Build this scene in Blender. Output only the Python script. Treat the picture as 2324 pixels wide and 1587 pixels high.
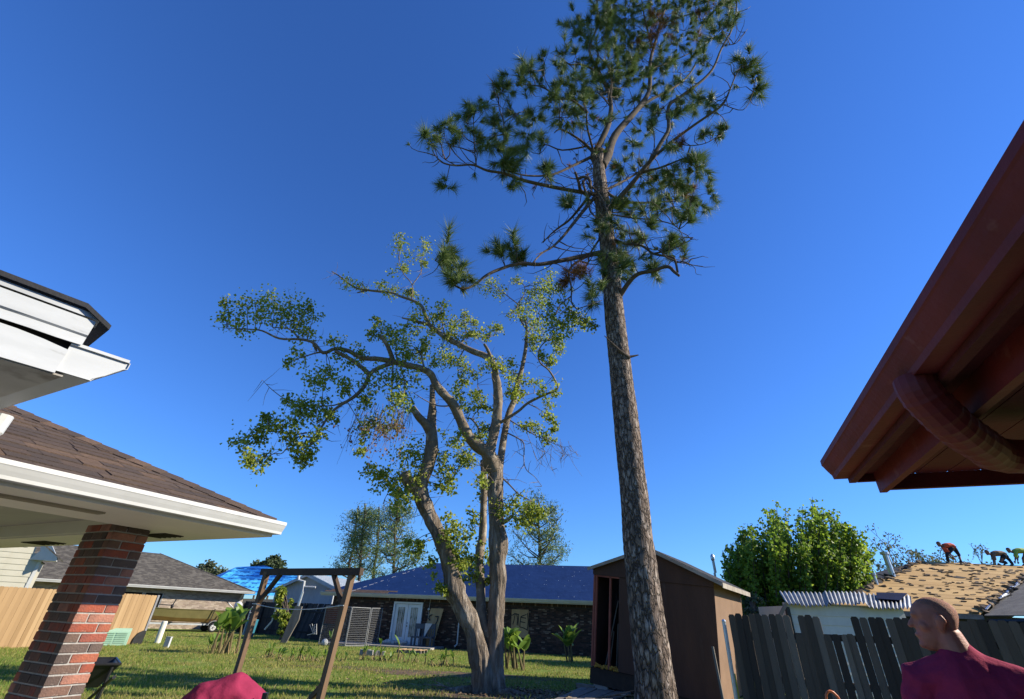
import bpy, math, random
from mathutils import Vector, Matrix, noise
random.seed(7)
for o in list(bpy.data.objects): bpy.data.objects.remove(o)
SC = bpy.context.scene
COL = SC.collection
V = Vector
# ---------------------------------------------------------------- camera
FPX, CX, CY, EYE = 1030.0, 1161.5, 793.5, 1.6      # focal length and centre in units of a 2323 px wide picture
TH, RO = math.radians(30.7), math.radians(2.5)
CF = V((0, math.cos(TH), math.sin(TH)))
_u0 = V((0, -math.sin(TH), math.cos(TH)))
CR = V((1, 0, 0)) * math.cos(RO) + _u0 * math.sin(RO)
CU = V((1, 0, 0)) * -math.sin(RO) + _u0 * math.cos(RO)
CC = V((0, 0, EYE))
cam = bpy.data.cameras.new('camera')
camo = bpy.data.objects.new('camera', cam)
COL.objects.link(camo)
cam.sensor_width = 36.0
cam.lens = FPX / 2323 * 36
cam.clip_end = 3000
cam.clip_start = 0.05
_m = Matrix((CR, CU, -CF)).transposed().to_4x4()
_m.translation = CC
camo.matrix_world = _m
SC.camera = camo
# ---------------------------------------------------------------- sky and sun
SUN_EL = math.radians(28)
SUN_AZ = math.radians(-1)                # from +X towards +Y
SUND = V((math.cos(SUN_AZ) * math.cos(SUN_EL), math.sin(SUN_AZ) * math.cos(SUN_EL), math.sin(SUN_EL)))
w = bpy.data.worlds.new('World')
SC.world = w
w.use_nodes = True
nt = w.node_tree
sky = nt.nodes.new('ShaderNodeTexSky')
sky.sky_type = 'NISHITA'
sky.sun_disc = False
sky.sun_elevation = SUN_EL
sky.sun_rotation = math.atan2(SUND.x, SUND.y)
sky.altitude = 0
sky.air_density = 1.2
sky.dust_density = 0.0
sky.ozone_density = 3.0
nt.nodes['Background'].inputs['Strength'].default_value = 0.108
gm = nt.nodes.new('ShaderNodeGamma')       # the phone's saturated rendering of a clear blue sky
gm.inputs['Gamma'].default_value = 1.0
tn = nt.nodes.new('ShaderNodeMix')
tn.data_type = 'RGBA'
tn.blend_type = 'MULTIPLY'
tn.inputs[0].default_value = 1.0
tn.inputs[7].default_value = (0.268, 0.52, 0.99, 1)
nt.links.new(sky.outputs[0], gm.inputs['Color'])
nt.links.new(gm.outputs[0], tn.inputs[6])
nt.links.new(tn.outputs[2], nt.nodes['Background'].inputs['Color'])
sl = bpy.data.lights.new('sun', 'SUN')
sl.energy = 4.9
sl.angle = math.radians(0.5)
sl.color = (1.0, 0.92, 0.78)
so = bpy.data.objects.new('sun', sl)
COL.objects.link(so)
so.rotation_euler = SUND.to_track_quat('Z', 'Y').to_euler()
SC.view_settings.view_transform = 'Standard'
SC.view_settings.look = 'None'
SC.view_settings.exposure = 0.9
SC.view_settings.gamma = 1
SC.render.engine = 'CYCLES'

# ---------------------------------------------------------------- helpers
def ray(u, v): return CF * FPX + CR * (u - CX) - CU * (v - CY)
def P(u, v, Y):
    d = ray(u, v)
    return CC + d * (Y / d.y)
def G(u, v, z=0.0):
    d = ray(u, v)
    return CC + d * ((z - EYE) / d.z)
def PL(u, v, o, n):
    d = ray(u, v)
    return CC + d * ((o - CC).dot(n) / d.dot(n))
def S(p): return (p - CC).dot(CF) / FPX            # metres per pixel at a point
def U(a, b): return random.uniform(a, b)
OFF = {}
def tag(o, label, cat, group=None):
    o['label'] = label
    o['category'] = cat
    if group: o['group'] = group
    return o
def E(name, label, cat, loc, group=None):
    o = bpy.data.objects.new(name, None)
    o.empty_display_size = 0.2
    COL.objects.link(o)
    o.location = loc
    OFF[o] = V(loc)
    return tag(o, label, cat, group)
def link(o, parent, off=None):
    COL.objects.link(o)
    if parent is not None:
        o.parent = parent
        OFF[o] = OFF[parent] if off is None else off
    else:
        OFF[o] = V((0, 0, 0))
    return o
class MB:
    def __init__(s): s.v = []; s.f = []
    def add(s, vs, fs):
        n = len(s.v)
        s.v += [V(p) for p in vs]
        s.f += [tuple(i + n for i in q) for q in fs]
        return s
    def obox(s, c, ax, ay, az):                     # centre, half-axis vectors
        c, ax, ay, az = V(c), V(ax), V(ay), V(az)
        vs = [c + ax * i + ay * j + az * k for i in (-1, 1) for j in (-1, 1) for k in (-1, 1)]
        return s.add(vs, [(0, 1, 3, 2), (4, 6, 7, 5), (0, 4, 5, 1), (2, 3, 7, 6), (0, 2, 6, 4), (1, 5, 7, 3)])
    def box(s, c, sz): return s.obox(c, (sz[0] / 2, 0, 0), (0, sz[1] / 2, 0), (0, 0, sz[2] / 2))
    def beam(s, p0, p1, w, h, up=(0, 0, 1)):
        p0, p1, up = V(p0), V(p1), V(up)
        d = p1 - p0
        x = d.normalized().cross(up)
        if x.length < 1e-4: x = d.normalized().cross(V((1, 0, 0)))
        x.normalize()
        y = x.cross(d.normalized())
        return s.obox((p0 + p1) / 2, d / 2, x * w / 2, y * h / 2)
    def prism(s, pts, vec):
        n = len(pts)
        vs = [V(p) for p in pts] + [V(p) + V(vec) for p in pts]
        return s.add(vs, [tuple(range(n)), tuple(range(2 * n - 1, n - 1, -1))] + [(i, i + n, (i + 1) % n + n, (i + 1) % n) for i in range(n)])
    def slab(s, pts, t):                            # polygon with thickness t along its normal, downward
        pts = [V(p) for p in pts]
        n = (pts[1] - pts[0]).cross(pts[2] - pts[0]).normalized()
        if n.z < 0: n = -n
        return s.prism(pts, -n * t)
    def tube(s, pts, rads, n=8, cap=True, wob=0.0, bark=None):
        pts = [V(p) for p in pts]
        if not hasattr(rads, '__len__'): rads = [rads] * len(pts)
        n0 = len(s.v)
        prev = None
        for i, p in enumerate(pts):
            d = (pts[min(i + 1, len(pts) - 1)] - pts[max(i - 1, 0)])
            if d.length < 1e-6: d = V((0, 0, 1))
            d.normalize()
            if prev is None:
                x = d.cross(V((0.31, 0.95, 0.1)))
                if x.length < 1e-3: x = d.cross(V((1, 0, 0)))
            else: x = prev - d * prev.dot(d)
            x.normalize()
            prev = x
            y = d.cross(x)
            for k in range(n):
                a = 2 * math.pi * k / n
                r = rads[i]
                if wob: r *= 1 + wob * (noise.noise(p * 2.3 + V((math.cos(a), math.sin(a), k * 0.37)) * 1.3))
                if bark:                             # ridged relief, stretched along the stem, plus broad swellings
                    c_ = V((math.cos(a), math.sin(a), 0)) * rads[i]
                    q = V((c_.x * bark[1] * 1.6, c_.y * bark[1] * 1.6, p.z * bark[2]))
                    k1 = 1 - abs(noise.noise(q)) * 2
                    k2 = noise.noise(q * 2.1 + V((5, 5, 5)))
                    r *= 1 + bark[0] * (k1 * 0.8 + k2 * 0.5 - 0.3) + 0.05 * noise.noise(V((c_.x * 2, c_.y * 2, p.z * 0.8)))
                s.v.append(p + (x * math.cos(a) + y * math.sin(a)) * r)
        for i in range(len(pts) - 1):
            for k in range(n):
                a, b = n0 + i * n + k, n0 + i * n + (k + 1) % n
                s.f.append((a, b, b + n, a + n))
        if cap:
            s.f.append(tuple(n0 + k for k in range(n))[::-1])
            s.f.append(tuple(n0 + (len(pts) - 1) * n + k for k in range(n)))
        return s
    def ering(s, rings, n=16):                      # rings: (centre, vec_a, vec_b) ellipses
        n0 = len(s.v)
        for c, a, b in rings:
            for k in range(n):
                t = 2 * math.pi * k / n
                s.v.append(V(c) + V(a) * math.cos(t) + V(b) * math.sin(t))
        for i in range(len(rings) - 1):
            for k in range(n):
                a, b = n0 + i * n + k, n0 + i * n + (k + 1) % n
                s.f.append((a, b, b + n, a + n))
        s.f.append(tuple(n0 + k for k in range(n))[::-1])
        s.f.append(tuple(n0 + (len(rings) - 1) * n + k for k in range(n)))
        return s
    def ball(s, c, rx, ry=None, rz=None, n=12):
        ry = ry or rx; rz = rz or rx
        rings = []
        for i in range(1, n // 2 + 2):
            t = math.pi * (i - 0.5) / (n // 2 + 1)
            rings.append((V(c) + V((0, 0, -rz * math.cos(t))), V((rx * math.sin(t), 0, 0)), V((0, ry * math.sin(t), 0))))
        return s.ering(rings, n)
    def build(s, name, mat, parent=None, smooth=False, kind=None, label=None):
        off = OFF[parent] if parent is not None else V((0, 0, 0))
        me = bpy.data.meshes.new(name)
        me.from_pydata([tuple(p - off) for p in s.v], [], s.f)
        me.validate()
        if smooth: me.polygons.foreach_set('use_smooth', [True] * len(me.polygons))
        if mat is not None: me.materials.append(mat)
        o = bpy.data.objects.new(name, me)
        link(o, parent)
        if kind: o['kind'] = kind
        if label: o['label'] = label
        return o
def piece(name, me, parent, loc, rot=None, scale=(1, 1, 1)):
    o = bpy.data.objects.new(name, me)
    link(o, parent)
    m = (rot or Matrix.Identity(3)).to_4x4() @ Matrix.Diagonal((*scale, 1))
    m.translation = V(loc) - OFF[parent]
    o.matrix_local = m
    return o
def boxmesh(name, sx, sy, sz, mat, bev=0.0):
    import bmesh
    bm = bmesh.new()
    bmesh.ops.create_cube(bm, size=1)
    for v in bm.verts: v.co = V((v.co.x * sx, v.co.y * sy, v.co.z * sz))
    if bev: bmesh.ops.bevel(bm, geom=list(bm.edges), offset=bev, segments=1, affect='EDGES')
    me = bpy.data.meshes.new(name)
    bm.to_mesh(me)
    bm.free()
    me.materials.append(mat)
    return me
def frame(a, n):                                    # matrix with x along a, y along n, z = a x n (up)
    a, n = V(a).normalized(), V(n).normalized()
    return Matrix((a, n, a.cross(n).normalized())).transposed()

# ---------------------------------------------------------------- materials
def M(name, c1, c2=None, scale=4, rough=0.8, bump=0.0, bscale=None, stretch=(1, 1, 1), spec=0.3, metal=0.0,
      rand=None, trans=0.0, c3=None, scale3=1.0, detail=5, bdist=0.02, fac3=(0.5, 0.62), vor=False, tcol=None):
    m = bpy.data.materials.new(name)
    m.use_nodes = True
    t = m.node_tree
    N, L = t.nodes, t.links
    b = N['Principled BSDF']
    b.inputs['Roughness'].default_value = rough
    b.inputs['Metallic'].default_value = metal
    b.inputs['Specular IOR Level'].default_value = spec
    tc = N.new('ShaderNodeTexCoord')
    mp = N.new('ShaderNodeMapping')
    mp.inputs['Scale'].default_value = stretch
    L.new(tc.outputs['Object'], mp.inputs['Vector'])
    def rgb(c):
        n = N.new('ShaderNodeRGB')
        n.outputs[0].default_value = (*c, 1)
        return n.outputs[0]
    def mix(f, a, c, bl='MIX'):
        n = N.new('ShaderNodeMix')
        n.data_type = 'RGBA'
        n.blend_type = bl
        if isinstance(f, float): n.inputs[0].default_value = f
        else: L.new(f, n.inputs[0])
        L.new(a, n.inputs[6])
        L.new(c, n.inputs[7])
        return n.outputs[2]
    def nz(sc, det=detail):
        n = N.new('ShaderNodeTexNoise')
        n.inputs['Scale'].default_value = sc
        n.inputs['Detail'].default_value = det
        n.inputs['Roughness'].default_value = 0.6
        L.new(mp.outputs[0], n.inputs['Vector'])
        return n.outputs[0]
    def ramp(src, lo, hi):
        n = N.new('ShaderNodeMapRange')
        n.inputs[1].default_value = lo
        n.inputs[2].default_value = hi
        n.clamp = True
        L.new(src, n.inputs[0])
        return n.outputs[0]
    col = rgb(c1)
    if rand:
        cr = N.new('ShaderNodeValToRGB')
        cr.color_ramp.interpolation = 'CONSTANT'
        els = cr.color_ramp.elements
        cols = rand[1]
        while len(els) < len(cols): els.new(0.5)
        for i, c in enumerate(cols):
            els[i].position = i / len(cols)
            els[i].color = (*c, 1)
        if rand[0] == 'obj': src = N.new('ShaderNodeObjectInfo').outputs['Random']
        else: src = N.new('ShaderNodeNewGeometry').outputs['Random Per Island']
        L.new(src, cr.inputs[0])
        col = cr.outputs[0]
    if c2 is not None:
        f = ramp(nz(scale), 0.35, 0.65)
        if rand: col = mix(f, col, mix(0.5, col, rgb(c2)))
        else: col = mix(f, col, rgb(c2))
    if c3 is not None: col = mix(ramp(nz(scale3), *fac3), col, rgb(c3))
    L.new(col, b.inputs['Base Color'])
    if bump:
        bn = N.new('ShaderNodeBump')
        bn.inputs['Strength'].default_value = bump
        bn.inputs['Distance'].default_value = bdist
        if vor:
            vn = N.new('ShaderNodeTexVoronoi')
            vn.feature = 'DISTANCE_TO_EDGE'
            vn.inputs['Scale'].default_value = bscale or scale * 3
            vn.inputs['Randomness'].default_value = 1
            wv = N.new('ShaderNodeMix'); wv.data_type = 'VECTOR'
            wv.inputs[0].default_value = 0.12
            nn = N.new('ShaderNodeTexNoise'); nn.inputs['Scale'].default_value = (bscale or 6) * 1.5
            L.new(mp.outputs[0], nn.inputs['Vector'])
            L.new(mp.outputs[0], wv.inputs[4]); L.new(nn.outputs[1], wv.inputs[5])
            L.new(wv.outputs[1], vn.inputs['Vector'])
            rr = ramp(vn.outputs['Distance'], 0.0, 0.16)
            L.new(rr, bn.inputs['Height'])
            dk = ramp(vn.outputs['Distance'], 0.0, 0.10)
            col2 = mix(dk, rgb(vor), col)
            L.new(col2, b.inputs['Base Color'])
        else:
            L.new(nz(bscale or scale * 6, 6), bn.inputs['Height'])
        L.new(bn.outputs[0], b.inputs['Normal'])
    if trans:
        tr = N.new('ShaderNodeBsdfTranslucent')
        if tcol is not None: tr.inputs['Color'].default_value = (*tcol, 1)
        else: L.new(col, tr.inputs['Color'])
        mx = N.new('ShaderNodeMixShader')
        mx.inputs[0].default_value = trans
        L.new(b.outputs[0], mx.inputs[1])
        L.new(tr.outputs[0], mx.inputs[2])
        L.new(mx.outputs[0], N['Material Output'].inputs['Surface'])
    return m

m_white = M('white_paint', (0.48, 0.48, 0.46), (0.43, 0.43, 0.41), 3, 0.45, c3=(0.36, 0.35, 0.32), scale3=7, fac3=(0.6, 0.75))
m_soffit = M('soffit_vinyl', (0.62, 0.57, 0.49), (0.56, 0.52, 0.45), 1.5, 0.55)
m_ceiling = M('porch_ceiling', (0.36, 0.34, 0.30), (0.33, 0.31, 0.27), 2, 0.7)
m_black = M('black_metal', (0.012, 0.012, 0.013), (0.02, 0.02, 0.02), 8, 0.4)
m_dark = M('dark_void', (0.01, 0.009, 0.008), rough=0.9)
m_tar = M('roofing_felt', (0.016, 0.016, 0.018), (0.03, 0.03, 0.032), 9, 0.85, 0.3, 30)
m_galv = M('galvanised_metal', (0.55, 0.57, 0.58), (0.42, 0.44, 0.45), 6, 0.35, metal=0.7)
m_lgrey = M('grey_paint', (0.42, 0.43, 0.43), (0.34, 0.35, 0.35), 3, 0.6)
# ---------------------------------------------------------------- ground
m_lawn = M('lawn', (0.12, 0.175, 0.03), (0.15, 0.19, 0.036), 0.7, 0.95, 0.6, 40, spec=0.1, c3=(0.26, 0.23, 0.075), scale3=0.22, fac3=(0.5, 0.66))
g = MB()
xs = [-900, -120] + [-60 + i * 2.5 for i in range(49)] + [120, 900]
ys = [-300, -20] + [-5 + i * 2.0 for i in range(33)] + [100, 300, 1500]
def gz(x, y):
    if not (-58 < x < 58 and 0 < y < 58): return 0.0
    return 0.035 * noise.noise(V((x * 0.22, y * 0.22, 3.1)))
g.v = [V((x, y, gz(x, y))) for y in ys for x in xs]
for j in range(len(ys) - 1):
    for i in range(len(xs) - 1):
        a = j * len(xs) + i
        g.f.append((a, a + 1, a + 1 + len(xs), a + len(xs)))
go = g.build('lawn', m_lawn, smooth=True)
go['kind'] = 'structure'
# bare soil round the trees and the shed
m_soil = M('soil', (0.085, 0.052, 0.028), (0.14, 0.09, 0.05), 2.5, 0.95, 0.7, 30, c3=(0.045, 0.06, 0.02), scale3=1.2, fac3=(0.5, 0.6))
def patch(cx, cy, rx, ry, name):
    b = MB()
    n = 56
    ring = []
    for k in range(n):
        a = 2 * math.pi * k / n
        q = 1 + 0.28 * noise.noise(V((math.cos(a) * 1.7 + cx, math.sin(a) * 1.7 + cy, 0))) + 0.14 * noise.noise(V((math.cos(a) * 6, math.sin(a) * 6, cx)))
        ring.append((math.cos(a) * q, math.sin(a) * q))
    vs = [V((cx, cy, 0))]
    for s in (0.25, 0.5, 0.75, 1.0):
        for px, py in ring: vs.append(V((cx + px * rx * s, cy + py * ry * s, 0)))
    for p in vs: p.z = gz(p.x, p.y) + 0.006
    fs = [(0, 1 + k, 1 + (k + 1) % n) for k in range(n)]
    for r in range(3):
        for k in range(n):
            a, c = 1 + r * n + k, 1 + r * n + (k + 1) % n
            fs.append((a, a + n, c + n, c))
    b.add(vs, fs)
    o = b.build(name, m_soil, smooth=True)
    o['kind'] = 'structure'
patch(1.6, 13.6, 3.6, 1.9, 'bare_soil')
patch(-1.5, 18.0, 3.2, 0.9, 'bare_soil')
patch(-4.6, 18.6, 2.6, 0.5, 'bare_soil')
def insoil(x, y):
    for cx, cy, rx, ry in ((1.6, 13.6, 3.5, 1.8), (-1.5, 18.0, 3.0, 0.8)):
        if ((x - cx) / rx) ** 2 + ((y - cy) / ry) ** 2 < U(0.55, 1.0): return True
    return False
m_grass = M('grass_blades', (0.09, 0.13, 0.03), rand=('isl', [(0.16, 0.24, 0.036), (0.19, 0.27, 0.042), (0.17, 0.25, 0.038), (0.25, 0.30, 0.06), (0.32, 0.31, 0.085), (0.42, 0.36, 0.14)]), rough=0.75, spec=0.2, trans=0.5)
b = MB()
random.seed(11)
vv, ff, vd_, fd_ = [], [], [], []
def blade(x, y, h, w, vv, ff):
    z = gz(x, y) - 0.01
    a = U(0, 6.283)
    dx, dy = math.cos(a) * w, math.sin(a) * w
    lx, ly = U(-0.5, 0.5) * h, U(-0.5, 0.5) * h
    n = len(vv)
    vv.extend([(x - dx, y - dy, z), (x + dx, y + dy, z), (x + dx * 0.7 + lx * 0.35, y + dy * 0.7 + ly * 0.35, z + h * 0.6), (x + lx, y + ly, z + h)])
    ff.append((n, n + 1, n + 2)); ff.append((n, n + 2, n + 3))
cnt = 0
while cnt < 170000:
    y = 9.5 + (U(0, 1) ** 1.6) * 27
    x = U(-0.95, 0.34) * y - 0.5
    if x < -19 and y < 26 and U(0, 1) < 0.6: continue
    if insoil(x, y) and U(0, 1) < 0.82: continue
    if y > 29.8 - 0.2 * x - 0.5 and x > -12: continue
    d = noise.noise(V((x * 0.9, y * 0.9, 0)))
    if d < -0.25 and U(0, 1) < 0.6: continue
    h = U(0.035, 0.085) * (1 + 0.5 * d) * (1 + (0.6 if U(0, 1) < 0.03 else 0))
    dryq = noise.noise(V((x * 0.28 + 9, y * 0.34, 2))) + 0.5 * noise.noise(V((x * 1.1, y * 1.1, 5)))
    if dryq > 0.12 and U(0, 1) < 0.75 or (17.0 < y < 22 and U(0, 1) < 0.45): blade(x, y, h * 1.1, U(0.005, 0.009) * (y / 12) ** 0.7, vd_, fd_)
    else: blade(x, y, h, U(0.005, 0.009) * (y / 12) ** 0.7, vv, ff)
    cnt += 1
b.v = [V(p) for p in vv]; b.f = ff
gr = b.build('grass', m_grass)
tag(gr, 'short green and straw coloured grass covering the back yard', 'grass')
gr['kind'] = 'stuff'
m_dgrass = M('dry_grass_blades', (0.3, 0.26, 0.1), rand=('isl', [(0.26, 0.25, 0.06), (0.33, 0.30, 0.085), (0.22, 0.25, 0.05), (0.40, 0.34, 0.13), (0.29, 0.25, 0.09)]), rough=0.8, spec=0.15, trans=0.45)
b = MB(); b.v = [V(p) for p in vd_]; b.f = fd_
gr = b.build('dry_grass', m_dgrass)
tag(gr, 'yellowed dry grass growing in patches through the lawn', 'grass')
gr['kind'] = 'stuff'
# concrete, and an unseen slab added for its grey bounce
m_conc = M('concrete', (0.30, 0.28, 0.25), (0.24, 0.22, 0.20), 1.5, 0.9, 0.3, 25)
b = MB()                                            # added slab underfoot and below the porch, out of view
b.slab([V((-9, -4, 0.03)), V((4.6, -4, 0.03)), V((4.0, 4.2, 0.03)), V((-2.2, 5.2, 0.03)), V((-7.5, 7.6, 0.03)), V((-9, 7, 0.03))], 0.08)
o = b.build('bounce_slab', m_conc)
o['kind'] = 'structure'
# ---------------------------------------------------------------- brick walls
def brick_wall(parent, A, a, n, W, H, holes, mat_o, mat_i, m_mortar, nind=300, soldier=True, z0=0.0, bl=0.2, bh=0.062, gap=0.011, view=None):
    A, a, n = V(A), V(a).normalized(), V(n).normalized()
    mb = MB()
    R = frame(a, n)
    cells = sorted(set([0.0, W] + [q for h in holes for q in h[:2]]))
    for i in range(len(cells) - 1):                 # backing slab, cut at the openings
        x0, x1 = cells[i], cells[i + 1]
        spans = [(0.0, H)]
        for h in holes:
            if h[0] <= x0 + 1e-6 and h[1] >= x1 - 1e-6:
                ns = []
                for s0, s1 in spans:
                    if h[2] > s0: ns.append((s0, min(h[2], s1)))
                    if h[3] < s1: ns.append((max(h[3], s0), s1))
                spans = ns
        for s0, s1 in spans:
            if s1 - s0 > 0.01:
                mb.obox(A + a * (x0 + x1) / 2 - n * 0.052 + V((0, 0, z0 + (s0 + s1) / 2)), a * (x1 - x0) / 2, n * 0.05, V((0, 0, (s1 - s0) / 2)))
    wall = mb.build('wall', m_mortar, parent)
    me = boxmesh('brick', bl, 0.03, bh, mat_o, 0.003)
    hi = H - (bl + gap if soldier else 0)
    todo = []
    row = 0
    z = gap
    while z + bh <= hi + 1e-3:
        x = 0.0 if row % 2 == 0 else -(bl + gap) / 2
        while x < W:
            x0, x1 = max(x, 0), min(x + bl, W)
            x += bl + gap
            if x1 - x0 < 0.03: continue
            segs = [(x0, x1)]
            for h in holes:
                if z + bh > h[2] and z < h[3]:
                    ns = []
                    for s0, s1 in segs:
                        if h[0] > s0: ns.append((s0, min(h[0], s1)))
                        if h[1] < s1: ns.append((max(h[1], s0), s1))
                    segs = ns
            for s0, s1 in segs:
                if s1 - s0 > 0.03: todo.append(((s0 + s1) / 2, z + bh / 2, s1 - s0, bh))
        z += bh + gap
        row += 1
    if soldier:
        x = 0.0
        while x < W:
            zc = H - bl / 2
            if not any(h[0] < x + bh / 2 < h[1] and h[3] > zc for h in holes): todo.append((x + bh / 2, zc, bh, bl))
            x += bh + gap
    view = view or (lambda s, z: True)
    todo.sort(key=lambda t: (0 if view(t[0], t[1]) else 1, (A + a * t[0] - CC).length))
    for s, zz, wd, ht in todo[:nind]:
        piece('brick', me, wall, A + a * s + n * U(-0.003, 0.003) + V((0, 0, z0 + zz)), R, (wd / bl, 1, ht / bh))
    if len(todo) > nind:
        rb = MB()
        for s, zz, wd, ht in todo[nind:]:
            rb.obox(A + a * s + n * U(-0.003, 0.003) + V((0, 0, z0 + zz)), a * wd / 2, n * 0.015, V((0, 0, ht / 2)))
        rb.build('brickwork', mat_i, wall, kind='stuff')
    return wall
def kgutter(mb, p0, p1, out, h=0.12, w=0.12):       # K-style gutter run
    p0, p1, out = V(p0), V(p1), V(out).normalized()
    pr = [(0, 0), (w * 0.62, 0), (w * 0.66, h * 0.2), (w * 0.82, h * 0.45), (w * 0.95, h * 0.68), (w, h * 0.74), (w, h), (w * 0.93, h), (w * 0.93, h * 0.9), (w * 0.88, h * 0.70), (w * 0.60, h * 0.12), (0.006, h * 0.1), (0.006, h * 1.02), (0, h * 1.02)]
    mb.prism([p0 + out * x + V((0, 0, z)) for x, z in pr], p1 - p0)
# ---------------------------------------------------------------- brick house under the navy tarpaulin
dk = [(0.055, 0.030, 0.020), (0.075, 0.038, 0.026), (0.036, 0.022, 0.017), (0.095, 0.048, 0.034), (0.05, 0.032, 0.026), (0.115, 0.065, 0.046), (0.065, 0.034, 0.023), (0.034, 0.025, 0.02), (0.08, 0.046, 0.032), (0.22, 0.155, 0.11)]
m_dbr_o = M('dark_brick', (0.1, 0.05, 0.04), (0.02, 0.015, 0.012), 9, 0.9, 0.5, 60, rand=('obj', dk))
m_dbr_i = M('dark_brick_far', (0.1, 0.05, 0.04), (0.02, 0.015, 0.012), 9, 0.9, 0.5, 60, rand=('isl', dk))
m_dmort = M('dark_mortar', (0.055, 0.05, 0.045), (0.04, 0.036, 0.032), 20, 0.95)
m_tarp = M('navy_tarpaulin', (0.0045, 0.021, 0.080), (0.007, 0.027, 0.098), 1.3, 0.7, 0.5, 2.2, spec=0.15, bdist=0.06, c3=(0.010, 0.034, 0.115), scale3=5, fac3=(0.55, 0.7))
m_trim = M('cream_trim', (0.50, 0.47, 0.38), (0.44, 0.41, 0.33), 2, 0.6)
m_ply = M('plywood', (0.40, 0.27, 0.13), (0.33, 0.21, 0.10), 3, 0.8, 0.15, 20, stretch=(1, 1, 0.25))
m_door = M('door_paint', (0.66, 0.70, 0.70), (0.60, 0.64, 0.64), 2, 0.5)
m_glass = M('door_glass', (0.22, 0.21, 0.19), (0.40, 0.37, 0.33), 3.5, 0.12, spec=0.6, stretch=(1, 1, 0.5), c3=(0.07, 0.09, 0.07), scale3=5, fac3=(0.5, 0.6))  # blotchy tones put curtains and reflections into the pane colour
HA = V((-10.7, 33.35, 0)); ha = V((0.977, -0.215, 0)).normalized(); hn = V((-0.215, -0.977, 0)).normalized()
HW, HH, EZ = 25.0, 2.52, 2.66
house = E('brick_house', 'low dark brick house with a navy blue tarpaulin over its hipped roof', 'house', HA)
def hs(u, v):                                       # distance along the facade for a picture point
    p = PL(u, v, HA, hn)
    return (p - HA).dot(ha), p.z
ds0, ds1 = hs(890, 1409)[0], hs(956, 1409)[0]
ws0, ws1 = hs(1160, 1420)[0], hs(1199, 1420)[0]
wz0, wz1 = 0.72, 2.12
x0s = hs(840, 1420)[0]
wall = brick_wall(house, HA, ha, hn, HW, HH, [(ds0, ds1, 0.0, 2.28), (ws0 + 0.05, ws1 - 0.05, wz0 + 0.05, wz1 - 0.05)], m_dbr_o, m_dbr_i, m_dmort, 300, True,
                  view=lambda s, z: (hs(1145, 1420)[0] < s < hs(1330, 1420)[0] and z > 0.9) or (hs(962, 1420)[0] < s < hs(1000, 1420)[0] and z > 1.5))
b = MB()                                            # the other three walls, set behind the front
D = 9.6
p0, p1 = HA - hn * 0.103, HA + ha * HW - hn * 0.103
b.obox((p0 - hn * D / 2) + ha * 0.06 + V((0, 0, HH / 2)), hn * D / 2, ha * 0.06, V((0, 0, HH / 2)))
b.obox((p1 - hn * D / 2) - ha * 0.06 + V((0, 0, HH / 2)), hn * D / 2, ha * 0.06, V((0, 0, HH / 2)))
b.obox(HA + ha * HW / 2 - hn * (D + 0.1) + V((0, 0, HH / 2)), ha * HW / 2, hn * 0.05, V((0, 0, HH / 2)))
b.build('side_wall', m_dmort, house)
ov = 0.6
def hp(s, d, z): return HA + ha * s - hn * d + V((0, 0, z))
e = [hp(-ov, -ov, EZ), hp(HW + ov, -ov, EZ), hp(HW + ov, D + ov, EZ), hp(-ov, D + ov, EZ)]
hd = (D + 2 * ov) / 2
rz = EZ + hd * 0.425
r0, r1 = hp(-ov + hd, -ov + hd, rz), hp(HW + ov - hd, -ov + hd, rz)
b = MB()
def tarp_grid(c00, c10, c01, c11, nu, nv):          # rumpled sheet between four corners
    n0 = len(b.v)
    nn = (c10 - c00).cross(c01 - c00).normalized()
    if nn.z < 0: nn = -nn
    for j in range(nv + 1):
        for i in range(nu + 1):
            s, t = i / nu, j / nv
            p = (c00 * (1 - s) + c10 * s) * (1 - t) + (c01 * (1 - s) + c11 * s) * t
            k = 0.0 if j in (0, nv) else 0.022 * noise.noise(p * 0.9) + 0.012 * noise.noise(p * 2.6)
            b.v.append(p + nn * (0.01 + k))
    for j in range(nv):
        for i in range(nu):
            q = n0 + j * (nu + 1) + i
            b.f.append((q, q + 1, q + 2 + nu, q + 1 + nu))
tarp_grid(e[0], e[1], r0, r1, 70, 18)
tarp_grid(e[2], e[3], r1, r0, 10, 4)
tarp_grid(e[3], e[0], r0, r0, 20, 14)
tarp_grid(e[1], e[2], r1, r1, 12, 6)
roof = b.build('roof_tarpaulin', m_tarp, house, smooth=True, label='navy blue tarpaulin dotted with nail caps')
b = MB()
b.slab([e[0] + V((0, 0, -0.02)), e[1] + V((0, 0, -0.02)), e[2] + V((0, 0, -0.02)), e[3] + V((0, 0, -0.02))], 0.04)
b.build('soffit', m_trim, house)
b = MB()
random.seed(5)
sl_ = (r0 - e[0]).normalized(); up_n = (e[1] - e[0]).cross(r0 - e[0]).normalized()
if up_n.z < 0: up_n = -up_n
for k in range(95):
    t = (int(U(0, 7)) + 0.5 + U(-0.12, 0.12)) / 7
    s = U(0, 1)
    p = (e[0] * (1 - s) + e[1] * s) * (1 - t) + (r0 * (1 - s) + r1 * s) * t
    q = U(0.015, 0.03)
    b.ering([(p + up_n * 0.03, ha * q, sl_ * q * 0.6), (p + up_n * 0.045, ha * q * 0.8, sl_ * q * 0.5)], 6)
for k in range(16):                                 # a pale crease along the hip
    t = k / 16 + 0.02
    p = (e[0] * (1 - t) + r0 * t) + ha * 1.9 * (1 - t)
    if U(0, 1) < 0.6: b.beam(p + up_n * 0.03, p + (r0 - e[0]).normalized() * U(0.1, 0.35) + up_n * 0.035, 0.016, 0.01)
b.build('nail_caps', M('nail_caps', (0.62, 0.64, 0.7), rough=0.5), roof, kind='stuff')
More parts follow.
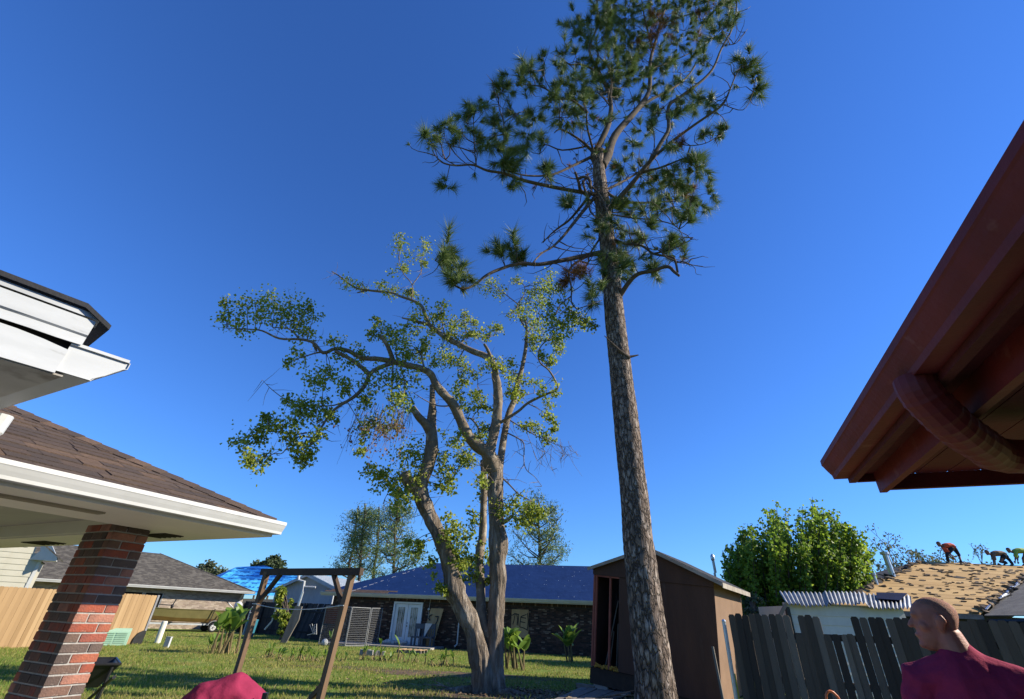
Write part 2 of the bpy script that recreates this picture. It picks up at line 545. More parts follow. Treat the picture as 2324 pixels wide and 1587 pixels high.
b = MB()                                            # bare shingle edge the tarpaulin leaves open
for k in range(2):
    b.beam(hp(-ov + 0.2 + k * 0.3, -ov + 0.10 + k * 0.22, EZ + 0.06 + k * 0.09), hp(3.9 + k * 0.5, -ov + 0.10 + k * 0.22, EZ + 0.06 + k * 0.09), 0.2, 0.02, up_n)
b.build('bare_roof_edge', M('old_deck', (0.10, 0.065, 0.045), (0.06, 0.04, 0.03), 5, 0.9), roof)
b = MB()
kgutter(b, hp(-ov, -ov, EZ - 0.14), hp(HW + ov, -ov, EZ - 0.14), hn, 0.15, 0.13)
b.build('gutter', m_trim, house)
b = MB()
b.obox(hp(HW / 2, -ov + 0.011, EZ - 0.10), ha * (HW / 2 + ov), hn * 0.01, V((0, 0, 0.1)))
b.build('fascia', m_trim, house)
b = MB()
s_, _ = hs(1041, 1420)
b.tube([hp(s_, -0.5, EZ - 0.14), hp(s_, -0.48, EZ - 0.2), hp(s_, -0.07, EZ - 0.42), hp(s_, -0.06, EZ - 0.6), hp(s_, -0.06, 0.25), hp(s_ - 0.1, -0.2, 0.12)], 0.045, 8)
b.build('downspout', m_white, house)
# french door
dr = MB()
dw = ds1 - ds0
dr.obox(hp(ds0 + 0.05, -0.05, 1.14), ha * 0.05, hn * 0.07, V((0, 0, 1.14)))
dr.obox(hp(ds1 - 0.05, -0.05, 1.14), ha * 0.05, hn * 0.07, V((0, 0, 1.14)))
dr.obox(hp((ds0 + ds1) / 2, -0.05, 2.23), ha * (dw / 2 - 0.1), hn * 0.07, V((0, 0, 0.05)))
dr.obox(hp((ds0 + ds1) / 2, -0.05, 0.09), ha * (dw / 2 - 0.1), hn * 0.08, V((0, 0, 0.09)))
door = dr.build('french_door', m_door, house)
half = (dw - 0.2) / 2
for k in (0, 1):
    l0 = ds0 + 0.1 + k * half
    lf = MB()
    g_ = 0.012
    lf.obox(hp(l0 + 0.09 + g_, 0.0, 1.18), ha * 0.09, hn * 0.025, V((0, 0, 0.99)))
    lf.obox(hp(l0 + half - 0.09 - g_, 0.0, 1.18), ha * 0.09, hn * 0.025, V((0, 0, 0.99)))
    lf.obox(hp(l0 + half / 2, 0.0, 2.08), ha * (half / 2 - 0.18 - g_), hn * 0.024, V((0, 0, 0.085)))
    lf.obox(hp(l0 + half / 2, 0.0, 0.32), ha * (half / 2 - 0.18 - g_), hn * 0.024, V((0, 0, 0.13)))
    lf.build('door_leaf', m_door, door)
    pn = MB()
    pn.obox(hp(l0 + half / 2, 0.005, 1.22), ha * (half / 2 - 0.185), hn * 0.008, V((0, 0, 0.775)))
    pn.build('pane', m_glass, door)
    for q in (-0.1, 0.02, 0.13):
        mt = MB()
        mt.obox(hp(l0 + half / 2 + q, -0.012, 1.22), ha * 0.006, hn * 0.006, V((0, 0, 0.77)))
        mt.build('glazing_bar', m_door, door)
hd_ = MB()
hd_.ball(hp(ds0 + 0.1 + half + 0.06, -0.06, 1.02), 0.035)
hd_.ball(hp(ds0 + 0.1 + half + 0.06, -0.055, 1.17), 0.028)
hd_.build('handle', m_black, door)
b = MB()
b.obox(hp((ws0 + ws1) / 2, -0.035, (wz0 + wz1) / 2), ha * (ws1 - ws0) / 2, hn * 0.012, V((0, 0, (wz1 - wz0) / 2)))
board = b.build('window_board', m_ply, house, label='plywood sheet over the window sprayed with black letters ME')
def strokes(lines, o, a, up, n, sx, r, name, parent):
    b = MB()
    for ln in lines:
        for i in range(len(ln) - 1):
            b.beam(o + a * ln[i][0] * sx + up * ln[i][1] * sx, o + a * ln[i + 1][0] * sx + up * ln[i + 1][1] * sx, r, 0.006, n)
        for q in ln: b.obox(o + a * q[0] * sx + up * q[1] * sx, a * r * 0.48, n * 0.0028, up * r * 0.48)
    return b.build(name, m_spray, parent)
m_spray = M('black_spray_paint', (0.012, 0.011, 0.012), rough=0.6)
UP = V((0, 0, 1))
LM = [[(0.02, 0.78), (0.10, 0.80), (0.18, 0.86), (0.30, 0.86)], [(0.22, 0.86), (0.16, 0.55), (0.10, 0.34)], [(0.30, 0.86), (0.36, 0.62), (0.34, 0.34)], [(0.30, 0.84), (0.42, 0.84), (0.40, 0.30)]]
LE = [[(0.86, 0.84), (0.62, 0.76), (0.54, 0.70), (0.84, 0.66)], [(0.56, 0.72), (0.52, 0.48), (0.50, 0.22)], [(0.52, 0.48), (0.80, 0.44)], [(0.50, 0.22), (0.72, 0.18), (0.92, 0.10)], [(0.94, 0.90), (0.98, 0.5), (0.94, 0.06)]]
strokes(LM + LE, hp(ws0, -0.052, wz0 + 0.30), ha, UP, hn, ws1 - ws0, 0.045, 'sprayed_letters', board)
b = MB()
s_, z_ = hs(974, 1383)
b.ball(hp(s_, -0.1, z_), 0.075)
b.tube([hp(s_ + 0.02, -0.03, z_ + 0.6), hp(s_, -0.05, z_)], 0.012, 6)
b.tube([hp(s_, -0.04, z_), hp(s_ - 0.02, -0.03, 0.9)], 0.012, 6)
b.build('wall_lamp', m_white, house)
# patio slab
b = MB()
sa, sb = hs(775, 1440)[0], hs(1010, 1440)[0]
b.slab([hp(sa, 0.0, 0.09), hp(sb, 0.0, 0.09), hp(sb, -2.3, 0.09), hp(sa, -2.3, 0.09)], 0.12)
o = b.build('patio', m_conc)
o['kind'] = 'structure'
# ---------------------------------------------------------------- pale brick house behind the boat
pb = [(0.34, 0.27, 0.20), (0.40, 0.32, 0.24), (0.30, 0.23, 0.17), (0.44, 0.36, 0.28), (0.36, 0.28, 0.22), (0.27, 0.21, 0.16)]
m_pbr_o = M('pale_brick', (0.3, 0.2, 0.1), rand=('obj', pb), rough=0.9)
m_pbr_i = M('pale_brick_far', (0.3, 0.2, 0.1), rand=('isl', pb), rough=0.9)
m_pmort = M('pale_mortar', (0.45, 0.40, 0.34), (0.38, 0.34, 0.28), 20, 0.95)
m_gsh = M('grey_shingles', (0.090, 0.080, 0.066), (0.055, 0.049, 0.042), 3.2, 0.95, 0.6, 20, stretch=(1, 1, 2.4), c3=(0.125, 0.112, 0.092), scale3=2.6, fac3=(0.5, 0.56))
LR = V((-20.75, 43.7, 2.75)); la = V((0.76, 0.65, 0)).normalized(); li = V((-0.65, 0.76, 0)).normalized()
lh = E('grey_roofed_house', 'pale brick house with weathered grey shingle hip roof behind the boat', 'house', V((-25, 42, 0)))
ap = LR + (li - la) * 6.8 + V((0, 0, 2.68))
rl = ap - la * 9
LL = LR - la * 22
b = MB()
def shingle_rows(bm, c0, c1, t0, t1, rows):         # stepped courses between an eave line and a ridge line
    for r in range(rows):
        q0, q1 = r / rows, (r + 1) / rows
        A_, B_ = c0.lerp(t0, q0), c1.lerp(t1, q0)
        C_, D_ = c1.lerp(t1, q1), c0.lerp(t0, q1)
        n = (B_ - A_).cross((t0 - c0) if (t0 - c0).length > 0.01 else (t1 - c1)).normalized()
        if n.z < 0: n = -n
        bm.add([A_ + n * 0.022, B_ + n * 0.022, C_ + n * 0.004, D_ + n * 0.004, A_ - n * 0.02, B_ - n * 0.02], [(0, 1, 2, 3), (4, 5, 1, 0)])
shingle_rows(b, LL, LR, rl, ap, 36)
shingle_rows(b, LR, LR + li * 13.6, ap, ap, 20)
shingle_rows(b, LR + li * 13.6, LL + li * 13.6, ap, rl, 10)
b.build('roof', m_gsh, lh)
b = MB()
b.tube([ap, LR + V((0, 0, 0.03))], 0.05, 6)
b.build('hip_cap', m_gsh, lh)
b = MB()
kgutter(b, LL + V((0, 0, -0.14)), LR + V((0, 0, -0.14)), -li, 0.17, 0.13)
kgutter(b, LR + V((0, 0, -0.14)), LR + li * 13 + V((0, 0, -0.14)), la, 0.17, 0.13)
b.build('gutter', m_white, lh)
b = MB()
b.slab([LL + V((0, 0, -0.1)), LR + V((0, 0, -0.1)), LR + li * 13.6 + V((0, 0, -0.1)), LL + li * 13.6 + V((0, 0, -0.1))], 0.03)
b.build('soffit', m_soffit, lh)
LW = 14.0
lwA = V((LR.x, LR.y, 0)) + li * 0.75 - la * (LW + 0.6)
wn = LW
win = [(LW - 8.2, LW - 6.9, 0.9, 2.3), (LW - 6.8, LW - 5.6, 0.9, 2.3)]
lw = brick_wall(lh, lwA, la, -li, LW, 2.62, win, m_pbr_o, m_pbr_i, m_pmort, 300, False, bl=0.24, bh=0.075, gap=0.014,
                view=lambda s, z: s > LW - 6 and z > 0.9)
for h in win:
    b = MB()
    b.obox(lwA + la * (h[0] + h[1]) / 2 + li * 0.06 + V((0, 0, 1.6)), la * (h[1] - h[0]) / 2, li * 0.02, V((0, 0, 0.7)))
    wv = b.build('window', m_dark, lh)
    b = MB()
    for q in (h[0] + 0.03, h[1] - 0.03): b.obox(lwA + la * q + li * 0.03 + V((0, 0, 1.6)), la * 0.03, li * 0.02, V((0, 0, 0.7)))
    b.build('frame', m_lgrey, wv)
b = MB()
b.obox(lwA + la * LW + li * 5 + V((0, 0, 1.3)), la * 0.1, li * 4.95, V((0, 0, 1.3)))
b.obox(lwA + la * 0.05 + li * 5 + V((0, 0, 1.3)), la * 0.05, li * 4.8, V((0, 0, 1.3)))
b.build('side_wall', m_pmort, lh)
b = MB()
q = lwA + la * (LW - 0.15) - li * 0.08
b.tube([q - li * 0.5 + V((0, 0, 2.6)), q - li * 0.4 + V((0, 0, 2.5)), q - li * 0.02 + V((0, 0, 2.1)), q + V((0, 0, 1.9)), q + V((0, 0, 0.2))], 0.07, 8)
b.build('downspout', m_white, lh)
# ---------------------------------------------------------------- cream siding house at the far left
m_sid = M('cream_siding', (0.46, 0.43, 0.34), (0.42, 0.39, 0.30), 2, 0.6)
sY = 27.5
sh = E('cream_siding_house', 'cream lap siding house wall with white corner trim behind the new fence', 'house', V((-28, 28, 0)))
c0 = P(62, 1330, sY); c0.z = 0
sa_ = V((0.80, 0.60, 0)).normalized(); sn = V((0.60, -0.80, 0)).normalized()
topz = P(58, 1270, sY).z
me = None
for k in range(17):
    z = 0.1 + k * (topz + 1.4 - 0.1) / 17
    hgt = (topz + 1.4 - 0.1) / 17
    ln = 8.0 if z < topz else 8.0 - (z - topz) * 1.2
    if me is None: me = boxmesh('siding_board', 8.0, 0.03, hgt * 1.12, m_sid)
    R = frame(sa_, -sn) @ Matrix.Rotation(math.radians(-5), 3, 'X')
    piece('siding_board', me, sh, c0 - sa_ * (8.0 - ln / 2 if False else (8.0 - ln) + ln / 2 + 0.06) + sn * 0.02 + V((0, 0, z + hgt / 2)), R, (ln / 8.0, 1, 1))
b = MB()
b.obox(c0 + sn * 0.03 + V((0, 0, topz / 2)), sa_ * 0.07, sn * 0.04, V((0, 0, topz / 2)))
b.build('corner_trim', m_white, sh)
b = MB()
b.obox(c0 - sa_ * 4 - sn * 1.5 + V((0, 0, topz / 2)), sa_ * 3.95, sn * 1.4, V((0, 0, topz / 2)))
b.build('wall', m_sid, sh)
q0 = P(66, 1270, sY - 0.3); q1 = P(124, 1276, sY - 0.3)
b = MB()
qa = (q1 - q0); qa.z = 0; qa.normalize()
b.prism([q0, q0 + qa * 1.45 + V((0, 0, -0.02)), q0 + qa * 1.45 + V((0, 0, 0.12)), q0 + qa * 0.55 + V((0, 0, 1.0)), q0 + qa * 0.05 + V((0, 0, 1.0)), q0 + qa * 0.35 + V((0, 0, 0.45))], -sn * 0.7)
b.build('eave_return', m_white, sh)
b = MB()
rA = q0 + qa * 1.6 + V((0, 0, 0.14))
b.slab([rA, rA - qa * 3.2 + V((0, 0, 1.75)), rA - qa * 3.2 + V((0, 0, 1.75)) - sn * 3, rA - sn * 3], 0.06)
b.slab([c0 + sa_ * 0.02 - sn * 0.3 + V((0, 0, topz - 0.02)), c0 - sn * 3 + sa_ * 0.02 + V((0, 0, topz - 0.02)), c0 - sn * 3 - sa_ * 3 + V((0, 0, topz + 1.5)), c0 - sa_ * 3 - sn * 0.3 + V((0, 0, topz + 1.5))], 0.06)
b.build('roof', m_gsh, sh)
# ---------------------------------------------------------------- far house under printed light blue tarpaulin
m_lb = bpy.data.materials.new('printed_tarpaulin'); m_lb.use_nodes = True
t = m_lb.node_tree; N = t.nodes; L = t.links
tc = N.new('ShaderNodeTexCoord')
mp = N.new('ShaderNodeMapping'); mp.inputs['Scale'].default_value = (0.55, 0.55, 0.0); mp.inputs['Rotation'].default_value = (0, 0, 0.1)
L.new(tc.outputs['Object'], mp.inputs[0])
nz = N.new('ShaderNodeTexNoise'); nz.inputs['Scale'].default_value = 2.6; nz.inputs['Detail'].default_value = 3
mp2 = N.new('ShaderNodeMapping'); mp2.inputs['Scale'].default_value = (1.0, 0.5, 1.6)
L.new(tc.outputs['Object'], mp2.inputs[0]); L.new(mp2.outputs[0], nz.inputs[0])
sx = N.new('ShaderNodeSeparateXYZ'); L.new(tc.outputs['Object'], sx.inputs[0])
sn_ = N.new('ShaderNodeMath'); sn_.operation = 'SINE'
ml = N.new('ShaderNodeMath'); ml.operation = 'MULTIPLY'; ml.inputs[1].default_value = 15.0
L.new(sx.outputs['Z'], ml.inputs[0]); L.new(ml.outputs[0], sn_.inputs[0])
gt = N.new('ShaderNodeMath'); gt.operation = 'GREATER_THAN'; gt.inputs[1].default_value = 0.35; L.new(sn_.outputs[0], gt.inputs[0])
g2 = N.new('ShaderNodeMath'); g2.operation = 'GREATER_THAN'; g2.inputs[1].default_value = 0.47; L.new(nz.outputs[0], g2.inputs[0])
mm = N.new('ShaderNodeMath'); mm.operation = 'MULTIPLY'; L.new(gt.outputs[0], mm.inputs[0]); L.new(g2.outputs[0], mm.inputs[1])
mx = N.new('ShaderNodeMix'); mx.data_type = 'RGBA'; mx.inputs[6].default_value = (0.085, 0.48, 0.86, 1); mx.inputs[7].default_value = (0.012, 0.10, 0.33, 1)
L.new(mm.outputs[0], mx.inputs[0]); L.new(mx.outputs[2], N['Principled BSDF'].inputs['Base Color'])
N['Principled BSDF'].inputs['Roughness'].default_value = 0.45
fb = E('blue_tarped_house', 'far house with bright light blue printed tarpaulin roof beyond the grey shingles', 'house', V((-27, 58, 0)))
apx = P(536, 1287, 60)
rdg = P(600, 1284, 62)
e0, e1, e2 = P(440, 1347, 52), P(850, 1358, 50), P(455, 1322, 66)
b = MB()
def rumple(c00, c10, c01, c11, nu, nv, amp):
    n0 = len(b.v)
    for j in range(nv + 1):
        for i in range(nu + 1):
            s, t_ = i / nu, j / nv
            p = (c00 * (1 - s) + c10 * s) * (1 - t_) + (c01 * (1 - s) + c11 * s) * t_
            b.v.append(p + V((0, -0.4, 0.9)) * (amp * noise.noise(p * 1.1) if 0 < j < nv and 0 < i < nu else 0))
    for j in range(nv):
        for i in range(nu):
            q = n0 + j * (nu + 1) + i
            b.f.append((q, q + 1, q + 2 + nu, q + 1 + nu))
rumple(e0, e1, apx, rdg, 30, 12, 0.12)
rumple(e2, e0, apx, apx, 8, 8, 0.1)
b.build('roof_tarpaulin', m_lb, fb, smooth=False)
b = MB()
w0, w1 = e0 + V((1, 0.6, -0.3)), e1 + V((-1, 0.6, -0.3))
b.prism([V((w0.x, w0.y, 0)), V((w1.x, w1.y, 0)), w1, w0], V((0.5, 5, 0)))
b.build('wall', m_pmort, fb)
# ---------------------------------------------------------------- grey board outbuilding with ribbed white metal roof
m_gsid = M('grey_boards', (0.36, 0.37, 0.38), (0.30, 0.31, 0.32), 3, 0.7, stretch=(1, 1, 0.3))
m_wroof = M('white_metal_roof', (0.68, 0.70, 0.68), (0.6, 0.62, 0.60), 2, 0.4)
ob = E('outbuilding', 'grey board outbuilding with a gable front and ribbed white metal roof', 'outbuilding', V((-16, 44, 0)))
gA, gL, gR = P(702, 1302, 42), P(612, 1343, 42.6), P(766, 1334, 41.6)
b = MB()
zr = gL.z
pts = [V((gL.x + 0.45, gL.y, 0)), V((gR.x - 0.2, gR.y, 0)), V((gR.x - 0.2, gR.y, gR.z - 0.12)), gA + V((0, 0, -0.12)), V((gL.x + 0.45, gL.y, gL.z + 0.02))]
back = V((1.9, 8.0, 0.0))
b.prism(pts, back * 0.97)
wl = b.build('wall', m_gsid, ob)
gdir = (pts[1] - pts[0]).normalized(); gn = V((gdir.y, -gdir.x, 0))
ww = (pts[1] - pts[0]).length
nb = 20
me = boxmesh('siding_board', ww / nb - 0.02, 0.03, 1.0, m_gsid)
for k in range(nb):
    s = (k + 0.5) / nb
    p = pts[0].lerp(pts[1], s)
    xa = (gA.x - pts[0].x) / (pts[1].x - pts[0].x)
    tz = pts[4].z + (gA.z - 0.14 - pts[4].z) * min(1, s / xa) if s < xa else pts[2].z + (gA.z - 0.14 - pts[2].z) * (1 - s) / (1 - xa)
    tz -= 0.06
    piece('siding_board', me, wl, p + gn * 0.018 + V((0, 0, tz / 2)), frame(gdir, -gn), (1, 1, tz))
b = MB()
b.slab([gA + gn * 0.3, gR + gn * 0.3 + V((0.2, 0, -0.1)), gR + back + V((0.2, 0, -0.1)), gA + back], 0.05)
b.slab([gA + gn * 0.3 + V((0, 0, 0.003)), gL + gn * 0.3, gL + back, gA + back + V((0, 0, 0.003))], 0.05)
rf = b.build('roof', m_wroof, ob)
for k in range(26):
    s = k / 25
    b = MB()
    b.beam((gA + gn * 0.3).lerp(gA + back, s) + V((0, 0, 0.03)), (gR + gn * 0.3 + V((0.2, 0, -0.1))).lerp(gR + back + V((0.2, 0, -0.1)), s) + V((0, 0, 0.03)), 0.06, 0.06)
    b.build('roof_rib', m_wroof, rf)
b = MB()
b.beam(gA + gn * 0.31 + V((0, 0, -0.12)), gL + gn * 0.31 + V((0, 0, -0.12)), 0.05, 0.2)
b.beam(gA + gn * 0.31 + V((0, 0, -0.13)), gR + gn * 0.31 + V((0.2, 0, -0.22)), 0.05, 0.2)
b.build('rake_board', m_lgrey, ob)
b = MB()
q = [P(678, 1303, 41.4), P(677, 1317, 41.4), P(690, 1320, 41.4), P(686, 1345, 41.4)]
b.tube(q, 0.12, 8)
q = [P(689, 1332, 41.4), P(716, 1333, 41.4)]
b.tube(q, 0.08, 8)
b.build('vent_pipe', m_lgrey, ob)
# ---------------------------------------------------------------- porch with brick pillar (left)
ZS = 2.27
pg = V((0.44, 0.90, 0)).normalized(); ph = V((-0.90, 0.44, 0)).normalized()
pc = V((-2.37, 5.11, 0))
porch = E('porch', 'open porch with brown shingle hip roof, white gutter and one brick pillar', 'porch', V((-3.7, 4.9, 0)))
def pp(s, d, z): return pc - pg * s + ph * d + V((0, 0, z))      # s back along the near gutter, d inward
m_brs = M('brown_shingle', (0.1, 0.06, 0.04), (0.05, 0.035, 0.028), 14, 0.95, 0.6, 90, rand=('obj', [(0.085, 0.058, 0.044), (0.07, 0.05, 0.04), (0.10, 0.068, 0.048), (0.078, 0.054, 0.042), (0.062, 0.046, 0.038), (0.13, 0.083, 0.055), (0.09, 0.064, 0.05)]))
m_brd = M('brown_roof_base', (0.05, 0.036, 0.03), (0.035, 0.026, 0.022), 10, 0.95)
pitch = math.atan2(0.80, 1.84)
tp = math.tan(pitch)
zr0 = ZS + 0.10
DEP = 3.6
LEN = 7.0
b = MB()
b.add([pp(0.02, 0.02, zr0), pp(LEN, 0.02, zr0), pp(LEN, DEP, zr0 + tp * DEP), pp(DEP, DEP, zr0 + tp * DEP)], [(0, 1, 2, 3)])
b.add([pp(0.02, 0.02, zr0), pp(0.02, 9, zr0), pp(DEP, 9, zr0 + tp * DEP), pp(DEP, DEP, zr0 + tp * DEP)], [(0, 3, 2, 1)])
proof = b.build('roof', m_brd, porch)
nrm = (V((0, 0, 1)) * math.cos(pitch) - ph * math.sin(pitch)).normalized()
upv = (ph * math.cos(pitch) + V((0, 0, 1)) * math.sin(pitch)).normalized()
import bmesh
def shingle_mesh(w, h, t):
    me = bpy.data.meshes.new('shingle')
    vs = [(-w / 2, 0, 0), (w / 2, 0, 0), (w / 2, h, 0), (-w / 2, h, 0), (-w / 2, 0, t), (w / 2, 0, t), (w / 2, h, t * 0.35), (-w / 2, h, t * 0.35)]
    me.from_pydata(vs, [], [(4, 5, 6, 7), (0, 4, 7, 3), (1, 2, 6, 5), (0, 1, 5, 4), (3, 7, 6, 2), (0, 3, 2, 1)])
    me.materials.append(m_brs)
    return me
sw, ex = 0.27, 0.145
ms = shingle_mesh(sw - 0.004, ex * 1.12, 0.011)
random.seed(3)
R = Matrix((-pg, upv, nrm)).transposed()
rows = 20
cnt = 0
for r in range(rows):
    d0 = 0.015 + r * ex * math.cos(pitch)
    s = d0 + 0.02 + U(0, 0.12)                      # starts at the hip line
    while s < 4.3 and cnt < 300:
        wv = random.choice((0.75, 1.0, 1.25))
        q = pp(s + sw * wv / 2, d0, zr0 + tp * d0) + nrm * U(0.003, 0.007)
        if -60 < (CX + FPX * (q - CC).dot(CR) / (q - CC).dot(CF)) < 720:
            piece('shingle', ms, proof, q, R, (wv, 1, U(0.8, 1.5)))
            cnt += 1
        s += sw * wv
hipd = (pp(DEP, DEP, zr0 + tp * DEP) - pp(0, 0, zr0)).normalized()
mc = bpy.data.meshes.new('hip_cap')
mc.from_pydata([(0, 0, 0.02), (0.30, 0, 0.008), (0, 0.13, -0.035), (0.30, 0.13, -0.047), (0, -0.13, -0.035), (0.30, -0.13, -0.047), (0, 0, 0.005), (0, 0.13, -0.05), (0, -0.13, -0.05)], [], [(0, 1, 3, 2), (0, 4, 5, 1), (0, 2, 7, 6), (0, 6, 8, 4)])
mc.materials.append(m_brs)
hx = hipd; hy = V((0, 0, 1)).cross(hx).normalized(); hz = hx.cross(hy)
Rh = Matrix((hx, hy, hz)).transposed()
k = 0.0
while k < 4.4:
    piece('hip_cap', mc, proof, pp(0.03, 0.03, zr0) + hipd * k + V((0, 0, 0.035)), Rh)
    k += 0.17
b = MB()
kgutter(b, pp(0.0, 0.0, ZS - 0.005), pp(LEN, 0.0, ZS - 0.005), -ph, 0.115, 0.11)
b.build('gutter', m_white, porch)
b = MB()
b.obox(pp(LEN / 2, 0.012, ZS + 0.055), pg * LEN / 2, ph * 0.01, V((0, 0, 0.06)))
b.obox(pp(0.012, 4.5, ZS + 0.05), ph * 4.47, pg * 0.01, V((0, 0, 0.055)))
b.build('fascia', m_white, porch)
# soffit ring round a recessed ceiling
b = MB()
i0, i1 = 1.05, 0.62                                 # inset from the near gutter and from the far edge
b.slab([pp(0.026, 0.026, ZS), pp(LEN, 0.026, ZS), pp(LEN, i0, ZS), pp(0.026, i0, ZS)], 0.03)
b.slab([pp(0.026, i0, ZS), pp(i1, i0, ZS), pp(i1, 9, ZS), pp(0.026, 9, ZS)], 0.03)
b.build('soffit', m_soffit, porch)
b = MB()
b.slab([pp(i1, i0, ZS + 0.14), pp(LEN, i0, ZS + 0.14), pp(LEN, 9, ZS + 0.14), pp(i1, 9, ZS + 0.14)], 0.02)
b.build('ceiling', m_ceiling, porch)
b = MB()
b.obox(pp((i1 + LEN) / 2, i0 + 0.02, ZS + 0.06), pg * (LEN - i1) / 2, ph * 0.018, V((0, 0, 0.075)))
b.obox(pp(i1 + 0.02, (i0 + 9) / 2, ZS + 0.06), ph * (9 - i0) / 2, pg * 0.018, V((0, 0, 0.075)))
b.build('ceiling_trim', m_soffit, porch)
def vent(s0, s1, d0, d1, m):
    b = MB()
    b.slab([pp(s0, d0, ZS - 0.031), pp(s1, d0, ZS - 0.031), pp(s1, d1, ZS - 0.031), pp(s0, d1, ZS - 0.031)], 0.008)
    f = b.build('soffit_vent', m, porch)
    for q in range(5):
        b = MB()
        t_ = (q + 0.5) / 5
        b.beam(pp(s0, d0 + (d1 - d0) * t_, ZS - 0.042), pp(s1, d0 + (d1 - d0) * t_, ZS - 0.042), 0.012, 0.006)
        b.build('slat', m, f)
m_vent = M('vent_screen', (0.03, 0.024, 0.015), rough=0.8)
m_ventw = M('vent_tan', (0.30, 0.26, 0.19), rough=0.8)
q = G(370, 1208, ZS); r_ = q - pc
s_, d_ = -r_.dot(pg), r_.dot(ph)
vent(s_ - 0.10, s_ + 0.10, d_ - 0.22, d_ + 0.22, m_vent)
q = G(102, 1226, ZS); r_ = q - pc
s_, d_ = -r_.dot(pg), r_.dot(ph)
vent(s_ - 0.12, s_ + 0.12, d_ - 0.30, d_ + 0.30, m_vent)
q = G(105, 1131, ZS); r_ = q - pc
s_, d_ = -r_.dot(pg), r_.dot(ph)
vent(s_ - 0.40, s_ + 0.40, d_ - 0.06, d_ + 0.06, m_ventw)
# pillar
br = [(0.30, 0.075, 0.042), (0.17, 0.095, 0.068), (0.34, 0.105, 0.058), (0.10, 0.068, 0.055), (0.14, 0.088, 0.066), (0.12, 0.085, 0.07), (0.28, 0.08, 0.052), (0.085, 0.062, 0.052), (0.36, 0.16, 0.11), (0.19, 0.09, 0.06)]
m_rbr = M('red_brick', (0.3, 0.1, 0.05), (0.05, 0.04, 0.04), 7, 0.9, 0.6, 70, rand=('obj', br), c3=(0.42, 0.34, 0.28), scale3=16, fac3=(0.62, 0.8))
m_mort = M('mortar', (0.36, 0.34, 0.31), (0.28, 0.26, 0.24), 30, 0.95, 0.5, 90)
q0 = V((-3.78, 4.77, 0))
PWd, PDp = 0.325, 0.52                               # along pg (lit face), along ph (shaded face)
b = MB()
b.obox(q0 + pg * PWd / 2 + ph * PDp / 2 + V((0, 0, ZS / 2 - 0.02)), pg * (PWd / 2 - 0.008), ph * (PDp / 2 - 0.008), V((0, 0, ZS / 2 - 0.02)))
pil = b.build('pillar', m_mort, porch)
mbk = boxmesh('brick', 1.0, 1.0, 1.0, m_rbr, 0.0)
mbk = bpy.data.meshes.new('brick')
bm = bmesh.new(); bmesh.ops.create_cube(bm, size=1)
for v in bm.verts: v.co = V((v.co.x * 0.21, v.co.y * 0.09, v.co.z * 0.064))
bmesh.ops.bevel(bm, geom=list(bm.edges), offset=0.004, segments=1, affect='EDGES')
bm.to_mesh(mbk); bm.free(); mbk.materials.append(m_rbr)
CO = 0.0765
Rg, Rhh = frame(pg, -ph), frame(ph, pg)
k = 0
zc = ZS - 0.04
def lay(c, R, ln): piece('brick', mbk, pil, c + V((U(-0.002, 0.002), U(-0.002, 0.002), 0)), R, (ln / 0.21, 1, 1))
while zc > 0.03:
    pat = (0.105, 0.21) if k % 2 == 0 else (0.21, 0.105)
    for side in (0, 1):
        if zc < 0.45 and side == 1: continue
        x = 0.0
        for ln in pat:
            lay(q0 + pg * (x + ln / 2) + ph * (0.045 if side == 0 else PDp - 0.045) + V((0, 0, zc)), Rg, ln)
            x += ln + 0.0095
        pat2 = (0.165, 0.165) if k % 2 == 0 else (0.08, 0.165, 0.075)
        x = 0.10
        for ln in pat2:
            if side == 0: lay(q0 + pg * 0.045 + ph * (x + ln / 2) + V((0, 0, zc)), Rhh, ln)
            elif zc > 0.6: lay(q0 + pg * (PWd - 0.045) + ph * (x + ln / 2) + V((0, 0, zc)), Rhh, ln)
            x += ln + 0.0095
    zc -= CO
    k += 1
# ---------------------------------------------------------------- white boxed eave corner (upper left)
wz = 2.45
wa = V((0.66, 0.75, 0)).normalized(); wb = V((-0.89, 0.455, 0)).normalized()
wc = V((-1.99, 1.80, wz))                            # bottom of the fascia at its corner
wn_ = V((wa.y, -wa.x, 0))                            # fascia faces the camera side
eave = E('house_eave', 'white boxed house eave corner with torn fascia wrap and open gutter end', 'eave', V((-2.6, 2.0, 0)))
m_wd = M('white_alu', (0.48, 0.49, 0.48), (0.43, 0.44, 0.43), 5, 0.4, c3=(0.30, 0.30, 0.28), scale3=11, fac3=(0.64, 0.78), stretch=(0.6, 0.6, 3))
def wp(s, o, z): return wc + wa * s + wn_ * o + V((0, 0, z))
b = MB()
n0 = 24
pts = []
L_ = 2.2
for i in range(n0 + 1):                              # lower fascia wrap with a buckled top edge
    s = -L_ + L_ * i / n0
    pts.append(wp(s, 0.0, 0.135 + 0.012 * noise.noise(V((s * 6, 0, 0))) - (0.02 if s > -0.06 else 0)))
b.prism([wp(-L_, 0, 0), wp(0, 0, 0)] + pts[::-1], -wn_ * 0.012)
b.build('fascia', m_wd, eave)
b = MB()
b.obox(wp(-L_ / 2 + 0.02, -0.035, 0.145), wa * (L_ / 2 - 0.0), wn_ * 0.01, V((0, 0, 0.14)))  # near-black strip: the shade inside the fascia gap put into colour
b.build('gap_shade_strip', m_dark, eave)
b = MB()
pts = []
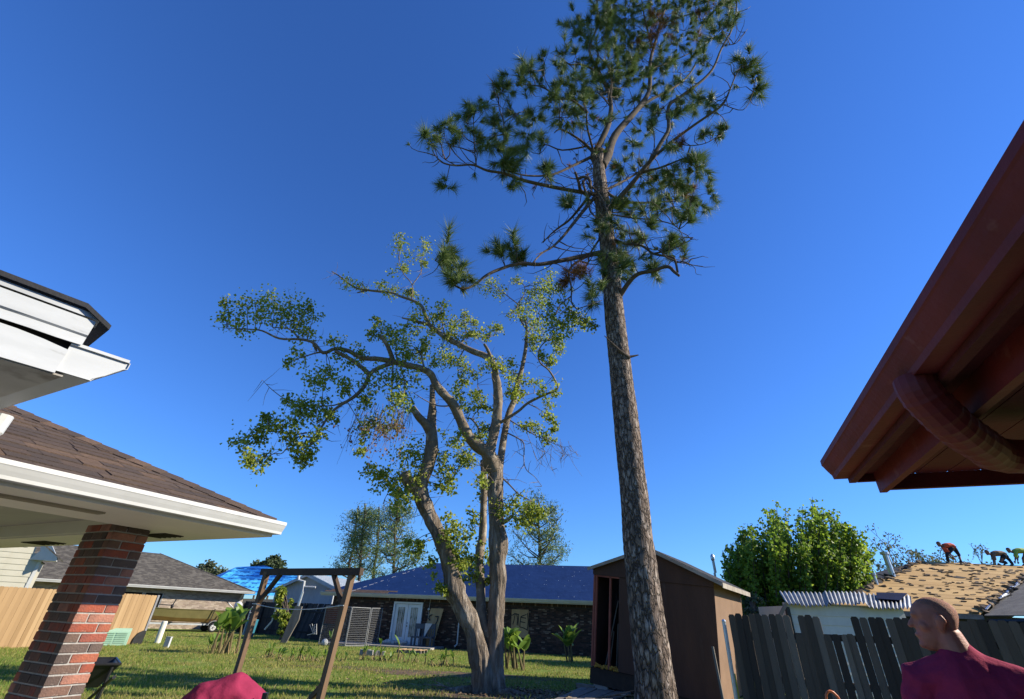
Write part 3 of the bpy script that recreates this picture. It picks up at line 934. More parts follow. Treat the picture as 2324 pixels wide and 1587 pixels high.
for i in range(n0 + 1):
    s = -L_ + (L_ + 0.03) * i / n0
    pts.append((wp(s, 0.012, 0.150 + 0.010 * noise.noise(V((s * 5, 7, 0))) + (0.03 * max(0, -s - 0.05) * 0.35)), wp(s, 0.012 + 0.006 * noise.noise(V((s * 9, 2, 0))), 0.192), wp(s, 0.022, 0.20), wp(s, 0.028, 0.272)))
for i in range(n0):
    for j in range(3):
        b.add([pts[i][j], pts[i + 1][j], pts[i + 1][j + 1], pts[i][j + 1]], [(0, 1, 2, 3)])
        b.add([pts[i][j] - wn_ * 0.004, pts[i + 1][j] - wn_ * 0.004, pts[i + 1][j + 1] - wn_ * 0.004, pts[i][j + 1] - wn_ * 0.004], [(0, 1, 2, 3)])
b.build('fascia_wrap', m_wd, eave, label='loose bent white aluminium fascia wrap')
b = MB()
b.obox(wp(-L_ / 2 + 0.02, -0.02, 0.293), wa * (L_ / 2 + 0.02), wn_ * 0.05, V((0, 0, 0.012)))
b.build('drip_edge', m_lgrey, eave)
b = MB()
n1 = 20
for i in range(n1):
    s0_, s1_ = -L_ + (L_ + 0.085) * i / n1, -L_ + (L_ + 0.085) * (i + 1) / n1
    dz0, dz1 = -0.10 * max(0, s0_ + 0.02) * 6, -0.10 * max(0, s1_ + 0.02) * 6
    j = 0.004 * noise.noise(V((s0_ * 8, 1, 1)))
    b.add([wp(s0_, 0.05 + j, 0.312 + dz0), wp(s1_, 0.05 + j, 0.312 + dz1), wp(s1_, -1.4, 0.70 + dz1), wp(s0_, -1.4, 0.70 + dz0), wp(s0_, 0.05 + j, 0.335 + dz0), wp(s1_, 0.05 + j, 0.335 + dz1), wp(s1_, -1.4, 0.73 + dz1), wp(s0_, -1.4, 0.73 + dz0)],
          [(0, 1, 2, 3), (4, 7, 6, 5), (0, 4, 5, 1), (1, 5, 6, 2), (3, 2, 6, 7), (0, 3, 7, 4)])
b.build('roof_shingles', m_tar, eave)
# gutter running away behind the corner, its end cap towards us
b = MB()
gw, gh = 0.225, 0.135
prf = [(0, 0), (gw * 0.56, 0), (gw * 0.60, gh * 0.12), (gw * 0.72, gh * 0.30), (gw * 0.84, gh * 0.52), (gw * 0.95, gh * 0.70), (gw, gh * 0.74), (gw, gh * 0.98), (gw * 0.9, gh), (0, gh)]
gb = wp(-0.004, -0.014, 0.012)
b.prism([gb + wa * x + V((0, 0, z)) for x, z in prf], wn_ * 0.004)
cap = b.build('gutter_end_cap', m_wd, eave)
b = MB()
for i in range(len(prf) - 2):
    x0, z0 = prf[i]; x1, z1 = prf[i + 1]
    q = [gb + wa * x0 + V((0, 0, z0)), gb + wa * x1 + V((0, 0, z1))]
    b.prism([q[0] + wn_ * 0.012, q[1] + wn_ * 0.012, q[1] + wb * 2.4, q[0] + wb * 2.4], V((0, 0, 0.003)) if abs(z1 - z0) < 0.03 else wa * 0.003)
b.beam(gb + V((0, 0, gh + 0.004)) + wn_ * 0.006, gb + wa * gw * 0.98 + V((0, 0, gh + 0.004)) + wn_ * 0.006, 0.02, 0.014)
b.build('gutter', m_wd, eave)
m_soff2 = M('eave_soffit', (0.50, 0.48, 0.42), (0.40, 0.38, 0.33), 2.5, 0.6, c3=(0.16, 0.13, 0.10), scale3=2.2, fac3=(0.58, 0.72))
b = MB()
b.slab([wp(-L_, -0.014, 0.006), wp(0.03, -0.014, 0.006), wp(0.03, -0.014, 0.006) + wb * 2.4, wp(-L_, -0.014, 0.006) + wb * 2.4], 0.01)
b.build('soffit', m_soff2, eave)
d0 = G(22, 945, wz)
b = MB()
d1 = d0 + wb * 0.1
b.tube([d1 + V((0, 0, 0.02)), d1 + V((0, 0, -0.06)), d1 - wa * 0.08 + V((0, 0, -0.16)), d1 - wa * 0.22 + V((0, 0, -0.30)), d1 - wa * 0.25 + V((0, 0, -0.5)), d1 - wa * 0.25 + V((0, 0, -2.4))], [0.045, 0.045, 0.047, 0.045, 0.045, 0.045], 10)
b.build('downspout', m_wd, eave)
def crom(pts, n=4):
    out = []
    for i in range(len(pts) - 1):
        p0, p1, p2, p3 = pts[max(i - 1, 0)], pts[i], pts[i + 1], pts[min(i + 2, len(pts) - 1)]
        for k in range(n):
            t = k / n
            out.append([0.5 * (2 * b + (c - a) * t + (2 * a - 5 * b + 4 * c - d) * t * t + (3 * b - a - 3 * c + d) * t ** 3) for a, b, c, d in zip(p0, p1, p2, p3)])
    out.append(list(pts[-1]))
    return out
# ---------------------------------------------------------------- dark red eave (right) on an added, unseen house body
m_red = M('dark_red_paint', (0.18, 0.024, 0.017), (0.14, 0.019, 0.014), 4, 0.55, 0.15, 30, c3=(0.30, 0.13, 0.09), scale3=7, fac3=(0.6, 0.85))
m_redd = M('dark_red_wood', (0.11, 0.016, 0.012), (0.085, 0.013, 0.010), 5, 0.7, 0.2, 40)
red = E('red_house', 'dark red painted house eave with matching gutter, beam and curved downspout', 'house', V((2.6, 2.4, 0)))
rg = V((0.385, 0.923, 0)).normalized(); rh = V((0.923, -0.385, 0)).normalized()
rc = V((2.30, 3.03, 2.5))
def rp(s, d, z): return rc - rg * s + rh * d + V((0, 0, z))
b = MB()
kgutter(b, rp(0.0, 0.0, 0.0), rp(9, 0.0, 0.0), -rh, 0.13, 0.125)
b.build('gutter', m_red, red)
b = MB()
b.obox(rp(4.5, 0.022, 0.055), rg * 4.5, rh * 0.02, V((0, 0, 0.085)))
b.build('fascia', m_redd, red)
b = MB()
b.obox(rp(4.52, 0.165, -0.035), rg * 4.50, rh * 0.02, V((0, 0, 0.07)))
b.build('beam', m_red, red)
b = MB()
for k in range(9):
    b = MB()
    d_ = 0.20 + k * 0.165
    b.obox(rp(4.5, d_ + 0.08, 0.012), rg * 4.46, rh * 0.0795, V((0, 0, 0.01)))
    b.build('soffit_board', m_redd, red)
b = MB()
b.obox(rp(0.02, 0.105, 0.02), rh * 0.058, rg * 0.015, V((0, 0, 0.05)))
b.build('end_return', m_redd, red)
b = MB()
b.obox(rp(0.03, 0.92, -0.045), rh * 0.73, rg * 0.018, V((0, 0, 0.045)))
b.build('end_board', m_redd, red)
b = MB()
b.obox(rp(4.5, 0.095, 0.03), rg * 4.48, rh * 0.05, V((0, 0, 0.012)))
b.build('eave_board', m_redd, red)
b = MB()
b.slab([rp(-0.02, -0.06, 0.145), rp(9, -0.06, 0.145), rp(9, 1.7, 0.45), rp(-0.02, 1.7, 0.45)], 0.03)
b.slab([rp(-0.02, 1.7, 0.45), rp(9, 1.7, 0.45), rp(9, 5.0, 1.15), rp(-0.02, 5.0, 1.15)], 0.03)  # unseen roof over the added house body
b.build('roof_deck', m_tar, red)
b = MB()
b.obox(rp(4.9, 3.1, -1.24), rg * 4.1, rh * 1.75, V((0, 0, 1.25)))  # unseen body added to shade the ground near the camera
b.build('wall', m_redd, red)
# ribbed elbow
path = crom([list(rp(*q)) for q in ((1.53, -0.05, 0.01), (1.53, -0.05, -0.05), (1.48, 0.0, -0.12), (1.38, 0.08, -0.165), (1.22, 0.20, -0.185), (1.02, 0.36, -0.185), (0.94, 0.75, -0.19), (0.94, 1.14, -0.21), (0.94, 1.26, -0.36), (0.94, 1.26, -0.9), (0.94, 1.26, -2.46))], 8)
b = MB()
b.tube(path, [0.074 + (0.0035 if i % 3 == 1 and 8 < i < 42 else 0) for i in range(len(path))], 16)
b.build('downspout', m_red, red, smooth=False)
# ---------------------------------------------------------------- leaning brown shed
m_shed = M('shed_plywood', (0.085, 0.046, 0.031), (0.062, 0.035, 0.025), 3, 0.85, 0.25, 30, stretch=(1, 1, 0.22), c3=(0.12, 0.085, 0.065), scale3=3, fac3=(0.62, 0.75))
m_shedr = M('shed_lit_side', (0.215, 0.13, 0.078), (0.18, 0.108, 0.064), 2, 0.85, 0.2, 30)  # lighter copy of the shed wood, sunlight on this wall put into colour
m_stud = M('red_stud', (0.30, 0.095, 0.06), (0.22, 0.07, 0.05), 4, 0.8)
m_strim = M('shed_trim', (0.36, 0.32, 0.26), (0.24, 0.20, 0.16), 4, 0.8)
m_foam = M('yellow_foam', (0.42, 0.24, 0.04), (0.30, 0.16, 0.03), 8, 0.95, 0.8, 25)
SX, SY, SZ, PH, TI, SW, SL, SHh = 2.59, 15.39, 0.57, 0.60, 0.10, 3.41, 3.74, 2.5
s_a = V((math.cos(PH), -math.sin(PH), 0)); s_b = V((math.sin(PH), math.cos(PH), 0))
s_x = s_a * math.cos(TI) - UP * math.sin(TI); s_u = UP * math.cos(TI) + s_a * math.sin(TI)
so_ = V((SX, SY, SZ))
def sp(x, y, z): return so_ + s_x * x + s_b * y + s_u * z
shed = E('shed', 'leaning dark brown plywood shed with an open doorway showing red studs', 'shed', V((SX, SY, 0)))
def sbox(mb, x0, x1, y0, y1, z0, z1): mb.obox(sp((x0 + x1) / 2, (y0 + y1) / 2, (z0 + z1) / 2), s_x * (x1 - x0) / 2, s_b * (y1 - y0) / 2, s_u * (z1 - z0) / 2)
ope0, ope1 = 0.14, 0.80
for x0, x1 in ((ope1, 2.02), (2.028, SW)):
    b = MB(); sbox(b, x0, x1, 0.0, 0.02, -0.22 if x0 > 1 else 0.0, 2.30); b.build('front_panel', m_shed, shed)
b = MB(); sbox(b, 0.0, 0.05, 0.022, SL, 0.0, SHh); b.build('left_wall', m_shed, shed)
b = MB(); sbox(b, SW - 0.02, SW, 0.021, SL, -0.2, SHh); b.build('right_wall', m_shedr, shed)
b = MB(); sbox(b, 0.051, SW - 0.021, SL - 0.05, SL, 0.0, SHh); b.build('back_wall', m_shed, shed)
b = MB(); sbox(b, 0.051, SW - 0.021, 0.03, SL - 0.051, -0.12, 0.0); b.build('floor', m_dark, shed)
RH = 0.62
b = MB(); b.prism([sp(-0.02, -0.03, 2.305), sp(SW + 0.0, -0.03, 2.305), sp(SW + 0.0, -0.03, SHh + 0.02), sp(SW / 2, -0.03, SHh + RH), sp(-0.02, -0.03, SHh + 0.02)], s_b * 0.045)
b.build('gable', m_shed, shed)
for x in (0.0, 0.06, 0.50):
    b = MB(); sbox(b, x, x + (0.045 if x > 0.1 else 0.05), -0.012 if x < 0.05 else 0.0, 0.085, 0.0, 2.30); b.build('stud', m_stud, shed)
b = MB(); sbox(b, 0.111, 0.799, 0.0, 0.06, 2.26, 2.30); b.build('header', m_stud, shed)
b = MB()
n = 110
for i in range(n):
    x = 0.12 + 0.68 * i / n
    b.ball(sp(x, 0.04 + U(-0.04, 0.03), U(0.0, 0.13) * (0.55 + 0.45 * noise.noise(V((x * 5, 0, 0))))), U(0.015, 0.035), U(0.015, 0.035), U(0.012, 0.035), 6)
b.build('foam_insulation', m_foam, shed, smooth=True)
b = MB()
b.slab([sp(-0.14, -0.16, SHh - 0.02), sp(SW / 2, -0.16, SHh + RH + 0.05), sp(SW / 2, SL + 0.15, SHh + RH + 0.05), sp(-0.14, SL + 0.15, SHh - 0.02)], 0.03)
b.slab([sp(SW + 0.24, -0.16, SHh - 0.06), sp(SW / 2, -0.16, SHh + RH + 0.052), sp(SW / 2, SL + 0.15, SHh + RH + 0.052), sp(SW + 0.24, SL + 0.15, SHh - 0.06)], 0.03)
srf = b.build('roof', m_tar, shed)
b = MB()
b.beam(sp(-0.14, -0.175, SHh - 0.07), sp(SW / 2, -0.175, SHh + RH - 0.0), 0.025, 0.085, s_u)
b.beam(sp(SW + 0.24, -0.177, SHh - 0.11), sp(SW / 2, -0.177, SHh + RH - 0.0), 0.025, 0.085, s_u)
b.build('rake_board', m_strim, srf)
b = MB()
b.beam(sp(SW + 0.25, -0.16, SHh - 0.13), sp(SW + 0.25, SL + 0.15, SHh - 0.13), 0.02, 0.12, s_u)
b.build('fascia', m_strim, srf)
for x in (0.25, SW - 0.35):
    for y in (0.2, SL - 0.3):
        p = sp(x, y, -0.12)
        b = MB(); b.obox(V((p.x, p.y, p.z / 2 - 0.02)), s_a * 0.2, s_b * 0.15, V((0, 0, p.z / 2 + 0.02))); b.build('foundation_block', m_conc, shed)
b = MB(); sbox(b, -0.03, SW, 0.03, 0.10, -0.40, -0.02); b.build('skirt_beam', M('dark_beam', (0.035, 0.026, 0.02), (0.05, 0.036, 0.026), 6, 0.95), shed)  # very dark brown beam along the bottom of the shed front
# lumber standing in the doorway
m_oldw = M('weathered_wood', (0.20, 0.175, 0.145), (0.13, 0.115, 0.095), 5, 0.9, 0.35, 40, stretch=(1, 1, 0.2))
for k, (x, t_, h_) in enumerate(((0.28, 0.5, 1.7), (0.40, 0.1, 0.9), (0.62, -0.05, 1.1))):
    b = MB(); b.beam(sp(x, 0.35, 0.0), sp(x + t_ * 0.6, 0.5, h_), 0.03, 0.03)
    o = b.build('stick', m_oldw)
    tag(o, ['long thin stick leaning inside the shed doorway', 'short grey stick standing in the shed doorway', 'grey stick behind the second red stud of the shed'][k], 'stick')
# board walk in front of the shed
bw = E('board_walk', 'weathered grey boards laid on the ground before the shed', 'boardwalk', V((2.3, 13.6, 0)))
for k in range(6):
    c0_, c1_ = G(1265 + k * 25, 1590 - k * 1, 0.04), G(1330 + k * 22, 1560 + k * 1.5, 0.04)
    b = MB(); b.beam(c0_ + (c0_ - c1_) * 0.4 + V((0, 0, 0.012 * (k % 2))), c1_ + V((0, 0, 0.012 * (k % 2))), 0.2, 0.035); b.build('plank', m_oldw, bw)
for k, (u0, v0, u1, v1, lab) in enumerate(((1345, 1545, 1440, 1568, 'long rotten timber lying under the shed front'), (1310, 1556, 1352, 1562, 'short grey timber offcut lying beside the board walk'))):
    b = MB(); b.beam(G(u0, v0, 0.06), G(u1, v1, 0.06), 0.14, 0.12)
    o = b.build('timber', m_oldw); tag(o, lab, 'timber')
# ---------------------------------------------------------------- fences
m_newf = M('new_pine_boards', (0.5, 0.33, 0.16), (0.30, 0.19, 0.09), 3, 0.8, 0.25, 40, stretch=(1, 1, 0.2), rand=('obj', [(0.31, 0.20, 0.10), (0.255, 0.16, 0.077), (0.345, 0.23, 0.118), (0.29, 0.185, 0.09), (0.22, 0.135, 0.062)]))
m_oldf = M('old_fence_boards', (0.1, 0.09, 0.08), (0.035, 0.03, 0.026), 4, 0.95, 0.4, 40, stretch=(1, 1, 0.15), rand=('obj', [(0.125, 0.088, 0.058), (0.09, 0.064, 0.042), (0.165, 0.12, 0.082), (0.06, 0.042, 0.028), (0.24, 0.18, 0.125)]))
def picket_mesh(w, h, t, m):
    me = bpy.data.meshes.new('picket')
    pr = [(-w / 2, 0), (w / 2, 0), (w / 2, h - 0.03), (w / 2 - 0.022, h), (-w / 2 + 0.022, h), (-w / 2, h - 0.03)]
    n = len(pr)
    vs = [(x, -t / 2, z) for x, z in pr] + [(x, t / 2, z) for x, z in pr]
    me.from_pydata(vs, [], [tuple(range(n)), tuple(range(2 * n - 1, n - 1, -1))] + [(i, i + n, (i + 1) % n + n, (i + 1) % n) for i in range(n)])
    me.materials.append(m)
    return me
def fence(root, A, B, h, w, gap, m, m_rail, jit=0.0, skip=(), tilt=0.0, back=1):
    d = (B - A); ln = d.length; d.normalize()
    n = V((d.y, -d.x, 0))
    me = picket_mesh(w, h, 0.018, m)
    k = 0; s = 0.0
    while s < ln:
        if k not in skip:
            R = frame(d, -n) @ Matrix.Rotation(U(-jit, jit), 3, 'Y') @ Matrix.Rotation(tilt + U(-jit, jit) * 0.3, 3, 'X')
            piece('picket', me, root, A + d * (s + w / 2) + n * (0.0 + U(0, 0.003) + 0.007 * (k % 2)) + V((0, 0, U(-0.022, 0.008) if jit else U(-0.008, 0.004))), R)
        s += w + gap * U(0.5, 1.5)
        k += 1
    for z in (0.3, h * 0.5, h - 0.3):
        b = MB(); b.obox(A + d * ln / 2 - n * 0.035 * back + V((0, 0, z)), d * ln / 2, n * 0.02, V((0, 0, 0.045))); b.build('rail', m_rail, root)
    q = 0.1
    while q < ln:
        b = MB(); b.obox(A + d * q - n * 0.105 * back + V((0, 0, h / 2 - 0.1)), d * 0.045, n * 0.045, V((0, 0, h / 2))); b.build('post', m_rail, root)
        q += 2.4
random.seed(21)
fa, fe = V((-20.9, 13.0, 0)), G(314, 1462)
fe.z = 0
fl = E('new_fence', 'new light tan wooden privacy fence with dog-ear pickets', 'fence', fa.lerp(fe, 0.5))
fence(fl, fa, fe, 1.95, 0.14, 0.003, m_newf, m_newf, 0.0)
d_ = (fe - fa).normalized()
b = MB()
b.obox(fe + d_ * 0.06 + V((0, 0, 0.98)), d_ * 0.045, V((d_.y, -d_.x, 0)) * 0.05, V((0, 0, 0.98)))
b.build('end_post', M('grey_post', (0.20, 0.20, 0.21), (0.15, 0.15, 0.16), 4, 0.6), fl)
b = MB()
c_ = fe - d_ * 0.12 + V((d_.y, -d_.x, 0)) * 0.06
pr = [c_ - d_ * 0.28, c_ + d_ * 0.2, c_ + d_ * 0.2 + V((0, 0, 0.52)), c_ + d_ * 0.05 + V((0, 0, 0.53)), c_ - d_ * 0.12 + V((0, 0, 0.45)), c_ - d_ * 0.25 + V((0, 0, 0.25))]
b.prism(pr, V((d_.y, -d_.x, 0)) * 0.03)
o = b.build('barrow_tray', m_black); tag(o, 'black rounded plastic tub panel propped at the end of the new fence', 'tub')
# old fence on the right
random.seed(4)
ra, rb_ = V((4.06, 9.28, 0)), V((8.4, 6.22, 0))
fr = E('old_fence', 'weathered dark picket fence with gaps beside the shed', 'fence', ra.lerp(rb_, 0.5))
d_ = (rb_ - ra).normalized(); n_ = V((d_.y, -d_.x, 0))
def pu(p): return CX + FPX * (p - CC).dot(CR) / (p - CC).dot(CF)
pw, pstep = 0.106, 0.107
npk = int((rb_ - ra).length / pstep)
low = [k for k in range(npk) if 1790 < pu(ra + d_ * k * pstep + V((0, 0, 1.8))) < 1808 or 1846 < pu(ra + d_ * k * pstep + V((0, 0, 1.8))) < 1916]
fence(fr, ra, rb_, 1.84, pw, 0.0010, m_oldf, m_oldf, 0.005, skip=low, back=1)
for k in low:
    h_ = U(1.56, 1.62)
    me = picket_mesh(pw, h_, 0.018, m_oldf)
    piece('picket', me, fr, ra + d_ * (k * pstep + pw / 2) + n_ * 0.004, frame(d_, -n_) @ Matrix.Rotation(U(-0.015, 0.015), 3, 'Y'))
b = MB(); b.tube([ra - d_ * 0.12 + V((0, 0, 0)), ra - d_ * 0.10 + V((0, 0, 1.70))], 0.032, 10); b.ball(ra - d_ * 0.10 + V((0, 0, 1.71)), 0.036)
o = b.build('fence_pipe', m_galv); tag(o, 'galvanised steel pipe post at the open end of the old fence', 'post')
b = MB(); b.beam(ra - d_ * 0.30, ra - d_ * 0.36 + V((0, 0, 1.32)), 0.035, 0.035)
o = b.build('stake', m_oldw); tag(o, 'thin pale stake standing before the shed corner', 'stake')
b = MB(); b.beam(ra - d_ * 0.10 - n_ * 0.05, ra - d_ * 0.10 - n_ * 0.05 + V((0, 0, 0.95)), 0.09, 0.03)
o = b.build('caution_strip', M('yellow_plastic', (0.45, 0.38, 0.04), rough=0.5)); tag(o, 'yellow strip standing behind the gap at the old fence end', 'strip')
# dark fence at the back, part of it collapsed
random.seed(9)
m_bkf = M('blackened_fence', (0.03, 0.03, 0.03), (0.02, 0.02, 0.02), 4, 0.95, rand=('obj', [(0.04, 0.038, 0.035), (0.03, 0.029, 0.027), (0.055, 0.05, 0.046), (0.025, 0.024, 0.023)]))
A_ = P(540, 1440, 41); C_ = P(690, 1440, 37)
A_.z = C_.z = 0
A_ = P(536, 1440, 41); A_.z = 0
bf = E('back_fence', 'dark standing wooden fence under the grey outbuilding', 'fence', A_)
fence(bf, A_, C_, 2.05, 0.14, 0.004, m_bkf, m_bkf, 0.01, back=-1)
lf = E('collapsed_fence', 'collapsed dark fence panel leaning back beside the kennel', 'fence', V((-13, 35, 0)))
A_, C_ = P(668, 1445, 35.5), P(742, 1450, 33.8); A_.z = C_.z = 0
fence(lf, A_, C_, 2.1, 0.19, 0.006, m_bkf, m_bkf, 0.02, tilt=-0.28, back=-1)
for o in list(lf.children):
    if o.name.startswith(('rail', 'post')): bpy.data.objects.remove(o)
d_ = (C_ - A_).normalized(); n_ = V((d_.y, -d_.x, 0))
for z in (0.4, 1.6):
    b = MB(); b.beam(A_ - n_ * (-0.04) + V((0, 0, z * 0.96)) - n_ * z * 0.28 * -1 * -1, C_ + n_ * 0.04 + V((0, 0, z * 0.96)) - n_ * z * 0.28, 0.05, 0.09); b.build('rail', m_bkf, lf)
# ---------------------------------------------------------------- wooden post frame
m_post = M('stained_post', (0.17, 0.105, 0.06), (0.11, 0.068, 0.04), 5, 0.85, 0.4, 40, stretch=(1, 1, 0.15))
m_postd = M('stained_beam', (0.07, 0.045, 0.029), (0.05, 0.032, 0.021), 5, 0.85, 0.4, 40, stretch=(0.3, 1, 1))
fbl, fbr = G(527, 1560), G(722, 1598)
ftl, ftr = P(606, 1298, (fbl.y + 0.0)), P(800, 1298, fbr.y)
fz = (ftl.z + ftr.z) / 2
pf = E('post_frame', 'dark wooden post frame with angled braces standing on the lawn', 'frame', (fbl + fbr) / 2)
fd = (fbr - fbl); fd.z = 0; fd.normalize(); fn_ = V((fd.y, -fd.x, 0))
ftl = V((ftl.x, ftl.y, ftl.z)); ftr = V((ftr.x, ftr.y, ftr.z))
for a_, t_ in ((fbl, ftl), (fbr, ftr)):
    b = MB(); b.beam(a_ - V((0, 0, 0.1)), t_ + V((0, 0, 0.0)), 0.14, 0.105, fn_); b.build('post', m_post, pf)
b = MB(); b.beam(ftl - fd * 0.22, ftr + fd * 0.30, 0.11, 0.15); b.build('top_beam', m_postd, pf)
b = MB(); b.beam(ftl.lerp(fbl, 0.30), ftl + fd * 0.62 - V((0, 0, 0.05)), 0.085, 0.09, fn_); b.build('brace', m_postd, pf)
b = MB(); b.beam(ftr.lerp(fbr, 0.30), ftr - fd * 0.62 - V((0, 0, 0.05)), 0.085, 0.09, fn_); b.build('brace', m_postd, pf)
b = MB()
c0_, c1_ = ftl.lerp(fbl, 0.30), ftr.lerp(fbr, 0.28)
pts = [c0_.lerp(c1_, i / 10) + fn_ * 0.08 + V((0, 0, -0.10 * (1 - (i / 5 - 1) ** 2))) for i in range(11)]
b.tube(pts, 0.009, 6)
for c_ in (c0_, c1_): b.beam(c_ - fd * 0.09 + fn_ * 0.082, c_ + fd * 0.09 + fn_ * 0.082, 0.012, 0.02)
b.build('string', m_white, pf)
b = MB(); b.beam(fbr - fd * 0.30 + V((0, 0, 0.03)), fbr + V((0, 0, 0.30)), 0.09, 0.09, fn_); b.build('foot_brace', m_post, pf)
# ---------------------------------------------------------------- utility pedestals
m_grn = M('pale_green_metal', (0.30, 0.46, 0.33), (0.26, 0.40, 0.29), 3, 0.5)
gp = G(253, 1464); gp.z = 0
gd = V((0.85, 0.53, 0)).normalized(); gnn = V((0.53, -0.85, 0)).normalized()
gb_ = E('utility_box', 'low pale green louvred utility box by the new fence', 'utility box', gp)
b = MB()
b.prism([gp - gd * 0.5 + gnn * 0.28, gp - gd * 0.5 - gnn * 0.3, gp - gd * 0.5 - gnn * 0.3 + V((0, 0, 0.62)), gp - gd * 0.5 + gnn * 0.02 + V((0, 0, 0.62)), gp - gd * 0.5 + gnn * 0.2 + V((0, 0, 0.5))], gd * 1.0)
b.build('cabinet', m_grn, gb_)
for k in range(6):
    for sd in (-0.23, 0.23):
        b = MB(); z = 0.10 + k * 0.07
        b.beam(gp + gd * (sd - 0.2) + gnn * (0.285 - z * 0.13) + V((0, 0, z)), gp + gd * (sd + 0.2) + gnn * (0.285 - z * 0.13) + V((0, 0, z)), 0.03, 0.03); b.build('louvre', m_grn, gb_)
m_pipe = M('pvc', (0.62, 0.60, 0.50), (0.55, 0.53, 0.44), 3, 0.5)
b = MB(); p = G(356, 1460)
b.tube([p + V((0, 0, z)) for z in (-0.05, 0.3, 0.86, 0.9)], [0.125, 0.125, 0.125, 0.11], 16)
o = b.build('pipe_pedestal', m_pipe, smooth=False); tag(o, 'cream plastic pipe pedestal standing on the lawn', 'pipe')
b = MB(); p = G(376, 1470)
b.box(p + V((0, 0, 0.18)), (0.2, 0.12, 0.40)); b.box(p + V((0.0, 0, 0.385)), (0.22, 0.14, 0.03))
o = b.build('cable_pedestal', m_lgrey); tag(o, 'small grey cable box standing beside the plastic pipe', 'cable box')
# ---------------------------------------------------------------- boat on trailer
m_hull = M('olive_hull', (0.125, 0.105, 0.035), (0.10, 0.085, 0.028), 3, 0.45, spec=0.4)
m_hull2 = M('brown_hull', (0.13, 0.075, 0.022), (0.10, 0.06, 0.02), 3, 0.35, spec=0.5)
bt0 = G(470, 1434); bt0.z = 0
bd = V((0.72, 0.69, 0)).normalized(); bnn = V((0.69, -0.72, 0)).normalized()
boat = E('boat', 'olive and brown flat fishing boat with outboard motor beside pale brick wall', 'boat', bt0)
def bp(s, o, z): return bt0 + bd * s + bnn * o + V((0, 0, z))
st = [(-5.6, 0.16, 1.12, 0.96), (-4.9, 0.55, 0.86, 0.78), (-3.8, 0.8, 0.70, 0.66), (-2.5, 0.9, 0.62, 0.6), (-1.0, 0.9, 0.60, 0.58), (0.4, 0.88, 0.60, 0.58), (1.3, 0.86, 0.62, 0.58)]
def gun(s): return 1.34 + 0.10 * max(0, (-s - 2.5) / 3) ** 1.5
up_, lo_ = [], []
b = MB(); b2 = MB()
rings1, rings2 = [], []
for s, hw, ch, kz in st:
    g_ = gun(s)
    ring = [bp(s, hw, g_), bp(s, hw * 0.93, ch + 0.22), bp(s, hw * 0.80, ch), bp(s, hw * 0.3, kz), bp(s, -hw * 0.3, kz), bp(s, -hw * 0.8, ch), bp(s, -hw * 0.93, ch + 0.22), bp(s, -hw, g_)]
    rings1.append(ring)
for i in range(len(st) - 1):
    r0_, r1_ = rings1[i], rings1[i + 1]
    for j in range(7):
        (b if j in (0, 6) else b2).add([r0_[j], r0_[j + 1], r1_[j + 1], r1_[j]], [(0, 1, 2, 3)])
b.add(rings1[-1], [tuple(range(8))]); b2.add(rings1[0], [tuple(range(8))])
b.add([bp(s, hw * 0.97, gun(s) - 0.04) for s, hw, _, _ in st] + [bp(s, -hw * 0.97, gun(s) - 0.04) for s, hw, _, _ in st[::-1]], [tuple(range(14))])
hl = b.build('hull_side', m_hull, boat)
b2.build('hull_bottom', m_hull2, boat)
b = MB()
b.tube([bp(s, hw + 0.01, gun(s)) for s, hw, _, _ in st], 0.025, 6); b.tube([bp(s, -hw - 0.01, gun(s)) for s, hw, _, _ in st], 0.025, 6)
b.build('gunwale', m_hull, boat)
b = MB()
for k, x in enumerate((0, 0.16, 0.32, 0.56, 0.72)): b.obox(bp(-4.7 + x, 0.66 + x * 0.16, 1.27), bd * 0.045, bnn * 0.02, V((0, 0, 0.055)))
b.build('registration_marks', m_white, hl)
b = MB()
b.ball(bp(1.55, 0.0, 1.72), 0.30, 0.26, 0.27, 14); b.beam(bp(1.5, 0, 1.5), bp(1.6, 0, 0.75), 0.14, 0.2); b.beam(bp(1.25, 0, 1.55), bp(0.75, 0.2, 1.85), 0.07, 0.07)
b.build('outboard_motor', m_white, boat, smooth=True)
b = MB()
b.tube([bp(0.75, 0.2, 1.85), bp(0.5, 0.25, 2.0)], 0.03, 6); b.tube([bp(0.6, 0.2, 1.9), bp(0.75, 0.2, 2.05)], 0.03, 6)
b.build('tiller', m_black, boat)
b = MB()
b.beam(bp(-4.7, 0.1, 1.62), bp(-2.8, 0.3, 1.55), 0.05, 0.05); b.beam(bp(-4.9, 0.1, 1.35), bp(-4.75, 0.1, 2.1), 0.1, 0.12); b.ball(bp(-4.6, 0.1, 1.62), 0.2, 0.12, 0.16, 10)
b.beam(bp(-2.85, 0.3, 1.38), bp(-2.7, 0.3, 1.95), 0.06, 0.06); b.ball(bp(-2.8, 0.3, 1.5), 0.1, 0.1, 0.14, 8)
b.build('trolling_motor', m_black, boat)
tr = E('boat_trailer', 'pale steel boat trailer with fender and white spoked wheel', 'trailer', bt0 + V((0.1, 0, 0)))
for o_ in (0.75, -0.75):
    b = MB(); b.beam(bp(-5.0, o_ * 0.5, 0.48), bp(1.1, o_, 0.46), 0.08, 0.10); b.build('rail', m_lgrey, tr)
b = MB(); b.beam(bp(-7.0, 0, 0.46), bp(-4.8, 0.0, 0.48), 0.09, 0.10); b.build('tongue', m_lgrey, tr)
for s in (-2.6, -0.3, 0.9):
    b = MB(); b.beam(bp(s, -0.8, 0.55), bp(s, 0.8, 0.55), 0.08, 0.08); b.build('cross_member', m_black, tr)
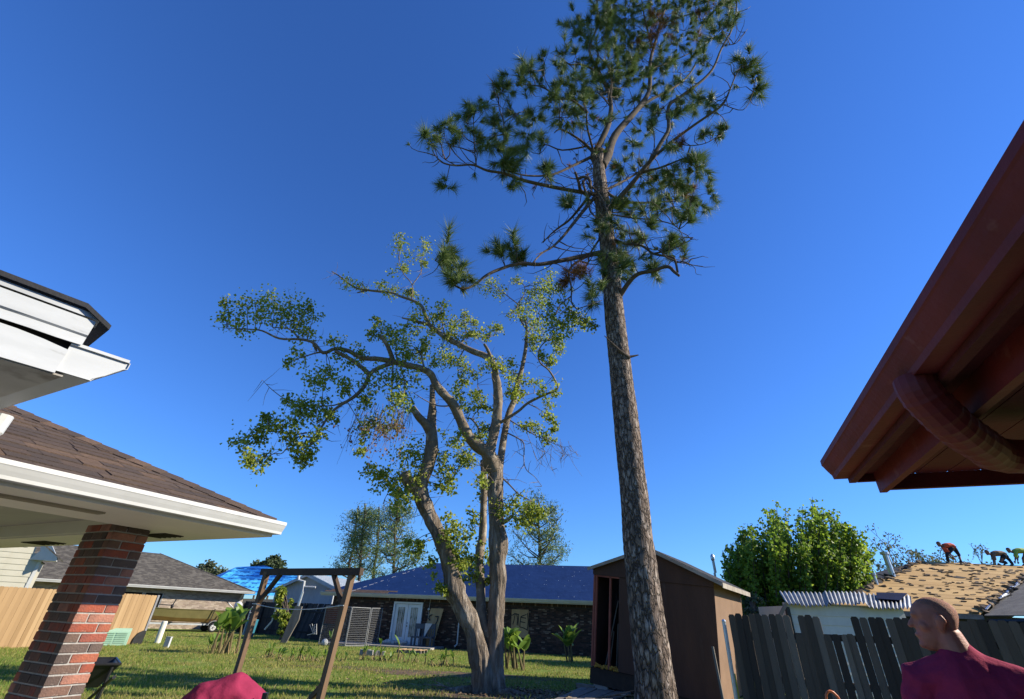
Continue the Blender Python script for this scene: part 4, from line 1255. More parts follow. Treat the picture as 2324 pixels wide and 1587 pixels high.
for o_ in (0.9, -0.9):
    b = MB(); b.tube([bp(0, o_ - 0.1, 0.29), bp(0, o_ - 0.08, 0.29), bp(0, o_ + 0.08, 0.29), bp(0, o_ + 0.1, 0.29)], [0.24, 0.29, 0.29, 0.24], 24); wh = b.build('wheel', m_black, tr)
    b = MB(); b.tube([bp(0, o_ + 0.10 * (1 if o_ > 0 else -1), 0.29), bp(0, o_ + 0.115 * (1 if o_ > 0 else -1), 0.29)], [0.185, 0.15], 20); rm = b.build('rim', m_white, wh)
    b = MB()
    for k in range(5):
        a_ = k * 1.2566
        b.ball(bp(0.1 * math.cos(a_), o_ + 0.118 * (1 if o_ > 0 else -1), 0.29 + 0.1 * math.sin(a_)), 0.022, 0.022, 0.022, 6)
    b.ball(bp(0, o_ + 0.12 * (1 if o_ > 0 else -1), 0.29), 0.05, 0.05, 0.05, 8); b.build('hub', m_black, wh)
    b = MB()
    arc = [bp(0.40 * math.cos(math.radians(a_)), o_ - 0.02, 0.30 + 0.40 * math.sin(math.radians(a_))) for a_ in range(10, 180, 17)]
    for i in range(len(arc) - 1): b.beam(arc[i], arc[i + 1], 0.26, 0.02, (arc[i] - bp(0, o_, 0.3)).normalized())
    b.build('fender', m_lgrey, tr)
for s in (-0.35, 0.1):
    b = MB(); b.beam(bp(s, 0.98, 0.5), bp(s + 0.12, 1.0, 1.45 if s < 0 else 1.1), 0.05, 0.05); b.build('guide_post', m_black, tr)
# ---------------------------------------------------------------- bin, hand truck, poles, hulk at the back
b = MB(); p = G(563, 1446); p.z = 0
b.ering([(p + V((0, 0, 0.0)), V((0.27, 0, 0)), V((0, 0.27, 0))), (p + V((0, 0, 0.9)), V((0.33, 0, 0)), V((0, 0.33, 0))), (p + V((0, 0, 0.93)), V((0.35, 0, 0)), V((0, 0.35, 0))), (p + V((0, 0, 0.97)), V((0.34, 0, 0)), V((0, 0.34, 0)))], 20)
o = b.build('barrel', M('teal_plastic', (0.03, 0.16, 0.22), (0.025, 0.13, 0.18), 3, 0.5)); tag(o, 'teal blue plastic barrel standing behind the banana plant', 'barrel')
b = MB(); q = P(567, 1408, p.y - 0.15)
for k, (w_, h_) in enumerate(((0.30, 0.74), (0.26, 0.42))):
    q2 = q + V((0, -0.05 * k, 0))
    b.tube([q2 + V((-w_ * 0.5 - 0.25 * k * 0.2, 0, -0.8)), q2 + V((-w_ * 0.5, 0, h_ - 0.1)), q2 + V((-w_ * 0.3, 0, h_)), q2 + V((w_ * 0.3, 0, h_)), q2 + V((w_ * 0.5, 0, h_ - 0.1)), q2 + V((w_ * 0.5, 0, -0.8))], 0.035, 8)
b.beam(q + V((-0.15, 0, 0.15)), q + V((0.15, 0, 0.15)), 0.04, 0.05)
ht = b.build('hand_truck', m_white); tag(ht, 'white tubular hand truck frame behind the teal barrel', 'hand truck')
b = MB(); b.tube([P(557, 1458, 30.5), P(587, 1369, 30.5)], 0.05, 8); o = b.build('pole', m_white); tag(o, 'thin white pole leaning beside the left post of the wooden frame', 'pole')
b = MB(); b.tube([P(600, 1429, 33), P(617, 1410, 33.1)], 0.05, 8); b.tube([P(617, 1410, 33.1), P(631, 1363, 33.2)], 0.045, 8); o = b.build('pole', m_pipe); tag(o, 'bent cream pole beside the young leafy tree', 'pole')
b = MB(); q0_, q1_ = P(648, 1452, 30), P(678, 1375, 30); q0_.z = 0
b.prism([q0_ + V((-0.28, 0, 0)), q0_ + V((0.05, 0, 0)), q0_.lerp(q1_, 0.62) + V((0.28, 0, 0)), q1_ + V((0.18, 0, -0.02)), q1_ + V((-0.2, 0, 0))], V((0.02, 0.05, 0)))
o = b.build('leaning_board', m_oldw); tag(o, 'broad weathered board leaning upright with a split lower end', 'board')
b = MB(); b.tube([P(676, 1378, 30.3), P(687, 1343, 30.3)], 0.07, 8); o = b.build('vent_pole', m_galv); tag(o, 'short silver pipe rising above the leaning weathered board', 'pipe')
# overturned hull under a cover
c_ = G(676, 1440); c_.z = 0
b = MB(); hd2 = V((0.93, -0.36, 0)).normalized(); hn2 = V((0.36, 0.93, 0))
rings = []
for i in range(11):
    t_ = i / 10
    wv = math.sin(math.pi * (0.06 + 0.88 * t_)) ** 0.6
    rings.append((c_ + hd2 * (-1.55 + 3.1 * t_) + V((0, 0, 0.34)), hn2 * 0.55 * wv, V((0, 0, 0.36 * wv + 0.02 * noise.noise(V((i, 3, 3)))))))
b.ering(rings, 16)
o = b.build('overturned_boat', M('dark_canvas', (0.045, 0.055, 0.055), (0.03, 0.036, 0.038), 4, 0.6, 0.4, 8), smooth=True); tag(o, 'low dark overturned boat hull lying before the collapsed fence', 'boat')
b = MB()
for k in range(4):
    q = P(712 + k * 2, 1440, 30.6)
    b.beam(q, P(703 + k * 5, 1418 - 2 * (k % 2), 30.6), 0.05, 0.02)
b.beam(P(714, 1437, 30.5), P(697, 1441, 30.5), 0.05, 0.03)
o = b.build('broken_trellis', m_white); tag(o, 'fan of broken white trellis beside the overturned hull', 'trellis')
# ---------------------------------------------------------------- dog kennel panels
m_wire = M('kennel_wire', (0.24, 0.24, 0.23), (0.18, 0.18, 0.18), 5, 0.55, metal=0.2)
def panel(c00, c10, c01, c11, nh, nv, label, extra=None):
    root = E('kennel_panel', label, 'kennel panel', (c00 + c10) / 2, 'dog kennel panels')
    b = MB()
    for a_, c_ in ((c00, c10), (c01, c11), (c00, c01), (c10, c11)): b.tube([a_, c_], 0.024, 8)
    b.build('frame', m_wire, root)
    b = MB()
    for i in range(1, nh): b.tube([c00.lerp(c01, i / nh), c10.lerp(c11, i / nh)], 0.006, 4, False)
    for i in range(1, nv): b.tube([c00.lerp(c10, i / nv), c01.lerp(c11, i / nv)], 0.002, 4, False)
    b.build('wire_mesh', m_wire, root, kind='stuff')
    return root
def pt(u, v, Y, z=None):
    p = P(u, v, Y)
    if z is not None: p.z = z
    return p
k1, k2, k3, k4 = pt(722, 1463, 29.6, 0.06), pt(781, 1469, 29.0, 0.06), pt(798, 1466, 31.2, 0.1), pt(856, 1460, 32.2, 0.1)
hK = 1.78
def upq(p): return p + V((0, 0, hK))
panel(k1, k2, upq(k1), upq(k2), 19, 26, 'tall wire kennel panel with rusty brown sheet at its top corner')
b = MB()
b.obox(k1.lerp(k2, 0.34) + V((0, 0, hK * 0.76)) + V((0, 0.05, 0)), (k2 - k1) * 0.32, V((0, 0.012, 0)), V((0, 0, hK * 0.22)))
o = b.build('rusty_sheet', M('rust_sheet', (0.16, 0.055, 0.028), (0.11, 0.04, 0.022), 4, 0.85)); tag(o, 'rust brown sheet fixed behind the kennel panel', 'sheet')
k5 = pt(842, 1472, 30.4, 0.06)
kd1, kd2 = pt(782.5, 1469, 28.9, 0.06), pt(826, 1470, 29.6, 0.06)
panel(kd1, kd2, upq(kd1), upq(kd2), 21, 20, 'open wire kennel gate panel catching the sun')
panel(kd2 + V((0.06, 0.04, 0)), k4, upq(kd2 + V((0.06, 0.04, 0))), upq(k4), 20, 22, 'shaded wire kennel panel next to the brick house wall')
b = MB(); p = G(735, 1466); b.ball(p + V((0, 0, 0.16)), 0.17, 0.17, 0.17, 16); o = b.build('ball', m_white, smooth=True); tag(o, 'dull white ball lying at the foot of the kennel panel', 'ball')
# ---------------------------------------------------------------- things by the patio
m_bench = M('slate_paint', (0.055, 0.075, 0.10), (0.045, 0.06, 0.08), 4, 0.6)
bs0 = hs(951, 1440)[0]; bs1 = hs(997, 1440)[0]
bc = E('chair_bench', 'slate blue wooden double seat with slatted backs on the patio', 'bench', hp((bs0 + bs1) / 2, -0.9, 0.09))
bw_ = (bs1 - bs0) / 2
for k in (0, 1):
    x0 = bs0 + k * bw_
    for x in (x0 + 0.05, x0 + bw_ - 0.07):
        b = MB(); b.obox(hp(x, -0.72, 0.62), ha * 0.045, hn * 0.04, V((0, 0, 0.55))); b.build('leg', m_bench, bc)
        b = MB(); b.obox(hp(x, -1.25, 0.32), ha * 0.045, hn * 0.04, V((0, 0, 0.25))); b.build('leg', m_bench, bc)
    b = MB(); b.obox(hp(x0 + bw_ / 2 - 0.01, -0.77, 1.06), ha * (bw_ / 2 - 0.02), hn * 0.02, V((0, 0, 0.13))); b.build('back_rail', m_bench, bc)
    b = MB(); b.obox(hp(x0 + bw_ / 2 - 0.01, -0.98, 0.52), ha * (bw_ / 2 - 0.02), hn * 0.28, V((0, 0, 0.035))); b.build('seat', m_bench, bc)
    for q in range(3):
        b = MB(); b.obox(hp(x0 + 0.18 + q * (bw_ - 0.36) / 2, -0.76, 0.74), ha * 0.02, hn * 0.012, V((0, 0, 0.2))); b.build('slat', m_bench, bc)
b = MB(); q = hp(bs0 + bw_ * 0.98, -0.815, 1.21)
b.prism([q, q + ha * 0.42, q + ha * 0.16 + V((0, 0, -0.42)), q - ha * 0.02 + V((0, 0, -0.75))], hn * 0.012); o = b.build('cloth', m_white); tag(o, 'white cloth hanging over the slate blue bench back', 'cloth')
pb0, pb1 = hs(968, 1420)[0], hs(1006, 1420)[0]
b = MB(); b.prism([hp(pb0 - 0.15, -0.45, 0.09), hp(pb1 - 0.35, -0.45, 0.09), hp(pb1 - 0.05, -0.12, 2.0), hp(pb0 + 0.2, -0.12, 2.0)], hn * 0.014)
ply2 = E('leaning_plywood', 'plywood sheet with black sprayed marks leaning behind the slate bench', 'plywood', hp(pb0, -0.4, 0.09))
b.build('sheet', m_ply, ply2)
pn_ = (hp(pb1 - 0.05, -0.12, 2.0) - hp(pb1 - 0.35, -0.45, 0.09)).normalized()
strokes([[(0.30, 0.30), (0.18, 0.26), (0.16, 0.10), (0.26, 0.02)], [(0.55, 0.22), (0.72, 0.22), (0.74, 0.0), (0.66, -0.25)], [(0.18, -0.22), (0.24, -0.26)]], hp(pb0, -0.29, 1.36), ha, pn_, (hn + V((0, 0, 0.15))).normalized(), 1.0, 0.06, 'sprayed_marks', ply2)
pl = E('pallet', 'flat wooden pallet lying on the patio edge', 'pallet', G(940, 1486))
pc0 = G(935, 1482); pc0.z = 0
for k in range(5):
    b = MB(); b.obox(pc0 + ha * (-0.55 + k * 0.27) + V((0, 0, 0.14)), ha * 0.055, hn * 0.5, V((0, 0, 0.012))); b.build('deck_board', m_newf, pl)
for k in range(3):
    b = MB(); b.obox(pc0 + hn * (-0.42 + k * 0.42) + V((0, 0, 0.065)), ha * 0.62, hn * 0.045, V((0, 0, 0.06))); b.build('stringer', m_oldw, pl)
b = MB(); q = hp((ds0 + ds1) / 2 + 0.3, -0.5, 0.1)
for k in range(9): b.ball(hp(ds0 - 0.1 + k * 0.17, -0.45 - 0.15 * math.sin(k), 0.16 + 0.03 * (k % 3)), 0.16, 0.12, U(0.07, 0.14), 8)
o = b.build('plastic_sheet', m_white, smooth=True); tag(o, 'crumpled white plastic sheet on the step of the french door', 'plastic sheet')
st_ = E('stone_edging', 'row of grey stone blocks edging a small bed in the lawn', 'stones', G(850, 1488))
for k in range(6):
    p = G(822 + k * 8.5, 1490 - (2 if k < 2 else 0)); b = MB()
    b.obox(p + V((0, 0, 0.1)), V((0.12, U(-0.03, 0.03), 0)), V((0, 0.1, 0)), V((U(-0.02, 0.02), 0, U(0.08, 0.13)))); b.build('block', m_conc, st_)
# black wheelbarrow behind the pillar
wq = P(216, 1508, 7.6); wr = V((0.8, 0.6, 0)).normalized(); wf = V((-0.6, 0.8, 0)).normalized()
wb_ = E('wheelbarrow', 'black wheelbarrow parked behind the brick pillar', 'wheelbarrow', V((wq.x, wq.y, 0)))
zt = wq.z
b = MB()
c_ = V((wq.x, wq.y, 0)) - wr * 0.06
R4 = lambda w_, l0, l1, z: [c_ - wr * w_ + wf * l0 + V((0, 0, z)), c_ + wr * w_ + wf * l0 + V((0, 0, z)), c_ + wr * w_ * 0.9 + wf * l1 + V((0, 0, z)), c_ - wr * w_ * 0.9 + wf * l1 + V((0, 0, z))]
o1, o2 = R4(0.34, 0.0, 0.95, zt), R4(0.20, 0.22, 0.62, zt - 0.28)
i1, i2 = R4(0.32, 0.02, 0.93, zt), R4(0.18, 0.24, 0.60, zt - 0.26)
b.add(o1 + o2, [(0, 1, 5, 4), (1, 2, 6, 5), (2, 3, 7, 6), (3, 0, 4, 7), (4, 5, 6, 7)])
b.add(i1 + i2, [(0, 4, 5, 1), (1, 5, 6, 2), (2, 6, 7, 3), (3, 7, 4, 0), (7, 6, 5, 4)])
b.tube(o1 + [o1[0]], 0.018, 6)
b.build('tray', m_black, wb_)
for s in (-1, 1):
    b = MB(); b.tube([c_ + wr * s * 0.30 - wf * 0.5 + V((0, 0, zt - 0.1)), c_ + wr * s * 0.24 + wf * 0.3 + V((0, 0, zt - 0.30)), c_ + wr * s * 0.05 + wf * 1.0 + V((0, 0, 0.2))], 0.022, 8); b.build('handle', m_black, wb_)
    b = MB(); b.tube([c_ + wr * s * 0.26 + wf * 0.02 + V((0, 0, zt - 0.03)), c_ + wr * s * 0.22 + wf * 0.08 + V((0, 0, 0.1)), c_ + wr * s * 0.22 + wf * 0.12 + V((0, 0, 0.0)), c_ + wr * s * 0.22 + wf * 0.3 + V((0, 0, 0.0)), c_ + wr * s * 0.24 + wf * 0.4 + V((0, 0, zt - 0.3))], 0.02, 8); b.build('leg', m_black, wb_)
b = MB(); b.tube([c_ + wf * 1.02 - wr * 0.05 + V((0, 0, 0.2)), c_ + wf * 1.02 + wr * 0.05 + V((0, 0, 0.2))], 0.2, 18); b.build('wheel', m_black, wb_)
# black post by the crouching person, orange cable loop by the fence
b = MB(); p = P(602, 1578, 5.6); b.beam(V((p.x, p.y, 0)), p + V((0, 0, 0.02)), 0.045, 0.045); o = b.build('metal_post', m_black); tag(o, 'short black metal post beside the bent over person', 'post')
b = MB(); pts = [P(u, v, 3.4) for u, v in ((1879, 1640), (1875, 1587), (1874, 1578), (1877, 1571), (1883, 1568), (1890, 1571), (1900, 1581), (1906, 1590), (1925, 1640))]
b.tube([V((pts[0].x, pts[0].y, 0.0))] + pts + [V((pts[-1].x, pts[-1].y, 0.0))], 0.007, 8)
o = b.build('cable_loop', M('orange_cable', (0.60, 0.17, 0.05), rough=0.4), smooth=True); tag(o, 'thin orange cable bent into a loop in front of the old fence', 'cable')
# ---------------------------------------------------------------- broad leaved plants
m_ban = M('banana_leaf', (0.11, 0.19, 0.03), (0.16, 0.25, 0.045), 5, 0.45, spec=0.35, trans=0.4, tcol=(0.25, 0.36, 0.05))
m_bstem = M('banana_stem', (0.14, 0.12, 0.045), (0.09, 0.06, 0.03), 5, 0.8)
m_dry = M('dry_stem', (0.36, 0.28, 0.13), (0.26, 0.18, 0.08), 6, 0.9)
def leaf(parent, base, tip, width, m, droop=0.15, seg=7, name='leaf'):
    b = MB()
    d = tip - base; L0 = d.length
    side = d.cross(V((0, 0, 1)))
    if side.length < 0.05 * L0: side = V((1, 0, 0)).cross(d) if abs(d.x) < abs(d.z) else V((0, 1, 0))
    side = (Matrix.Rotation(U(-0.9, 0.9), 3, d.normalized()) @ side).normalized()
    nr = side.cross(d).normalized()
    for i in range(seg + 1):
        t_ = i / seg
        p = base.lerp(tip, t_) - V((0, 0, droop * L0 * (t_ ** 2.2))) + V((0, 0, droop * L0 * 0.4 * t_))
        w_ = width * (math.sin(math.pi * min(1, 0.08 + t_ * 0.92)) ** 0.7) * (1 - 0.15 * t_) + 0.004
        jg = 1 + U(-0.12, 0.12)
        b.v += [p - side * w_ * 0.5 * jg + nr * w_ * 0.16, p, p + side * w_ * 0.5 * jg + nr * w_ * 0.16]
    for i in range(seg):
        k = i * 3
        b.f += [(k, k + 1, k + 4, k + 3), (k + 1, k + 2, k + 5, k + 4)]
    return b.build(name, m, parent, smooth=True)
def plant(label, base, h, nst, nlf, spread, lw, ll, group=None, name='banana_plant', dry=0, m=None):
    r = E(name, label, 'plant', base, group)
    for k in range(nst):
        bx = base + V((U(-1, 1) * spread * 0.35, U(-1, 1) * spread * 0.35, -0.03))
        hh = h * U(0.45, 0.8)
        tp_ = bx + V((U(-1, 1) * spread * 0.25, U(-0.5, 0.5) * spread * 0.25, hh))
        b = MB(); b.tube([bx, bx.lerp(tp_, 0.5) + V((U(-0.03, 0.03), 0, 0)), tp_], [0.045 * h / 1.5 + 0.008, 0.035 * h / 1.5 + 0.006, 0.015], 7); b.build('stem', m_bstem, r)
        for q in range(nlf):
            a_ = U(0, 6.28)
            o_ = bx.lerp(tp_, U(0.75, 1.0))
            leaf(r, o_, o_ + V((math.cos(a_) * ll * U(0.3, 0.75), math.sin(a_) * ll * 0.4, ll * U(0.25, 0.9))), lw * U(0.7, 1.1), m or m_ban, U(0.05, 0.35))
    for k in range(dry):
        bx = base + V((U(-1, 1) * spread * 0.6, U(-1, 1) * spread * 0.5, -0.02))
        b = MB(); b.tube([bx, bx + V((U(-0.15, 0.15), U(-0.1, 0.1), U(0.15, 0.45) * min(1, h)))], [0.018, 0.01], 5); b.build('dry_stalk', m_dry, r)
    return r
random.seed(31)
plant('tall clump of banana plants with broad torn leaves on the lawn', G(513, 1484), 1.75, 7, 4, 1.2, 0.46, 0.85, dry=14)
plant('low yellow green banana shoots at the edge of the tall clump', G(482, 1478), 0.65, 4, 3, 0.8, 0.2, 0.5, dry=5)
plant('dark banana clump with upright rolled leaf beside the broken trunk', G(1168, 1520), 1.6, 7, 4, 0.95, 0.34, 0.62)
plant('bright elephant ear plant with arching leaves in front of the dark brick wall', G(1295, 1503), 1.2, 4, 5, 0.8, 0.42, 1.0, name='elephant_ear')
leafs = [(748, 1478, 0.85, 'single tall shoot at the foot of the right post of the wooden frame'), (905, 1500, 0.75, 'two-leaved canna shoot in front of the pallet'), (862, 1478, 0.5, 'small drooping seedling at the patio edge'),
         (965, 1510, 0.5, 'pair of thin canna blades in the lawn right of the pallet'), (1028, 1513, 0.45, 'short canna shoot close to the broken trunk')]
for u, v, h_, lab in leafs: plant(lab, G(u, v), h_ * 1.1, 1, 2, 0.15, 0.15, h_ * 0.75, name='canna_shoot', dry=4)
for k, u in enumerate((606, 628, 652, 676, 700, 716, 741, 764, 826, 858, 886, 930, 990, 1005)):
    plant('short yellowing canna stubble in the row across the lawn', G(u + U(-4, 4), 1494 + U(-4, 5) + (u - 600) * 0.035), U(0.32, 0.55), 3, 3, 0.55, 0.085, U(0.26, 0.42), 'canna stubble row', 'canna_stubble', 9)
b = MB()
b.beam(P(1617, 1270, 30), P(1623, 1300, 30.0), 0.12, 0.12); b.ball(P(1616.5, 1266, 30), 0.13, 0.13, 0.22, 10)
q = P(1621, 1300, 30); b.beam(q, V((q.x, q.y, 0)), 0.1, 0.1)
o = b.build('mast', m_galv); tag(o, 'grey metal mast with pale cap rising behind the shed roof', 'mast')
# ---------------------------------------------------------------- trees
def conv(kind):
    x0, y0, s = {'A': (929.3, 0.0, 0.3499), 'B': (929.3, 348.5, 0.3249), 'C': (464.6, 493.7, 0.3843), 'D': (871.2, 609.8, 0.3111), 'E': (726.0, 1074.5, 0.3232), 'F': (0, 0, 1.0)}[kind]
    return lambda p: (x0 + s * p[0], y0 + s * p[1], s)
class Tree:
    def __init__(s, root, Y, mat):
        s.root, s.Y, s.mat, s.samples = root, Y, mat, []     # samples: (u, v, point)
    def near(s, u, v):
        return min(s.samples, key=lambda q: (q[0] - u) ** 2 + (q[1] - v) ** 2)
    def limb(s, kind, pts, w0, w1=None, dy=None, name='limb', widths=None, seg=9, wob=0.15, ground=False, lump=0.0, mat=None, sub=4, bark=None, thin=1.0):
        cv = conv(kind)
        uv = [cv(p) for p in pts]
        sc = uv[0][2]
        n = len(uv)
        ws = [w * sc * thin for w in widths] if widths else [(w0 + (w1 - w0) * i / (n - 1)) * sc for i in range(n)]
        y0 = s.Y
        if s.samples and not ground: y0 = s.near(uv[0][0], uv[0][1])[2].y
        if dy is None: dy = U(-1.6, 1.6)
        L = 0; ls = [0]
        for i in range(1, n):
            L += math.hypot(uv[i][0] - uv[i - 1][0], uv[i][1] - uv[i - 1][1]); ls.append(L)
        raw = [(uv[i][0], uv[i][1], y0 + dy * ls[i] / L, ws[i]) for i in range(n)]
        if not ground and s.samples:                          # root the limb inside its parent
            q = s.near(uv[0][0], uv[0][1])
            raw[0] = ((raw[0][0] + q[0]) / 2, (raw[0][1] + q[1]) / 2, y0, ws[0])
        sm = crom(raw, sub)
        P3, R3 = [], []
        for u, v, y, w_ in sm:
            p = P(u, v, y)
            P3.append(p); R3.append(max(0.004, w_ * 0.5 * S(p)))
            s.samples.append((u, v, p))
        if lump: R3 = [r * (1 + lump * noise.noise(V((i * 1.8 / sub, dy * 3, 0)))) for i, r in enumerate(R3)]
        b = MB(); b.tube(P3, R3, seg, True, wob, bark)
        return b.build(name, mat or s.mat, s.root, smooth=True)
m_pbark = M('pine_bark', (0.19, 0.14, 0.108), (0.125, 0.09, 0.068), 6, 0.95, 1.0, 11.0, stretch=(1, 1, 0.34), c3=(0.33, 0.27, 0.225), scale3=9, bdist=0.06, vor=(0.05, 0.036, 0.028))
m_plimb = M('pine_limb', (0.065, 0.048, 0.038), (0.095, 0.072, 0.057), 9, 0.95, 0.6, 30, c3=(0.16, 0.13, 0.105), scale3=5, fac3=(0.58, 0.7))
m_tbark = M('grey_bark', (0.25, 0.195, 0.145), (0.085, 0.065, 0.048), 14, 0.95, 1.0, 22, stretch=(1, 1, 0.14), c3=(0.36, 0.305, 0.245), scale3=7, bdist=0.16)
m_tlimb = M('grey_limb', (0.125, 0.095, 0.066), (0.20, 0.155, 0.108), 7, 0.95, 0.7, 30, c3=(0.33, 0.29, 0.23), scale3=3, fac3=(0.55, 0.68))
m_needle = M('pine_needles', (0.05, 0.08, 0.03), rand=('isl', [(0.075, 0.13, 0.034), (0.10, 0.16, 0.04), (0.065, 0.108, 0.032), (0.14, 0.19, 0.046), (0.09, 0.14, 0.034), (0.19, 0.23, 0.065)]), rough=0.55, spec=0.45, trans=0.25)
m_needbr = M('brown_needles', (0.16, 0.075, 0.032), (0.22, 0.11, 0.04), 9, 0.8, trans=0.25)
m_leaf = M('tallow_leaves', (0.08, 0.12, 0.02), rand=('isl', [(0.20, 0.26, 0.03), (0.26, 0.32, 0.038), (0.16, 0.215, 0.03), (0.32, 0.37, 0.05), (0.40, 0.41, 0.075), (0.23, 0.28, 0.04)]), rough=0.5, spec=0.35, trans=0.55)
def needles(b, c, r, n, ax=None):                    # a brush of needles along the end of a twig
    ax = ax or V((U(-0.5, 0.5), U(-0.5, 0.5), U(0.3, 1)))
    ax.normalize()
    bl = U(0.25, 0.8) * r                            # length of twig that carries needles
    spread = U(0.7, 1.25)
    for k in range(n):
        t = U(0, 1)
        d = V((random.gauss(0, 1), random.gauss(0, 1), random.gauss(0, 1)))
        d = (d - ax * d.dot(ax)).normalized() * spread * U(0.3, 1.0) + ax * U(0.25, 1.0)
        d.normalize()
        o = c + ax * (t - 0.7) * bl
        ln = U(0.5, 1.0) * r * (0.75 + 0.25 * t)
        sd = d.cross(V((U(-1, 1), U(-1, 1), U(-1, 1))))
        if sd.length < 0.01: continue
        sd.normalize()
        tip = o + d * ln - V((0, 0, ln * U(0.05, 0.28)))
        w_ = U(0.006, 0.011)
        i = len(b.v)
        b.v += [o - sd * w_, o + sd * w_, tip]
        b.f.append((i, i + 1, i + 2))
def leaves(b, c, r, n, size=0.06, droop=0.6):
    for k in range(n):
        o = c + V((random.gauss(0, 0.5), random.gauss(0, 0.5), random.gauss(0, 0.45))) * r
        d = V((U(-1, 1), U(-1, 1), U(-1, 0.6) - droop * 0.4)).normalized()
        sd = d.cross(V((U(-1, 1), U(-1, 1), U(-1, 1))))
        if sd.length < 0.05: continue
        sd.normalize()
        s_ = size * U(0.7, 1.35)
        i = len(b.v)
        nr = d.cross(sd) * s_ * 0.15
        b.v += [o, o + d * s_ * 0.45 - sd * s_ * 0.5 + nr, o + d * s_ * 1.05, o + d * s_ * 0.45 + sd * s_ * 0.5 + nr]
        b.f += [(i, i + 1, i + 2), (i, i + 2, i + 3)]
# ---- tall pine
random.seed(77)
pbase = G(1490, 1612)
pine = E('pine_tree', 'tall storm damaged pine with a straight bare trunk and ragged crown', 'tree', V((pbase.x, pbase.y, 0)))
T = Tree(pine, pbase.y, m_plimb)
tr_pts = [(1494, 1640), (1484, 1540), (1474, 1450), (1462, 1350), (1450, 1250), (1438, 1120), (1425, 1000), (1412, 880), (1401, 780), (1392, 700), (1387, 640), (1379, 560), (1369, 480), (1362, 420), (1358, 380), (1362, 345)]
T.limb('F', tr_pts, 0, widths=[104, 88, 80, 73, 67, 61, 56, 51, 46, 43, 40, 36, 33, 30, 27, 22], dy=0.0, name='trunk', seg=48, wob=0.0, ground=True, mat=m_pbark, sub=22, bark=(0.055, 9.0, 2.6))
T.limb('A', [(1215, 1060), (1195, 1010), (1225, 950), (1290, 800), (1302, 650), (1235, 480), (1165, 330), (1215, 170), (1215, 0), (1225, -160)], 0, widths=[62, 56, 44, 34, 26, 20, 17, 14, 11, 6], dy=-0.4, name='leader')
T.limb('A', [(1262, 1080), (1285, 1000), (1330, 880), (1450, 740), (1550, 600), (1560, 400), (1600, 250), (1640, 100), (1680, 0), (1700, -200)], 0, widths=[66, 60, 48, 38, 29, 22, 18, 15, 12, 6], dy=0.6, name='leader')
LB = [([(1290, 290), (1180, 268), (1000, 235), (800, 190), (660, 140), (540, 120), (440, 80), (330, 85), (240, 70), (190, 30), (160, -20)], 36, 6, -2.2), ([(1320, 690), (1200, 720), (1050, 750), (900, 775), (760, 770), (640, 805), (540, 850), (450, 920), (370, 945), (300, 910), (250, 850), (215, 780), (200, 720)], 42, 7, -2.0),
      ([(1280, 340), (1150, 480), (1080, 570), (1000, 650), (920, 700), (860, 765)], 30, 12, -1.8), ([(1260, 300), (1130, 450), (1040, 520), (980, 570), (930, 625)], 24, 8, 0.9), ([(1350, 430), (1440, 340), (1500, 270), (1570, 190), (1640, 100), (1720, 10)], 46, 34, -1.3),
      ([(1640, 130), (1750, 100), (1900, 40), (2000, 5)], 22, 7, -0.5), ([(1340, 270), (1500, 190), (1600, 130)], 26, 16, 1.2), ([(1350, 250), (1470, 330), (1600, 345), (1720, 340), (1830, 330), (1900, 290)], 26, 8, 1.6), ([(1380, 430), (1550, 450), (1700, 465), (1820, 490), (1880, 530), (1920, 610)], 15, 5, -1.5),
      ([(1390, 415), (1550, 400), (1650, 370)], 12, 5, 1.0), ([(1380, 575), (1500, 630), (1620, 645), (1700, 700), (1800, 720), (1850, 740), (1870, 830)], 20, 20, -1.0), ([(1430, 1060), (1490, 960), (1540, 890), (1600, 840), (1700, 820), (1800, 790), (1850, 830), (1882, 855)], 44, 22, -1.2),
      ([(1700, 700), (1800, 680), (1900, 640), (1980, 590)], 16, 5, -0.4), ([(1290, 700), (1200, 740), (1130, 790), (1110, 850), (1130, 940), (1130, 1040), (1170, 1090)], 22, 10, -0.9), ([(1310, 580), (1260, 700), (1240, 780), (1180, 810)], 18, 8, -0.5), ([(1240, 300), (1195, 260), (1180, 200), (1155, 130)], 30, 22, -0.6),
      ([(1240, 190), (1220, 240), (1250, 320), (1260, 400), (1310, 455)], 20, 14, -0.6), ([(1260, 200), (1320, 280), (1370, 380), (1400, 480), (1410, 560)], 16, 12, -0.6), ([(1170, 180), (1215, 165), (1255, 185), (1262, 240)], 24, 26, -0.3), ([(1170, 1085), (1250, 1060), (1345, 1025)], 8, 5, 0.3), ([(1130, 970), (1190, 930), (1240, 870), (1220, 820)], 7, 5, -0.4), ([(1130, 1000), (1050, 1060), (1020, 1130)], 12, 8, -0.4), ([(1870, 745), (1930, 760), (1990, 800), (2000, 840), (2040, 850)], 7, 3, -0.3)]
for pts, a_, c_, dy in LB: T.limb('B', pts, a_ * 0.85, c_ * 0.8, dy)
